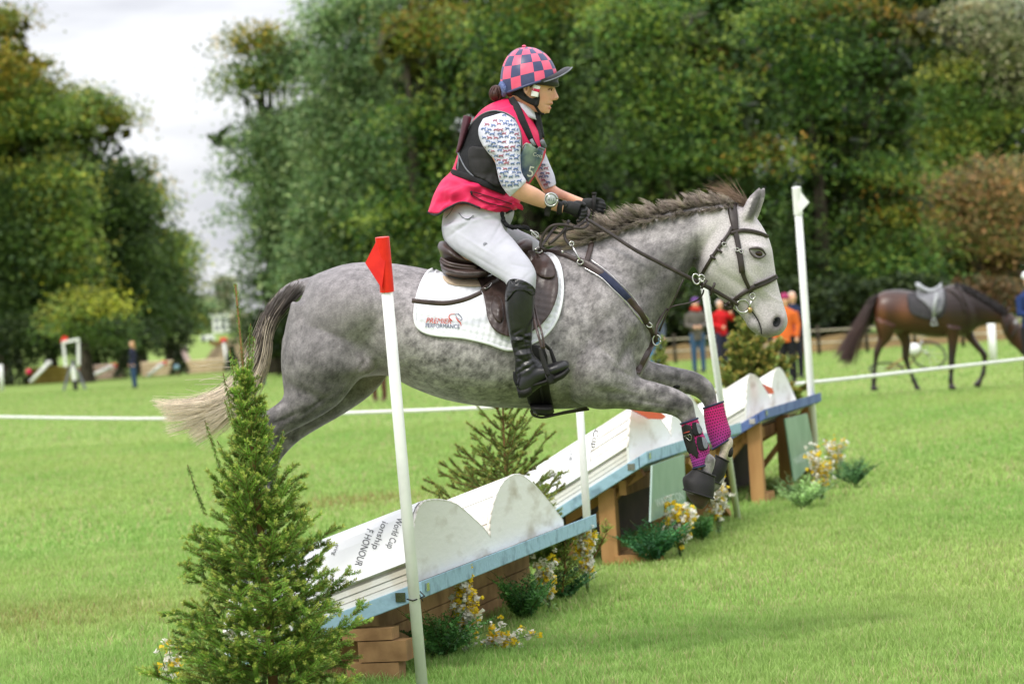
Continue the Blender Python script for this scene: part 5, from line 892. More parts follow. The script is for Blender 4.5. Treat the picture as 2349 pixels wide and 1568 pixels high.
# far side gets the same animal, so colours above are by position along the body only
TB = bvh(body)
mb = MB()
for (o_) in (-1, 1):
    d0 = depth(TB, 1737, 581) if o_ < 0 else 2 * HD - depth(TB, 1737, 581)
    mb.ball(P(1737.5, 581, d0 + .012 * -o_), (.024, .016, .018), 20, 12, VB @ Matrix.Rotation(-.3, 3, 'Z'))
mb.each('eye', M['eye'], horse)
mb = MB()   # eyelids
for pts_, w_ in (  # upper and lower lid
    ([(1718, 571), (1726, 569.5), (1738, 569), (1749, 573), (1757, 584)], 5.5), ([(1718, 571), (1724, 582), (1734, 590), (1746, 591), (1757, 584)], 4)):
    a = catmull(pts_, 4); dd = [depth(TB, *q) for q in a]; mb.tube([P(q[0], q[1], d_ - .001) for q, d_ in zip(a, dd)], [w_ / 1050 * (.5 + math.sin(math.pi * i / (len(a) - 1)) * .8) for i in range(len(a))], 8)
mb.each('eyelid', mat('eyelid_skin', (.045, .035, .035), (.09, .075, .07), 80, .5, .4), horse)
mb = MB()   # chestnut and ergot
mb.ball(P(1552, 886, HD + .11), (.018, .012, .011)); mb.ball(P(1674, 1034, HD + .15), (.016, .02, .028)); mb.each('chestnut', M['rubber'], horse)
mb = MB(); strap(mb, [(1720, 709), (1730, 720), (1739, 735), (1745, 750), (1747, 766)], [3.4, 3, 2.8, 3, 2.4], TB, .0015, .003, 3); mb.build('mouth_line', M['rubber'], horse); mb = MB(); drape(mb, rounded([(1776, 731), (1784, 727), (1790, 731), (1789, 742), (1782, 749), (1775, 747), (1773, 738)], 3), TB, .0012, .002, 3); mb.build('nostril', M['black'], horse)

# ---- mane: short blown tufts along the crest ----
rg = np.random.default_rng(21); CR = catmull([(1312, 552), (1336, 545), (1370, 533), (1410, 519), (1460, 502), (1510, 488), (1570, 475), (1630, 466), (1690, 462)], 10)
paths, rad, cols = [], [], []
def lock(x, y, off, dx, dy, ddep, n, spread, r0, col0, col1, curl=.005, K=7, jit=1.9):
    wv, ph = rg.uniform(2, 5), rg.uniform(0, 6)
    for _ in range(n):
        sx, sy, so = x + rg.normal(0, jit), y + rg.normal(0, 2), off + rg.normal(0, .006); ex, ey = dx + rg.normal(0, spread), dy + rg.normal(0, spread * .8); L = rg.uniform(.65, 1.1); p = []
        for k in range(K):
            t_ = k / (K - 1); b_ = t_ ** 1.25; p.append(Hh(sx + ex * b_ * L + math.sin(ph + t_ * wv) * 3.0 * t_, sy + ey * (t_ * (1.25 - .25 * t_)) * L + math.cos(ph * 1.3 + t_ * wv) * 2.2 * t_, so + ddep * t_ + rg.normal(0, curl) * t_))
        paths.append(p); rad.append([r0 * (1 - .82 * k / (K - 1)) for k in range(K)]); cb = rg.uniform(.7, 1.3)
        cols.append([tuple((np.array(col0) * (1 - k / (K - 1)) + np.array(col1) * (k / (K - 1))) * cb) for k in range(K)])
for i in range(150):
    t_ = (i + rg.uniform(-.4, .4)) / 150; t_ = min(max(t_, 0), .999); x, y = CR[int(t_ * (len(CR) - 1))]
    fr = max(0, 1 - t_ * 3.2); c0 = np.array([.14, .115, .10]) * (1 - fr) + np.array([.42, .33, .25]) * fr; c1 = np.array([.52, .43, .36]) * (1 - fr) + np.array([.80, .66, .50]) * fr
    L = .88 * rg.uniform(.6, 1.35) * (1.15 if t_ < .55 else .85); kb_ = rg.uniform(.7, 1.35); c0 = c0 * kb_; c1 = c1 * kb_
    lock(x + 2, y + 6, rg.normal(0, .018), (-30 - 30 * fr) * L + rg.normal(0, 11), (-30 + 30 * fr) * L + rg.normal(0, 7), rg.normal(-.02, .04), 22, 3.2, .0020, c0, c1)
    lock(x, y + 4, -.03, -20 * L, -8 + rg.normal(0, 4), -.035, 9, 4, .0019, c0 * .9, c1 * .8)
    if i % 2 == 0: lock(x - 2, y + 14, -.055, -24 * L + rg.normal(0, 6), 4 + rg.normal(0, 6), -.04, 12, 4, .0018, c0 * .8, c1 * .75)
for i in range(16):
    lock(1704 + rg.normal(0, 4), 466, 0, -62 + rg.normal(0, 14), -34 + rg.normal(0, 12), rg.normal(0, .03), 10, 6, .0014, (.13, .09, .07), (.34, .22, .14))
for i in range(12): lock(1714, 474, -.02, -18 + rg.normal(0, 10), -20 + rg.normal(0, 6), -.02, 10, 5, .0014, (.14, .10, .08), (.30, .2, .14))
tubes_np(paths, rad, cols, 'mane', M['hair'], horse)
# ---- tail ----
paths, rad, cols = [], [], []
CLP = [(rg.normal(0, 1), rg.normal(0, 1), rg.choice([5, 6, 7, 8]), rg.uniform(0, 6)) for _ in range(46)]
for i in range(4200):
    u = rg.uniform(0, 1); s0 = rg.beta(1.6, 1.3); K = 16
    root = catmull([(700, 650), (668, 664), (640, 690), (618, 724), (602, 760), (594, 785)], 6); rx_, ry_ = root[int(s0 * (len(root) - 1))]; sp = rg.normal(0, 1); side = rg.normal(0, 1)
    w_ = 13 - 4 * s0; cl_ = CLP[rg.integers(len(CLP))]
    gp = [(602 - 3, 770), (590, 810), (574, 850), (550, 892), (515, 925), (468, 950), (425, 965), (388, 975)]
    q = [(rx_ + side * w_ * .42, ry_ + side * w_ * .38)] 
    endy = cl_[1] + rg.normal(0, .22); Lk = int(cl_[2]) if rg.uniform() < .8 else int(rg.choice([5, 6, 7]))
    st_ = 0 if s0 > .7 else 0
    if s0 < .62: q.append((604 + 22 * (1 - s0) + side * 6, 732 + rg.normal(0, 4)))
    for k, (gx, gy) in enumerate(gp[:Lk]):
        fan = 6.5 + k * 2.8; sd_ = side * (1 - k / 9) + cl_[0] * (k / 9); q.append((gx + 6 + sd_ * fan * 1.0, gy + sd_ * fan * .4 + endy * k * k * .55 + 7 * math.sin(cl_[3] + k * .9) * k / 7 + rg.normal(0, 1.2)))
    a = catmull(q, 4); a = a[np.linspace(0, len(a) - 1, K).astype(int)]
    dz = rg.normal(0, .022) ; p = [Hh(x, y, dz * (1 + 1.4 * k / K) - .012) for k, (x, y) in enumerate(a)]; paths.append(p); rad.append([.0013 * (1 - .8 * (k / (K - 1)) ** 2) for k in range(K)]); cb = rg.uniform(.7, 1.25)
    cc = []; thr = 770 + 70 * rg.normal(0, .7) - side * 18
    for (x, y) in a:
        f_ = np.clip((y - thr) / 110, 0, 1); dk = np.array([.085, .065, .055]) if rg.uniform() < .6 or y < 735 else np.array([.34, .28, .22]); lt = np.array([.92, .78, .60]); 
        if y < 700: dk = dk * .9 + .03
        cc.append(tuple((dk * (1 - f_) + lt * f_) * cb))
    cols.append(cc)
# stray flyaways
for i in range(22):
    y0 = rg.uniform(830, 930); x0 = 585 - (y0 - 800) * .45; p = []; L9 = rg.uniform(60, 130); a9 = rg.uniform(-18, 26); b9 = rg.uniform(-14, 14)
    for k in range(16): t_ = k / 15; p.append(Hh(x0 - t_ * L9, y0 + a9 * t_ + b9 * math.sin(t_ * 3), .02 * b9 / 14 * t_))
    paths.append(p); rad.append([.0006] * 16); cols.append([(.7, .6, .48)] * 16)
for i in range(120):
    s0 = rg.uniform(0, .8); rx_, ry_ = root[int(s0 * (len(root) - 1))]; p = []; a0 = rg.uniform(-14, -4)
    for k in range(16): t_ = k / 15; p.append(Hh(rx_ - 8 + a0 * t_, ry_ - 12 + 24 * t_ * t_ + rg.normal(0, .2), rg.normal(0, .002)))
    paths.append(p); rad.append([.0009] * 16); cols.append([(.42, .36, .30)] * 16)
tubes_np(paths, rad, cols, 'tail', M['hair'], horse)

# ================= SADDLERY =================
pad = thing('saddle_pad', 'white quilted saddle pad with printed lettering under the brown saddle', 'saddle pad', G(1120, 1560))
mb = MB(); PADO = rounded([(993, 617), (970, 643), (954, 695), (953, 738), (968, 758), (1000, 768), (1062, 774), (1119, 787), (1168, 802), (1212, 790), (1250, 768), (1276, 733), (1288, 690), (1290, 648), (1283, 607), (1266, 584), (1240, 586), (1200, 612), (1150, 632), (1090, 634), (1030, 630)], 4)
q1, q2 = math.cos(math.radians(12)), math.sin(math.radians(12))
def quilt(x, y):
    u, v = (x * q1 + y * q2) / 14.5, (-x * q2 + y * q1) / 14.5; return .006 * (abs(math.sin(math.pi * u)) * abs(math.sin(math.pi * v))) ** .5
drape(mb, PADO, TB, .010, .02, 3.3, 0, quilt)
padq = mb.build('quilted_panel', M['pad'], pad)
mb = MB(); a = [p for p in PADO if not (p[1] < 640 and 1000 < p[0] < 1255)]
k0 = max(range(len(PADO)), key=lambda i: -PADO[i][1] if 1230 < PADO[i][0] < 1270 else -9e9)
ring = PADO[k0 - 2:] + PADO[:k0 - 2]; ring = [p for p in PADO]; 
i0 = min(range(len(ring)), key=lambda i: abs(ring[i][0] - 1000) + abs(ring[i][1] - 622)); ring = ring[i0:] + ring[:i0]; ring = [p for p in ring if not (p[1] < 634 and 1004 < p[0] < 1236)]
strap(mb, ring[1:], 7, TB, .014, .008, 5); mb.build('edge_binding', M['piping'], pad)
TP = bvh(body, padq)
mb = MB(); text_on(mb, 'PREMIER', 977, 740, 58, 11.5, 2, TP, .0045, 0, .25); text_on(mb, 'PERFORMANCE', 976, 750.5, 78, 9.5, 2, TP, .0045, 1)
def swirl(pts, w, mi): strap(mb, pts, w, TP, .004, .001, 2, mi)
swirl([(1037, 736), (1030, 728), (1033, 721), (1044, 719)], [3, 1], 0); swirl([(1045, 727), (1050, 734), (1056, 740), (1058, 747)], [1, 3.4, 1], 0); swirl([(1043, 721), (1051, 720), (1058, 727), (1060, 732), (1056, 734)], 1.3, 1); swirl([(1046, 724), (1050, 730), (1054, 731)], 1.2, 1); swirl([(1052, 718), (1053, 722)], 1.5, 1)
mb.build('lettering', [M['logored'], M['logonavy']], pad)

sad = thing('saddle', 'brown leather jumping saddle under the rider', 'saddle', G(1150, 1560))
mb = MB()
mb.loft([(1003, 566, 1010, 584, .05, 0), (1010, 553, 1016, 596, .13, 0), (1030, 556, 1034, 606, .175, 0), (1060, 578, 1060, 612, .185, 0), (1110, 590, 1108, 616, .17, 0), (1150, 578, 1150, 606, .14, 0), (1180, 556, 1180, 596, .11, 0), (1205, 546, 1206, 592, .085, 0), (1222, 552, 1222, 590, .05, 0)], 4, 20)
union(mb, 'seat', .006, 4, M['leather'], sad)
mb = MB(); mb.tube([Hh(x, y, o) for x, y, o in catmull([(1012, 592, -.15), (1030, 603, -.19), (1060, 609, -.2), (1095, 612, -.2)], 5)], .007, 8); mb.tube([Hh(x, y, o) for x, y, o in catmull([(1010, 598, -.155), (1030, 609, -.195), (1060, 615, -.205), (1095, 617, -.205)], 5)], .006, 8); mb.build('cantle_piping', M['leather'], sad)
mb = MB()
mb.loft([(1008, 598, 1014, 624, .16, 0), (1024, 604, 1026, 634, .215, 0), (1055, 610, 1056, 641, .245, 0), (1092, 612, 1094, 640, .26, 0), (1120, 610, 1122, 634, .26, 0)], 4, 20); union(mb, 'panel', .006, 4, M['leather'], sad)
mb = MB(); drape(mb, rounded([(1016, 632), (1050, 640), (1100, 641), (1120, 650), (1100, 657), (1050, 655), (1025, 648)], 3), TP, .008, .012, 6); mb.build('wool_half_pad', M['wool'], sad)
def kb(x, y):
    a = math.exp(-(((x - 1252) / 22) ** 2 + ((y - 614) / 34) ** 2)) * .022; b = math.exp(-(((x - 1146) / 16) ** 2 + ((y - 706) / 30) ** 2)) * .012; return a + b
def fl(x, y):
    e = math.exp(-(((x - 1275) / 7) ** 2)) * .004; return kb(x, y) + e
mb = MB(); drape(mb, rounded([(1090, 618), (1130, 600), (1175, 590), (1200, 578), (1222, 574), (1252, 582), (1272, 608), (1281, 650), (1275, 690), (1256, 728), (1232, 752), (1200, 768), (1166, 771), (1138, 760), (1120, 733), (1112, 690), (1103, 655)], 4), TP, .026, .024, 5, 0, fl)
flap = mb.build('flap', M['leather'], sad); TF = bvh(body, padq, flap)
mb = MB(); drape(mb, rounded([(1228, 584), (1250, 584), (1268, 606), (1274, 630), (1262, 637), (1240, 634), (1224, 616)], 4), TF, .010, .012, 4, 0, lambda x, y: .012 * math.exp(-(((x - 1250) / 18) ** 2 + ((y - 610) / 20) ** 2)))
mb.build('knee_block', M['leather'], sad)
mb = MB(); drape(mb, rounded([(1134, 678), (1146, 680), (1156, 705), (1152, 735), (1142, 738), (1130, 722), (1126, 700)], 4), TF, .006, .008, 4, 0, lambda x, y: .008 * math.exp(-(((x - 1142) / 10) ** 2 + ((y - 710) / 20) ** 2)))
mb.build('thigh_block', M['leather'], sad)
mb = MB(); strap(mb, [(1144, 640), (1122, 652), (1105, 668)], 11, TF, .012, .006); strap(mb, [(1105, 670, -.375), (1068, 686, -.385), (1024, 695, -.385), (980, 693, -.38), (945, 689, -.37)], [10, 11, 12, 12, 11], None, th=.005); mb.build('stirrup_leather_tail', M['leather'], sad)
mb = MB(); drape(mb, rounded([(1108, 655), (1118, 646), (1128, 647), (1124, 656), (1114, 662)], 3), TF, .016, .006, 3); mb.build('buckle_loop', M['steel'], sad)
mb = MB(); mb.ball(P(1213, 566, depth(TB, 1215, 600) + .15), .008)
for (x, y) in ((1229, 572), (1290, 577)): mb.ball(P(x, y, HD - .14), .007)
mb.each('stud', M['steel'], sad)
gi = thing('girth', 'black girth with elastic straps round the horse belly', 'girth', G(1240, 1560))
mb = MB(); drape(mb, rounded([(1206, 800), (1250, 800), (1258, 860), (1262, 900), (1270, 938), (1256, 950), (1230, 950), (1216, 936), (1206, 890)], 3), TB, .010, .02, 5); strap(mb, [(1236, 830), (1241, 890), (1250, 944)], 5, TB, .02, .01)
mb.each('girth_strap', M['rubber'], gi)
mb = MB(); mb.loft([(1214, 925, 1222, 946, .20, .0), (1224, 925, 1232, 950, .22, 0), (1256, 925, 1262, 952, .22, 0), (1266, 925, 1272, 944, .2, 0)], 3, 20); mb.build('belly_pad', M['rubber'], gi)
mb = MB(); mb.tube([Hh(x, y, o) for x, y, o in catmull([(1218, 940, -.16), (1224, 952, -.15), (1245, 957, -.13), (1275, 951, -.1), (1300, 946, -.08), (1351, 938, -.06)], 5)], .006, 6); mb.tube([Hh(x, y, o) for x, y, o in catmull([(1232, 950, -.12), (1262, 951, -.1), (1300, 943, -.1), (1348, 934, -.1)], 5)], .005, 6); mb.each('girth_loop', M['strap'], gi)
bpz = thing('breastplate', 'brown five point breastplate with navy padded shoulder strap', 'breastplate', G(1430, 1560))
mb = MB(); strap(mb, [(1229, 574), (1262, 577), (1294, 584), (1326, 597)], 11, TP, .012, .005); strap(mb, [(1326, 597), (1345, 605), (1385, 630)], [16, 18, 15], TB, .012, .006); strap(mb, [(1440, 684), (1466, 712), (1484, 741)], [15, 15, 13], TB, .013, .006); strap(mb, [(1484, 741), (1496, 764), (1507, 785)], 11, TB, .010, .005); strap(mb, [(1506, 762), (1500, 778), (1482, 810), (1462, 856)], [15, 20, 13], TB, .012, .006); strap(mb, [(1504, 770, -.10), (1508, 745, -.09), (1520, 722, -.06), (1530, 706, -.05)], 6)
strap(mb, [(1345, 600), (1350, 585), (1356, 560), (1352, 548)], 12, TB, .014, .005)
mb.each('strap', M['leather'], bpz)
mb = MB(); strap(mb, [(1378, 625), (1412, 655), (1445, 690)], 17, TB, .012, .006); mb.build('navy_padding', M['navy'], bpz)
mb = MB()
for s_ in (-1, 1): strap(mb, [(1345 + 8 * s_, 603 - 9 * s_), (1385 + 7 * s_, 629 - 7 * s_), (1412 + 7 * s_, 655 - 7 * s_), (1444 + 7.5 * s_, 687 - 6 * s_), (1482 + 7 * s_, 738 - 4 * s_)], 2.6, TB, .016, .004)
mb.build('reflective_piping', M['steel'], bpz)
def ringm(mb, x, y, off, rx, ry, r=.0035, ang=0, n=20, tree=None):
    d_ = ((depth(tree, x, y) or HD - .06) - off) if tree else HD + off; c, s_ = math.cos(ang), math.sin(ang)
    mb.tube([P(x + math.cos(a) * rx * c - math.sin(a) * ry * s_, y + math.cos(a) * rx * s_ + math.sin(a) * ry * c, d_) for a in [2 * math.pi * k / n for k in range(n + 1)]], r, 6)
mb = MB(); ringm(mb, 1331, 601, .02, 7, 5, .0035, 0, 20, TB); ringm(mb, 1489, 745, .02, 7, 5, .0035, .5, 20, TB); ringm(mb, 1506, 780, .02, 9, 12, .0035, 0, 20, TB); ringm(mb, 1236, 574, .02, 8, 6, .004, 0, 20, TP)
mb.tube([P(1310, 560, HD - .16), P(1318, 574, HD - .17), P(1330, 596, HD - .2)], .005, 6); ringm(mb, 1311, 559, -.16, 5, 5); mb.each('buckle', M['steel'], bpz)
# ---- bridle and reins ----
br = thing('bridle', 'dark brown leather bridle with silver bit and reins on the grey horse', 'bridle', G(1700, 1560))
mb = MB(); strap(mb, [(1684, 464), (1680, 478), (1683, 500), (1688, 530)], [16, 22, 19, 14], TB, .008, .007); mb.build('headpiece', M['strap'], br)
mb = MB(); strap(mb, [(1677, 535), (1700, 529), (1722, 530), (1746, 536), (1763, 543)], [8, 10, 10, 10, 8], TB, .010, .006); mb.build('browband', M['strap'], br)
mb = MB(); strap(mb, [(1686, 528), (1693, 560), (1700, 600), (1705, 630), (1716, 656), (1725, 674)], [12, 12, 11, 10, 9, 8], TB, .009, .006); strap(mb, [(1692, 574), (1697, 585), (1703, 626)], 14, TB, .012, .006); mb.build('cheekpiece', M['strap'], br)
mb = MB(); strap(mb, [(1679, 520), (1672, 535), (1652, 563), (1632, 592), (1614, 622), (1608, 634)], 8, TB, .008, .005)
for (x, y) in ((1660, 556), (1650, 575), (1635, 590)): strap(mb, [(x - 6, y - 5), (x + 6, y + 5)], 6, TB, .014, .006)
mb.build('throatlash', M['strap'], br)
mb = MB(); strap(mb, [(1784, 634), (1760, 646), (1732, 658), (1706, 672), (1682, 690), (1664, 700)], [10, 13, 13, 10, 9, 9], TB, .009, .007); strap(mb, [(1782, 630), (1758, 642), (1730, 653)], 4, TB, .014, .008); strap(mb, [(1664, 698), (1668, 706), (1680, 704), (1672, 692)], 9, TB, .012, .006)
mb.build('noseband', M['strap'], br)
mb = MB(); ringm(mb, 1704, 702, .012, 15, 15, .0042, 0, 28, TB); ringm(mb, 1726, 679, .012, 6, 7, .0038, 0, 20, TB); mb.tube([P(1716, 713, (depth(TB, 1716, 713) or HD - .05) - .012), P(1724, 690, (depth(TB, 1724, 690) or HD - .06) - .012)], .005, 8)
for (x, y) in ((1690, 572), (1701, 576), (1676, 688), (1661, 560)): ringm(mb, x, y, .018, 5, 4, .002, .3, 12, TB)
ringm(mb, 1597, 640, -.17, 8, 12, .004, -.3); ringm(mb, 1609, 638, -.15, 7, 8, .0035)
mb.build('bit', M['steel'], br)
mb = MB(); mb.ball(P(1720, 710, (depth(TB, 1718, 712) or HD - .05) - .014), (.012, .012, .014)); mb.build('bit_end', mat('brass', (.45, .30, .12), (.6, .42, .2), 30, .3, .6, metal=.8), br)
mb = MB()
for s_ in (-1, 1):
    o_ = s_ * 1.0
    strap(mb, [(1347, 503, -.14 if s_ < 0 else .08), (1400, 536, -.16 if s_ < 0 else .16), (1457, 573, -.18 if s_ < 0 else .17), (1520, 606, -.175 if s_ < 0 else .17), (1575, 634, -.155 if s_ < 0 else .15), (1630, 662, -.125 if s_ < 0 else .13), (1676, 688, -.10 if s_ < 0 else .1), (1694, 700, -.085 if s_ < 0 else .08)], [7, 8, 8.5, 9, 9, 9.5, 10, 8], th=.006)
strap(mb, [(1609, 662, -.145), (1615, 652, -.15), (1622, 642, -.145)], 6, th=.008); strap(mb, [(1640, 648, -.14), (1635, 662, -.145), (1630, 678, -.13)], 6, th=.008)
strap(mb, [(1530, 712, -.06), (1545, 702, -.08), (1575, 696, -.09), (1600, 688, -.1), (1612, 674, -.12), (1614, 664, -.13)], 4, th=.004); mb.tube([Hh(1568, 640, -.12), Hh(1545, 690, -.08), Hh(1528, 722, -.06), Hh(1512, 760, -.08)], .004, 6)
# loose loops of rein and neck strap over the withers
for L_ in ([(1347, 500, -.1), (1352, 486, -.08), (1342, 476, -.06), (1330, 470, -.04)], [(1345, 505, -.12), (1320, 520, -.16), (1290, 515, -.17), (1262, 520, -.17), (1244, 545, -.16), (1240, 566, -.16), (1252, 572, -.16)], [(1345, 498, -.1), (1350, 512, -.13), (1338, 523, -.16), (1315, 522, -.17)], [(1306, 505, -.1), (1292, 530, -.14), (1270, 552, -.15), (1258, 560, -.15)], [(1278, 516, .02), (1262, 536, .0), (1246, 560, -.05), (1232, 575, -.1)], [(1316, 524, -.12), (1298, 528, -.13), (1296, 545, -.14), (1308, 563, -.15)]): strap(mb, L_, 7, th=.005)
mb.build('reins', M['strap'], br)
mb = MB(); strap(mb, [(1155, 492, -.1), (1158, 508, -.13), (1172, 520, -.14), (1196, 522, -.14), (1216, 527, -.13), (1232, 540, -.12)], 6, th=.01)
for k in range(22):
    t_ = k / 21; a = catmull([(1152, 490), (1155, 506), (1168, 519), (1192, 521), (1210, 524)], 6)[int(t_ * 24)]; mb.ball(Hh(a[0] + random.uniform(-2, 2), a[1] + random.uniform(-2, 2), -.135), random.uniform(.006, .011), 8, 6)
ly = mb.build('air_vest_lanyard', M['black']); tag(ly, 'crinkled black elastic lanyard from the pink vest to the saddle', 'lanyard')
mb = MB(); strap(mb, [(1216, 527, -.14), (1226, 536, -.14), (1238, 548, -.14)], 5, th=.006); ringm(mb, 1228, 538, -.14, 9, 6, .003, .6); mb.build('snap_hook', M['steel'], ly)
# ---- leg boots ----
def seg(st, n=28, sub=5): m_ = MB(); m_.loft(st, sub, n, cap=False); return m_
def hexboot(label, st, r0, rowstep, grad, parent_name='tendon_boot', cut=None, extra=None):
    t_ = thing(parent_name, label, 'horse boot', G(st[0][0], 1560), 'magenta boots on the front legs'); m_ = MB(); m_.loft(st, 6, 40); o = m_.build('shell', M['magenta'], t_)
    c = coords(o); _, yy, _ = unPA(c); y0, y1 = min(s[1] for s in st), max(s[3] for s in st); f_ = np.clip((yy - y0) / (y1 - y0), 0, 1)[:, None]
    setcol(o.data, np.array([.62, .012, .16]) * (1 - f_ ** 1.6) + np.array([.30, .05, .34]) * f_ ** 1.6)
    a = catmull([tuple(s) + (0,) * (7 - len(s)) for s in st], 12); hm = MB(); rows = len(a); acc = 0; row = 0
    cen = [(Vector(Hh((q[0] + q[2]) / 2, (q[1] + q[3]) / 2, q[5]))) for q in a]; last = cen[0]; L = 0
    for i in range(1, rows - 1):
        L += (cen[i] - cen[i - 1]).length
        if L < rowstep: continue
        L -= rowstep; row += 1; q = a[i]; per = 26
        for k in range(per):
            t0 = 2 * math.pi * (k + .5 * (row % 2)) / per; 
            if math.sin(t0) > .35: continue
            def pt(tt, qq, pr): cx, cy, ux, uy = (qq[0] + qq[2]) / 2, (qq[1] + qq[3]) / 2, (qq[0] - qq[2]) / 2, (qq[1] - qq[3]) / 2; return Hh(cx + ux * pr * math.cos(tt), cy + uy * pr * math.cos(tt), qq[5] + qq[4] * pr * math.sin(tt))
            c0 = pt(t0, q, 1.012); e1 = (pt(t0 + .1, q, 1.012) - pt(t0 - .1, q, 1.012)).normalized(); e2 = (pt(t0, a[i + 1], 1.012) - pt(t0, a[i - 1], 1.012)).normalized(); nn_ = e1.cross(e2); e2 = nn_.cross(e1).normalized()
            hm.add([c0] + [c0 + e1 * math.cos(b_) * r0 + e2 * math.sin(b_) * r0 for b_ in [math.pi / 6 + math.pi / 3 * j for j in range(6)]], [(0, j + 1, (j + 1) % 6 + 1) for j in range(6)])
    hm.build('mesh_hole', M['black'], t_, smooth=False)['kind'] = 'stuff'
    bm_ = MB()
    for q in (a[0], a[-1]):
        pts_ = [Hh((q[0] + q[2]) / 2 + (q[0] - q[2]) / 2 * 1.03 * math.cos(tt), (q[1] + q[3]) / 2 + (q[1] - q[3]) / 2 * 1.03 * math.cos(tt), q[5] + q[4] * 1.04 * math.sin(tt)) for tt in [2 * math.pi * k / 28 for k in range(29)]]; bm_.tube(pts_, .0045, 6)
    bm_.each('binding', M['navy'], t_); return t_, o
FB = [(1659, 921, 1614, 936, .044, .15), (1664, 945, 1615, 956, .046, .15), (1670, 968, 1620, 985, .045, .15), (1677, 990, 1628, 1010, .042, .15), (1674, 1006, 1636, 1030, .038, .15)]
hexboot('magenta mesh boot on the far front leg', FB, .0034, .0125, 0)
NBs = [(1600, 959, 1562, 972, .043, -.14), (1608, 980, 1566, 994, .044, -.14), (1618, 1004, 1574, 1020, .043, -.14), (1628, 1028, 1582, 1046, .041, -.14), (1622, 1066, 1590, 1074, .034, -.14)]
nb, nbo = hexboot('magenta mesh boot with black velcro strap on the near front leg', NBs, .0031, .0115, 0); TN = bvh(nbo)
mb = MB(); drape(mb, rounded([(1563, 980), (1584, 975), (1594, 1010), (1602, 1042), (1597, 1049), (1586, 1040), (1576, 1034)], 2), TN, .005, .008, 3); mb.build('strap_panel', M['rubber'], nb)
mb = MB(); drape(mb, rounded([(1588, 970), (1600, 970), (1610, 984), (1610, 994), (1602, 998), (1590, 996)], 3), TN, .007, .008, 3); drape(mb, rounded([(1598, 1004), (1612, 1002), (1624, 1016), (1624, 1028), (1616, 1032), (1602, 1030)], 3), TN, .007, .008, 3); mb.each('velcro_tab', M['black'], nb)
mb = MB(); drape(mb, rounded([(1597, 971), (1604, 972), (1611, 985), (1608, 994), (1602, 992)], 3), TN, .010, .004, 2); drape(mb, rounded([(1610, 1003), (1617, 1005), (1624, 1018), (1621, 1028), (1615, 1026)], 3), TN, .010, .004, 2); mb.each('grey_tab', M['grey'], nb)
mb = MB(); strap(mb, [(1568, 993), (1582, 989)], 1.6, TN, .012, .003, 3, 0); strap(mb, [(1569, 1000), (1584, 996), (1584, 1010), (1569, 1000)], 1.0, TN, .012, .003, 2, 1); text_on(mb, 'TZ', 1573, 1004, 9, 6, -12, TN, .013, 1)
mb.build('badge', [M['logored'], M['steel']], nb)
def bell(label, st):
    t_ = thing('overreach_boot', label, 'bell boot', G(st[0][0], 1560), 'bell boots on the front hooves'); m_ = MB(); m_.loft(st, 6, 36); m_.build('bell', M['rubber'], t_); a = catmull([tuple(s) + (0,) for s in st], 6); bm_ = MB()
    for q in (a[0], a[-1]): bm_.tube([Hh((q[0] + q[2]) / 2 + (q[0] - q[2]) / 2 * 1.03 * math.cos(tt), (q[1] + q[3]) / 2 + (q[1] - q[3]) / 2 * 1.03 * math.cos(tt), q[5] + q[4] * 1.03 * math.sin(tt)) for tt in [2 * math.pi * k / 28 for k in range(29)]], .004, 6)
    bm_.each('rim', M['rubber'], t_)
bell('black rubber bell boot on the near front hoof', [(1640, 1092, 1592, 1073, .036, -.14), (1640, 1106, 1579, 1084, .048, -.14), (1639, 1124, 1566, 1097, .062, -.14), (1636, 1143, 1569, 1122, .068, -.14)])
bell('black rubber bell boot on the far front hoof', [(1671, 1058, 1642, 1044, .036, .15), (1667, 1076, 1632, 1058, .048, .15), (1661, 1094, 1622, 1076, .056, .15), (1653, 1110, 1618, 1096, .06, .15)])
# ================= RIDER =================
rider = thing('person', 'rider in pink and navy checked helmet and pink vest on the jumping grey horse', 'person', G(1180, 1560))
mb = MB()
# head, neck, forearms on one continuous body with hips and legs inside the clothes
mb.loft([(1262, 150, 1166, 150, .052, 0), (1272, 170, 1158, 165, .07, 0), (1274, 190, 1156, 182, .076, 0), (1271.5, 203, 1158, 200, .076, 0, -.06), (1268, 213, 1160, 214, .075, 0, -.1), (1266, 224, 1166, 226, .072, 0, -.16), (1265, 234, 1180, 236, .067, 0, -.2), (1262.5, 243, 1198, 244, .058, 0, -.2), (1260, 252, 1212, 252, .047, 0, -.15), (1255, 259, 1224, 259, .032, 0), (1248, 262, 1234, 261, .015, 0)], 4, 28)
mb.loft([(1236, 236, 1168, 208, .052, 0), (1230, 256, 1166, 232, .052, 0), (1226, 276, 1156, 252, .056, 0), (1225, 300, 1140, 272, .07, 0)], 3, 20)
mb.loft([(1273, 201, 1266, 204, .010, 0), (1276, 210, 1264, 212, .009, 0), (1280.5, 219, 1264, 222, .012, 0), (1282, 224, 1263, 228, .015, 0), (1278, 230, 1262, 231, .012, 0)], 3, 12)      # nose
mb.loft([(1268, 234, 1256, 235, .018, 0), (1269, 238, 1256, 239, .020, 0), (1265, 241, 1256, 240, .014, 0)], 3, 12)     # upper lip
mb.loft([(1262, 245, 1252, 244, .014, 0), (1265.5, 248, 1252, 248, .018, 0), (1261, 252, 1252, 252, .016, 0)], 3, 12)
mb.loft([(1262, 254, 1248, 252, .02, 0), (1260, 260, 1244, 260, .018, 0)], 2, 12)    # chin
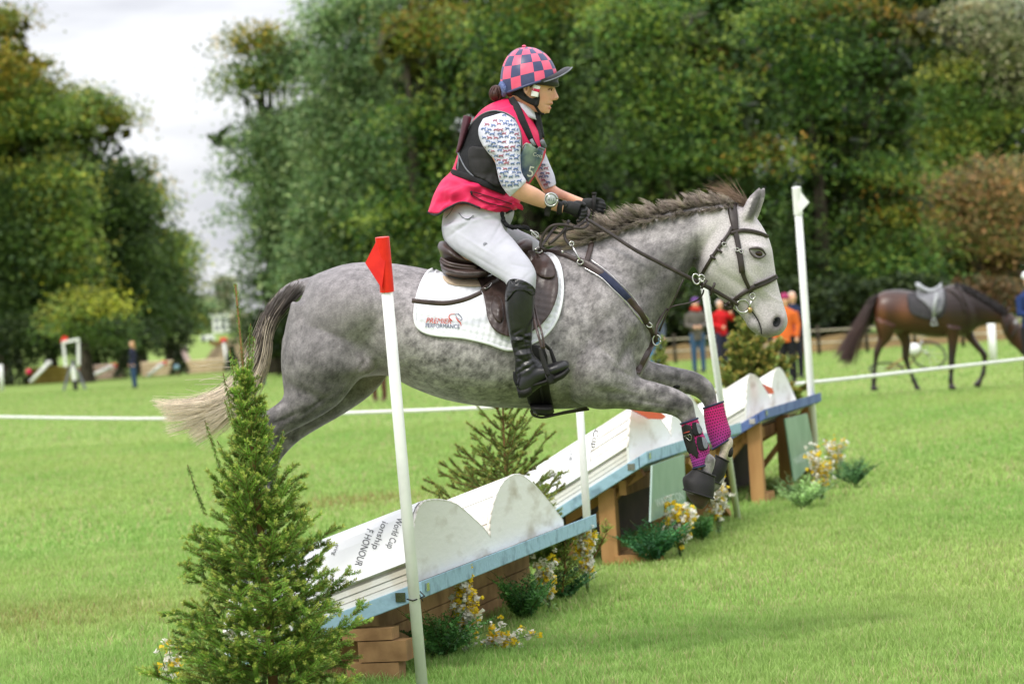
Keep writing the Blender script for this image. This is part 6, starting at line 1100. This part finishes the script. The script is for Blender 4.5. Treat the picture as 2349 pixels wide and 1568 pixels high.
for sgn in (-1, 1):
    o = sgn
    mb.loft([(1211, 190, 1202, 190, .008, .078 * o), (1215, 198, 1199, 195, .013, .083 * o), (1214, 206, 1198, 206, .013, .084 * o), (1210, 215, 1200, 213, .011, .081 * o), (1208, 220, 1203, 219, .007, .076 * o)], 3, 12)   # ear
mb.loft([(1120, 270, 1215, 290, .15, 0), (1085, 320, 1235, 340, .15, 0), (1062, 380, 1220, 410, .13, 0), (1040, 430, 1190, 450, .13, 0), (1028, 490, 1170, 490, .145, 0), (1026, 540, 1150, 545, .15, 0)], 3, 20)
arms = {}
for sgn, q in ((-1, [(1120, 276, 1172, 276, .04, -.12), (1115, 330, 1185, 318, .042, -.2), (1144, 390, 1190, 388, .038, -.235), (1158, 430, 1198, 414, .038, -.24), (1176, 452, 1208, 420, .037, -.235), (1216, 469, 1234, 433, .034, -.21), (1248, 478.5, 1256, 448, .027, -.175), (1272, 484, 1279, 462, .023, -.15), (1290, 489, 1294, 466, .025, -.14)]),
               (1, [(1160, 290, 1200, 290, .04, .14), (1190, 330, 1230, 325, .042, .2), (1215, 380, 1250, 370, .038, .22), (1238, 425, 1262, 410, .036, .21), (1252, 445, 1277, 428, .034, .19), (1288, 458, 1300, 440, .028, .12), (1326, 470, 1334, 454, .023, .06), (1340, 475, 1346, 458, .024, .04)])):
    mb.loft(q, 4, 18)
    s_ = sgn
    mb.loft([(1040, 520, 1120, 510, .06, .10 * s_), (1052, 585, 1150, 530, .065, .14 * s_), (1092, 604, 1172, 552, .06, .22 * s_), (1130, 626, 1196, 585, .058, .30 * s_), (1168, 650, 1218, 612, .055, .37 * s_), (1170, 690, 1218, 690, .045, .40 * s_), (1166, 740, 1216, 740, .045, .41 * s_), (1180, 800, 1214, 795, .035, .41 * s_), (1192, 850, 1222, 842, .026, .415 * s_), (1206, 880, 1226, 852, .02, .415 * s_), (1262, 858, 1262, 846, .016, .415 * s_)], 3, 16)
face = union(mb, 'body', .0036, 3, M['skin'], rider)
sculpt(face, [(1262, 206, 5.5, 3.2, 0, -.006), (1263, 200, 9, 2.5, 0, .003), (1245, 222, 14, 9, 20, .003), (1259, 240.5, 7, 1.1, 0, -.006), (1208, 204, 3.6, 6.0, 0, -.013), (1276, 229, 2.5, 2, 0, -.004), (1262, 232, 5, 3, 70, -.002), (1240, 248, 10, 5, 20, -.002)])
fc = coords(face); fx, fy, fd = unPA(fc); TFc = bvh(face)
face.data.materials.clear(); 
m_ = mat('skin_tone', g(.92), (1.05, 1.03, 1.02), 25, .5, .35, attr=True, sss=.06); face.data.materials.append(m_)
sk = np.tile(np.array([.72, .39, .26]), (len(fx), 1))
def blend(x, y, rx, ry, c, k): 
    global sk
    w = (np.exp(-(((fx - x) / rx) ** 2 + ((fy - y) / ry) ** 2)) * k)[:, None]; sk = sk * (1 - w) + np.array(c) * w
blend(1247, 224, 14, 9, (.66, .27, .19), .5); blend(1266, 237.5, 6, 1.8, (.50, .13, .11), .8); blend(1262, 248.5, 5.5, 2.6, (.52, .15, .13), .85); blend(1261, 241.5, 6, 1.0, (.10, .02, .02), .9)
blend(1264, 200.5, 10, 1.2, (.10, .05, .03), .75); blend(1208, 204, 3.4, 6, (.25, .07, .05), .7); blend(1277, 229.5, 2, 1.3, (.2, .07, .05), .6); blend(1262, 206, 6, 2.6, (.36, .17, .12), .6)
setcol(face.data, sk)
mb = MB()
for s_ in (-1, 1): dd = (depth(TFc, 1264, 206) or HD - .04) if s_ < 0 else 2 * HD - (depth(TFc, 1264, 206) or HD - .04); mb.ball(P(1264.5, 206, dd - s_ * .003), (.0045, .0055, .0032), 12, 8, VB)
mb.each('eye', M['eye'], rider)
mb = MB(); strap(mb, [(1258, 206.5), (1261, 203.6), (1265, 203), (1268, 204)], 1.4, TFc, .004, .002, 2); mb.build('eyelash', M['brownhair'], rider)
# hair
mb = MB(); mb.loft([(1180, 186, 1152, 190, .065, 0), (1196, 200, 1154, 204, .074, 0), (1192, 214, 1158, 214, .066, 0), (1180, 222, 1164, 222, .05, 0)], 3, 20)
mb.loft([(1232, 188, 1222, 196, .01, -.076), (1226, 194, 1216, 202, .008, -.078), (1216, 196, 1212, 206, .005, -.078)], 2, 10)
union(mb, 'hair', .004, 2, M['brownhair'], rider)
mb = MB(); mb.ball(P(1138, 214, HD), (.030, .033, .034), 24, 16, VB); mb.ball(P(1134, 217, HD - .01), (.024, .028, .03), 20, 12, VB)
for k in range(10):
    a0 = k * .62; mb.tube([P(1138 + 15 * math.cos(a0 + t_ * .9) * math.cos(t_ * 3 - 1.5), 214 + 17 * math.sin(t_ * 3 - 1.5), HD - .034 * math.cos(t_ * 3 - 1.5) * abs(math.sin(a0)) - .004) for t_ in [j / 8 for j in range(9)]], .004, 6)
mb.build('hair_bun', M['brownhair'], rider)
mb = MB(); mb.tube([P(1150 + 5 * t_ + 4 * math.sin(t_ * 3), 190 + 30 * t_, HD - .035 - .02 * math.sin(t_ * 3)) for t_ in [j / 10 for j in range(11)]], [.010, .012, .014, .013, .015, .013, .014, .012, .012, .011, .009], 10)
mb.tube([P(1150 + 5 * t_, 192 + 26 * t_, HD + .03) for t_ in [j / 6 for j in range(7)]], .013, 8); mb.each('scrunchie', mat('denim_scrunchie', (.08, .11, .26), (.16, .20, .38), 120, .8, .2, .6, 90), rider)
# helmet with checked silk
def hpt(lat, lon, s=1.0):
    # lat 0 rim .. 90 crown; lon 0 front, 90 viewer's side
    la, lo = math.radians(lat), math.radians(lon); c = math.cos(la) ** .9 if lat < 90 else 0; u, v, w = c * math.cos(lo), math.sin(la), c * math.sin(lo)
    px = 1211 + 66 * s * u + 3 - 6 * v; py = 186 - 78 * s * v - u * 4 * (1 - v) + (1 - v) * 5 * max(0, -u); return P(px, py, HD - .105 * s * w)
mb = MB(); NL, NR = 64, 20; 
lat0 = lambda lon: -4 - 9 * max(0, math.cos(math.radians(lon - 150))) ** 2 + 6 * max(0, math.cos(math.radians(lon))) 
for half in (0,):
    V = []
    for i in range(NR + 1):
        for k in range(NL + 1): lon = 360 * k / NL; l0 = lat0(lon); V.append(hpt(l0 + (90 - l0) * i / NR, lon))
    Fa, mi = [], []
    for i in range(NR):
        for k in range(NL):
            Fa.append((i * (NL + 1) + k, i * (NL + 1) + k + 1, (i + 1) * (NL + 1) + k + 1, (i + 1) * (NL + 1) + k)); mi.append(((i // 4) + (k * 14 // NL)) % 2)
    mb.v = V; mb.f = Fa; mb.mi = mi
mb.ball(P(1202, 106.5, HD), (.010, .006, .010), 12, 8, VB)
silk = mb.build('silk_cover', [M['silkp'], M['silkn']], rider)
mb = MB(); st = []
for k in range(NL + 1):
    lon = 360 * k / NL; l0 = lat0(lon); st.append(hpt(l0, lon, .985))
mb.tube(st, .006, 8); mb.build('silk_hem', M['silkn'], rider)
mb = MB(); V = []; n_ = 24    # shell brim below the silk
for i in range(n_ + 1):
    lon = -80 + 160 * i / n_; c_ = math.cos(math.radians(lon)); a = hpt(4, lon, .99); b = P(1211 + 72 * c_, 190 + 8 * c_ - 2 * (1 - c_), HD - .098 * math.sin(math.radians(lon))); V += [a, b, b + Vector(aUP) * -.004 + Vector(aRT) * -.012, a + Vector(aRT) * -.012]
mb.add(V, [(i * 4 + j, i * 4 + (j + 1) % 4, (i + 1) * 4 + (j + 1) % 4, (i + 1) * 4 + j) for i in range(n_) for j in range(4)]); mb.build('helmet_rim', M['peak'], rider)
mb = MB(); V = []; n_ = 28; m9 = 8   # soft peak, curling down at the sides
for i in range(n_ + 1):
    ph = math.radians(-88 + 176 * i / n_); c_, sn = math.cos(ph), math.sin(ph)
    a = (1236 + 46 * c_ ** .8, 163 + 21 * (1 - c_)); b = (1238 + 74 * c_ ** .62, 155 + 34 * (1 - c_) ** .8)
    for j in range(m9 + 1): t_ = j / m9; bow = -5 * math.sin(math.pi * t_) * c_; V.append(P(a[0] + (b[0] - a[0]) * t_, a[1] + (b[1] - a[1]) * t_ + bow, HD - .102 * sn * (1 - .04 * t_)))
w9 = m9 + 1; m0 = len(V); V += [p - Vector(aUP) * .005 for p in V]; q_ = [(i * w9 + j, i * w9 + j + 1, (i + 1) * w9 + j + 1, (i + 1) * w9 + j) for i in range(n_) for j in range(m9)]
ed = [i * w9 + m9 for i in range(n_ + 1)]; mb.add(V, q_ + [tuple(reversed([x + m0 for x in f_])) for f_ in q_] + [(ed[i], ed[i] + m0, ed[i + 1] + m0, ed[i + 1]) for i in range(n_)]); pk_ = mb.build('peak', M['peak'], rider)
mb = MB(); mb.tube([V[i] for i in ed], .0035, 8); mb.build('peak_binding', M['grey'], pk_)
mb = MB(); drape(mb, rounded([(1166, 196), (1196, 196), (1202, 210), (1210, 220), (1222, 226), (1236, 222), (1237, 236), (1232, 246), (1222, 242), (1200, 231), (1184, 220), (1166, 216)], 3), TFc, .007, .008, 3)
strap(mb, [(1226, 190), (1230, 204), (1234, 226), (1229, 243)], 9, TFc, .009, .005, 3); strap(mb, [(1228, 243), (1238, 258), (1248, 262)], 6, TFc, .006, .004, 3); mb.build('chin_harness', M['black'], rider)
mb = MB(); strap(mb, [(1232, 196), (1229, 205), (1226, 222)], 17, TFc, .014, .004, 2, 0); strap(mb, [(1230.5, 203), (1228.5, 210)], 17.5, TFc, .0155, .002, 2, 1); mb.build('harness_label', [M['white'], M['pink']], rider)
# shirt
mb = MB(); NS = [(1108, 272, 1160, 256, .045, -.115), (1097, 296, 1184, 280, .062, -.165), (1101, 322, 1194, 306, .064, -.19), (1117, 348, 1195, 332, .060, -.212), (1134, 368, 1194, 358, .055, -.228), (1140, 392, 1195.5, 388, .052, -.238), (1146, 418, 1200, 402, .051, -.242), (1158, 438, 1206, 411, .049, -.242), (1170, 452, 1208, 417, .045, -.237)]
mb.loft(NS, 4, 24); mb.loft([(1168, 280, 1216, 285, .045, .13), (1200, 320, 1240, 320, .05, .19), (1212, 350, 1251, 350, .05, .21), (1222, 385, 1262, 378, .047, .215), (1236, 415, 1272, 402, .044, .205), (1248, 436, 1276, 424, .041, .195)], 4, 20)
mb.loft([(1130, 262, 1205, 262, .12, 0), (1100, 300, 1225, 310, .13, 0), (1085, 360, 1225, 370, .14, 0), (1060, 420, 1200, 430, .13, 0)], 3, 20)
shirt = union(mb, 'shirt', .005, 3, M['shirt'], rider)
fold = []; rr = random.Random(5)
for k in range(34): x, y = rr.uniform(1105, 1195), rr.uniform(280, 440); fold.append((x, y, rr.uniform(16, 34), rr.uniform(2.5, 5), rr.uniform(-60, 30), rr.uniform(-.006, .006)))
for k in range(10): fold.append((rr.uniform(1225, 1268), rr.uniform(350, 425), 14, 3, rr.uniform(-50, 30), rr.uniform(-.005, .005)))
sculpt(shirt, fold); TS = bvh(shirt)
mb = MB(); pony = [(-9, -1), (-7, -4.5), (-3, -5), (3, -4.5), (6, -6), (8.5, -9), (10, -7.5), (8, -4), (6.5, -1), (9, 3), (10, 6.5), (8.6, 6.5), (6.5, 3), (4.5, .8), (3.5, 6), (2.4, 6), (2.4, .5), (-3, 0), (-4.5, 3), (-4, 6), (-5.3, 6), (-6.2, 2.5), (-7, 0), (-8.5, 4), (-10.5, 2)]
row = 0
for yy in range(266, 452, 10):
    row += 1
    for j in range(-1, 18):
        x, y = 1096 + j * 13.5 + (row % 2) * 8 + rr.uniform(-2, 2), yy + rr.uniform(-2.5, 2.5)
        if any(depth(TS, x + a_, y + b_) is None for a_, b_ in ((-9, 0), (9, 0), (0, -7), (0, 6))): continue
        if 1195 < x < 1222: continue
        fl_ = rr.choice((-1, 1)); sc_ = rr.uniform(.46, .64); drape(mb, [(x + px_ * sc_ * fl_, y + py_ * sc_) for px_, py_ in pony], TS, .0022, .001, 6, 1 if rr.random() < .25 else 0)
mb.build('horse_print', [M['printb'], M['printr']], shirt)['kind'] = 'stuff'
mb = MB(); mb.loft([(1226, 248, 1170, 226, .058, 0), (1232, 262, 1164, 236, .062, 0), (1238, 278, 1160, 250, .07, 0)], 2, 20); mb.build('collar', M['shirt'], rider)
# vest
mb = MB(); mb.loft([(1162, 224, 1196, 240, .062, 0), (1136, 233, 1214, 262, .105, 0), (1108, 249, 1228, 286, .150, 0), (1084, 277, 1247, 318, .172, 0), (1066, 315, 1252, 350, .175, 0), (1050, 352, 1238, 384, .165, 0), (1036, 390, 1218, 418, .158, 0), (1012, 415, 1200, 442, .168, 0), (995, 446, 1194, 462, .182, 0), (984, 478, 1188, 478, .19, 0), (980, 490, 1178, 488, .188, 0)], 5, 40)
vest = union(mb, 'air_vest', .006, 4, M['pink'], rider); fold = []
for k in range(34): fold.append((rr.uniform(1000, 1180), rr.uniform(415, 485), rr.uniform(20, 50), rr.uniform(4, 8), rr.uniform(-70, 20), rr.uniform(-.011, .012)))
for k in range(10): fold.append((rr.uniform(1060, 1190), rr.uniform(235, 270), rr.uniform(10, 30), rr.uniform(3, 6), rr.uniform(-40, 20), rr.uniform(-.004, .005)))
sculpt(vest, fold)
vc = coords(vest); vx, vy, vd = unPA(vc)      # curved hem: lift the lower edge between the tails
hem = np.interp(vx, [978, 1002, 1027, 1062, 1104, 1153, 1200], [487, 494, 478, 464, 478, 491, 476]); over = np.clip((vy - (hem - 6)) / 10, 0, 1)
k_ = np.where(vy > hem, (vy - hem), 0)[:, None]; vc = vc + aUP * (k_ * HD / F); setco(vest, vc); TV = bvh(vest)
mb = MB(); drape(mb, rounded([(1048, 392), (1050, 368), (1061, 334), (1077, 293), (1100, 266), (1130, 254), (1158, 259), (1180, 272), (1192, 300), (1196, 340), (1198, 380), (1190, 425), (1160, 444), (1134, 432), (1090, 414)], 3), TV, .006, .008, 5, 0, lambda x, y: .004 * abs(math.sin((x - y * .25) / 18)) ** .3 if y > 340 else .001)
sp = mb.build('side_panel', M['black'], rider)
mb = MB(); drape(mb, rounded([(1074, 344), (1094, 336), (1132, 350), (1140, 400), (1146, 430), (1110, 412), (1082, 396)], 3), TV, .016, .012, 5, 0, lambda x, y: .006 * (abs(math.sin((x - 1074) / 9.6)) * abs(math.sin((y - 330) / 11))) ** .25)
mb.build('padded_panel', M['rubber'], rider)
mb = MB()
for L_ in ([(1050, 350), (1068, 386), (1094, 412)], [(1180, 272), (1194, 305), (1198, 345)], [(1050, 390), (1054, 350), (1074, 296), (1100, 266), (1130, 254), (1160, 259), (1182, 273)]): strap(mb, L_, 3.2, TV, .012, .006)
mb.each('vest_binding', M['grey'], rider)
mb = MB(); strap(mb, [(1034, 394), (1062, 402), (1090, 412), (1124, 427), (1160, 441)], 14, TV, .012, .006); mb.build('waist_strap', M['black'], rider)
mb = MB(); strap(mb, [(1172, 224), (1184, 246), (1196, 274), (1210, 302), (1222, 326), (1232, 340)], [14, 20, 20, 17, 13, 8], TV, .010, .01); strap(mb, [(1230, 268), (1234, 290), (1240, 318), (1246, 344)], 10, TV, .008, .01); mb.each('black_lapel', M['black'], rider)
mb = MB(); mb.loft([(1236, 240, 1222, 236, .02, -.0), (1240, 262, 1222, 256, .035, 0), (1245, 290, 1224, 284, .04, 0), (1250, 316, 1228, 312, .04, 0)], 3, 14); mb.build('throat_flap', M['black'], rider)
mb = MB(); strap(mb, [(980, 487), (1002, 493), (1026, 478), (1062, 464), (1104, 478), (1150, 490), (1176, 482)], 5, TV, .008, .008); mb.build('hem_binding', M['rubber'], rider)
mb = MB(); strap(mb, [(1084, 440), (1120, 450), (1180, 470)], 2, TV, .008, .004); strap(mb, [(1080, 446), (1116, 464), (1172, 478)], 2, TV, .008, .004); strap(mb, [(1080, 438), (1083, 446)], 5, TV, .01, .004); mb.build('pocket_zip', M['black'], rider)
mb = MB(); strap(mb, [(1200, 480, -.17), (1185, 474, -.18)], 6, th=.008); strap(mb, [(1176, 466, -.19), (1190, 470, -.185), (1197, 477, -.18)], 9, th=.008); mb.build('front_toggle', M['pink'], rider)
mb = MB(); mb.loft([(1063, 264, 1083, 268, .05, 0), (1058, 290, 1076, 294, .075, 0), (1050, 330, 1063, 334, .08, 0), (1044, 352, 1054, 354, .06, 0)], 3, 16); union(mb, 'back_pocket', .005, 2, mat('maroon_fabric', (.05, .012, .02), (.08, .02, .03), 20, .7), rider)
mb = MB(); drape(mb, [(1207, 327), (1248, 342), (1244, 366), (1226, 402), (1212, 419), (1196, 400), (1192, 356)], TV, .012, .008, 5); bib = mb.build('number_bib', mat('number_bib_print', (.04, .07, .18), (.38, .46, .40), 5.5, .25, .5, ramp=(.42, .6)), rider)
TBb = bvh(vest, bib); mb = MB(); text_on(mb, 'Cots', 1222, 357, 22, 8, 14, TBb, .003, 0, 0); text_on(mb, '5', 1209, 404, 13, 24, 12, TBb, .003); strap(mb, [(1194, 352), (1207, 329), (1247, 344)], 1.6, TBb, .004, .003, 3); mb.build('bib_lettering', M['white'], bib)
mb = MB(); mb.tube([P(1218, 320, HD - .17), P(1226, 334, HD - .175)], .008, 8); mb.tube([P(1243, 322, HD - .14), P(1250, 338, HD - .12)], .010, 8); strap(mb, [(1236, 338, -.17), (1250, 344, -.13)], 6, th=.012); mb.each('vest_buckle', M['grey'], rider)
# breeches
mb = MB(); mb.loft([(1024, 466, 1176, 470, .155, 0), (1017, 490, 1180, 486, .172, 0), (1013, 520, 1172, 512, .185, 0), (1018, 548, 1150, 545, .185, 0), (1034, 575, 1130, 570, .14, 0), (1060, 590, 1110, 590, .09, 0)], 4, 28)
mb.loft([(1016, 520, 1120, 478, .10, -.08), (1024, 556, 1148, 502, .105, -.11), (1050, 581, 1156, 524, .102, -.165), (1088, 604, 1176, 546, .092, -.23), (1123, 626, 1199, 575, .082, -.30), (1146, 640, 1216, 597, .076, -.345), (1160, 650, 1229, 622, .07, -.38), (1166, 668, 1230, 645, .064, -.40), (1168, 690, 1226, 680, .06, -.405), (1172, 706, 1222, 700, .055, -.405)], 4, 24)
mb.loft([(1060, 560, 1140, 490, .10, .10), (1110, 590, 1186, 524, .095, .17), (1150, 610, 1222, 542, .085, .25), (1186, 640, 1246, 566, .075, .33), (1196, 660, 1250, 610, .065, .38), (1196, 700, 1244, 690, .055, .4)], 4, 24)
br_ = union(mb, 'breeches', .006, 4, M['breech'], rider)
sculpt(br_, [(1060, 520, 50, 4, -35, -.006), (1090, 505, 50, 4, -15, .005), (1100, 500, 40, 3, 10, -.006), (1060, 495, 30, 3, 20, .004), (1140, 530, 34, 3.5, -60, -.006), (1150, 550, 30, 4, -40, .004), (1200, 640, 22, 3, -40, -.004), (1185, 650, 24, 3, -35, .004), (1195, 610, 26, 3, 10, -.003), (1110, 600, 60, 3, 30, -.003), (1090, 560, 60, 3, 32, .003), (1050, 550, 6, 30, -20, .003)])
TBr = bvh(br_); mb = MB(); ringm(mb, 1113, 560, .003, 4, 4, .0012, 0, 16, TBr); ringm(mb, 1113, 560, .003, 2, 2, .001, 0, 10, TBr); mb.build('small_emblem', M['grey'], br_)
mb = MB(); strap(mb, [(1052, 488), (1062, 499), (1074, 502), (1086, 494)], 1.8, TBr, .004, .003, 3); strap(mb, [(1022, 500), (1034, 486), (1042, 470)], 1.5, TBr, .003, .003, 3); mb.build('pocket_seam', M['grey'], br_)
# tall boots
for s_ in (-1, 1):
    dx = 0 if s_ < 0 else 16; o = .415 * s_; bt = bpy.data.objects.new('boot', None)
    mb = MB(); mb.loft([(1164 + dx, 644, 1226 + dx, 664, .066, o), (1158 + dx, 672, 1227 + dx, 684, .066, o), (1158 + dx, 700, 1226 + dx, 706, .064, o), (1161 + dx, 733, 1223.5 + dx, 735, .058, o), (1167 + dx, 764, 1221 + dx, 765, .051, o), (1174 + dx, 795, 1220 + dx, 792, .044, o), (1181 + dx, 822, 1224 + dx, 812, .041, o), (1181 + dx, 850, 1238 + dx, 826, .041, o), (1184 + dx, 876, 1246 + dx, 836, .038, o), (1192 + dx, 890, 1246 + dx, 850, .03, o)], 4, 28)
    mb.loft([(1182 + dx, 872, 1196 + dx, 908, .034, o), (1196 + dx, 846, 1216 + dx, 904, .038, o), (1222 + dx, 834, 1238 + dx, 888, .040, o), (1248 + dx, 836, 1256 + dx, 874, .044, o), (1276 + dx, 829, 1284 + dx, 861, .046, o), (1296 + dx, 825, 1300 + dx, 852, .036, o), (1305 + dx, 830, 1306 + dx, 845, .018, o)], 4, 24)
    b_ = union(mb, 'tall_boot', .005, 3, M['bleather'], rider)
    if s_ < 0:
        rr = random.Random(9); sculpt(b_, [(1195 + rr.uniform(-18, 18), rr.uniform(760, 850), rr.uniform(12, 28), rr.uniform(2.5, 4.5), rr.uniform(-30, 25), rr.uniform(-.007, .007)) for _ in range(26)] + [(1190, 700, 5, 60, -4, .003), (1206, 846, 22, 3, -30, -.006)])
        TBt = bvh(b_); mb = MB(); drape(mb, rounded([(1168, 642), (1190, 640), (1215, 650), (1228, 664), (1224, 678), (1206, 668), (1184, 666), (1172, 678), (1159, 692), (1160, 664)], 3), TBt, .005, .007, 3, 0, lambda x, y: .003 * (abs(math.sin(x / 3.4)) * abs(math.sin(y / 3.1))) ** .4); mb.build('croc_cuff', M['bleather'], b_)
    mb = MB(); mb.loft([(1184 + dx, 884, 1190 + dx, 912, .034, o), (1200 + dx, 888, 1206 + dx, 912, .037, o), (1216 + dx, 880, 1222 + dx, 902, .036, o)], 2, 12); mb.loft([(1220 + dx, 880, 1224 + dx, 888, .035, o), (1256 + dx, 866, 1260 + dx, 880, .045, o), (1286 + dx, 852, 1292 + dx, 868, .046, o), (1303 + dx, 840, 1308 + dx, 850, .03, o)], 3, 12); mb.build('boot_sole', M['rubber'], b_)
    if s_ < 0: mb = MB(); strap(mb, [(1180, 852, -.46), (1180, 868, -.46), (1186, 884, -.46)], 6, th=.01); mb.build('spur_rest', M['black'], b_)
# stirrup of the saddle
mb = MB(); strap(mb, [(1222, 700, -.39), (1226, 735, -.44), (1234, 765, -.495), (1244, 800, -.505)], 6, th=.005); strap(mb, [(1226, 700, -.38), (1234, 735, -.43), (1243, 762, -.49), (1249, 800, -.50)], 5, th=.005); mb.build('stirrup_leather', M['leather'], sad)
mb = MB(); strap(mb, [(1238, 796, -.505), (1246, 826, -.505), (1258, 862, -.505)], [7, 12, 10], th=.012); strap(mb, [(1262, 800, -.365), (1272, 830, -.36), (1276, 858, -.36)], [7, 10, 9], th=.012); mb.tube([Hh(1240, 797, -.47), Hh(1250, 790, -.42), Hh(1260, 800, -.37)], .007, 8)
mb.loft([(1250, 856, 1256, 882, .012, -.505), (1262, 852, 1270, 880, .04, -.43), (1272, 848, 1280, 874, .04, -.40)], 2, 12); mb.build('stirrup_iron', M['rubber'], sad)
# gloves: palm, four curled fingers and thumb, closed on the rein
def glove(cx, cy, off, sc, sgn, name='glove'):
    mb = MB(); T = lambda x, y, z: Hh(cx + x * sc, cy + y * sc, off + z * sc / 526 * sgn)
    def L(pts, r): mb.tube([T(*p) for p in pts], [q * sc / 526 for q in r], 12)
    mb.loft([(cx - 30 * sc, cy - 20 * sc, cx - 34 * sc, cy + 5 * sc, .024 * sc, off), (cx - 14 * sc, cy - 22 * sc, cx - 20 * sc, cy + 9 * sc, .024 * sc, off), (cx + 2 * sc, cy - 19 * sc, cx - 6 * sc, cy + 15 * sc, .023 * sc, off), (cx + 14 * sc, cy - 13 * sc, cx + 4 * sc, cy + 17 * sc, .018 * sc, off)], 4, 20)
    for k, (ky, ln, r0) in enumerate(((-10, 1.0, 5.2), (-1.5, 1.06, 5.4), (7, 1.0, 5.1), (14.5, .82, 4.5))):
        zz = 6 - 2.2 * k; L(catmull([(4 - k * 2.6, ky, -4), (18 * ln - k * 2.4, ky + 2, -9), (27 * ln - k * 2.6, ky + 7, -3), (24 * ln - k * 2.6, ky + 13, 6), (14 * ln - k * 2.6, ky + 14, 9)], 4), np.linspace(r0, r0 * .72, 17))
    L(catmull([(-10, -12, -6), (4, -18, -8), (17, -16, -4), (25, -10, 2)], 4), np.linspace(6, 4.4, 13))
    return union(mb, name, .003, 3, M['glove'], rider)
gv = glove(1320, 481, -.13, .92, -1); glove(1363, 474, .03, .9, 1)
TG = bvh(gv, face); mb = MB(); strap(mb, [(1288, 462), (1284, 474), (1283, 492)], 12, TG, .006, .006); mb.build('glove_strap', M['glove'], gv)
mb = MB(); mb.ball(P(1294, 468, (depth(TG, 1294, 468) or HD - .15) - .002), (.016, .016, .010), 16, 10, VB); ringm(mb, 1294, 468, .008, 6, 6, .002, 0, 16, TG); mb.build('glove_badge', M['peak'], gv)
mb = MB(); dW = (depth(TG, 1262, 462) or HD - .17)
for (x0, y0) in ((0, 0),):
    V = []
mb.tube([P(1264, 458, dW - .003), P(1264, 458, dW - .016)], [.033, .032], 28); wz = mb.build('wrist_watch', M['grey'], None); tag(wz, 'large round sports watch on the near wrist of the rider', 'watch')
mb = MB(); mb.tube([P(1264, 458, dW - .017), P(1264, 458, dW - .019)], [.022, .021], 28); mb.build('watch_face', M['glass'], wz)
mb = MB()
for k in range(28): pass
mb.tube([P(1264 + 14.5 * math.cos(a), 458 + 14.5 * math.sin(a), dW - .016) for a in [2 * math.pi * k / 30 for k in range(31)]], .0035, 8); mb.build('bezel', M['steel'], wz)
mb = MB(); text_on(mb, '4:12', 1257, 461, 14, 6, 0, None, .0195, 0, 0, dW); mb.build('digits', M['ink'], wz)
mb = MB(); strap(mb, [(1262, 444, .0 - (HD - dW)), (1258, 470, .0 - (HD - dW) - .004), (1256, 486, .012 - (HD - dW)), (1254, 496, .01 - (HD - dW))], [20, 18, 15, 12], th=.006); mb.build('watch_strap', M['rubber'], wz)
wp = MB(); wp.tube([Hh(1363, 443, .0), Hh(1362.5, 470, .0), Hh(1360, 500, .0)], [.0085, .0085, .006], 12); wp.tube([Hh(1363, 441, .0), Hh(1363, 447, .0)], [.010, .010], 12); wp.tube([Hh(1360, 498, .0), Hh(1345, 560, .06), Hh(1325, 640, .2)], [.004, .003, .003], 8)
w = wp.build('whip', M['rubber']); tag(w, 'short black riding whip held upright in the far hand of the rider', 'whip')
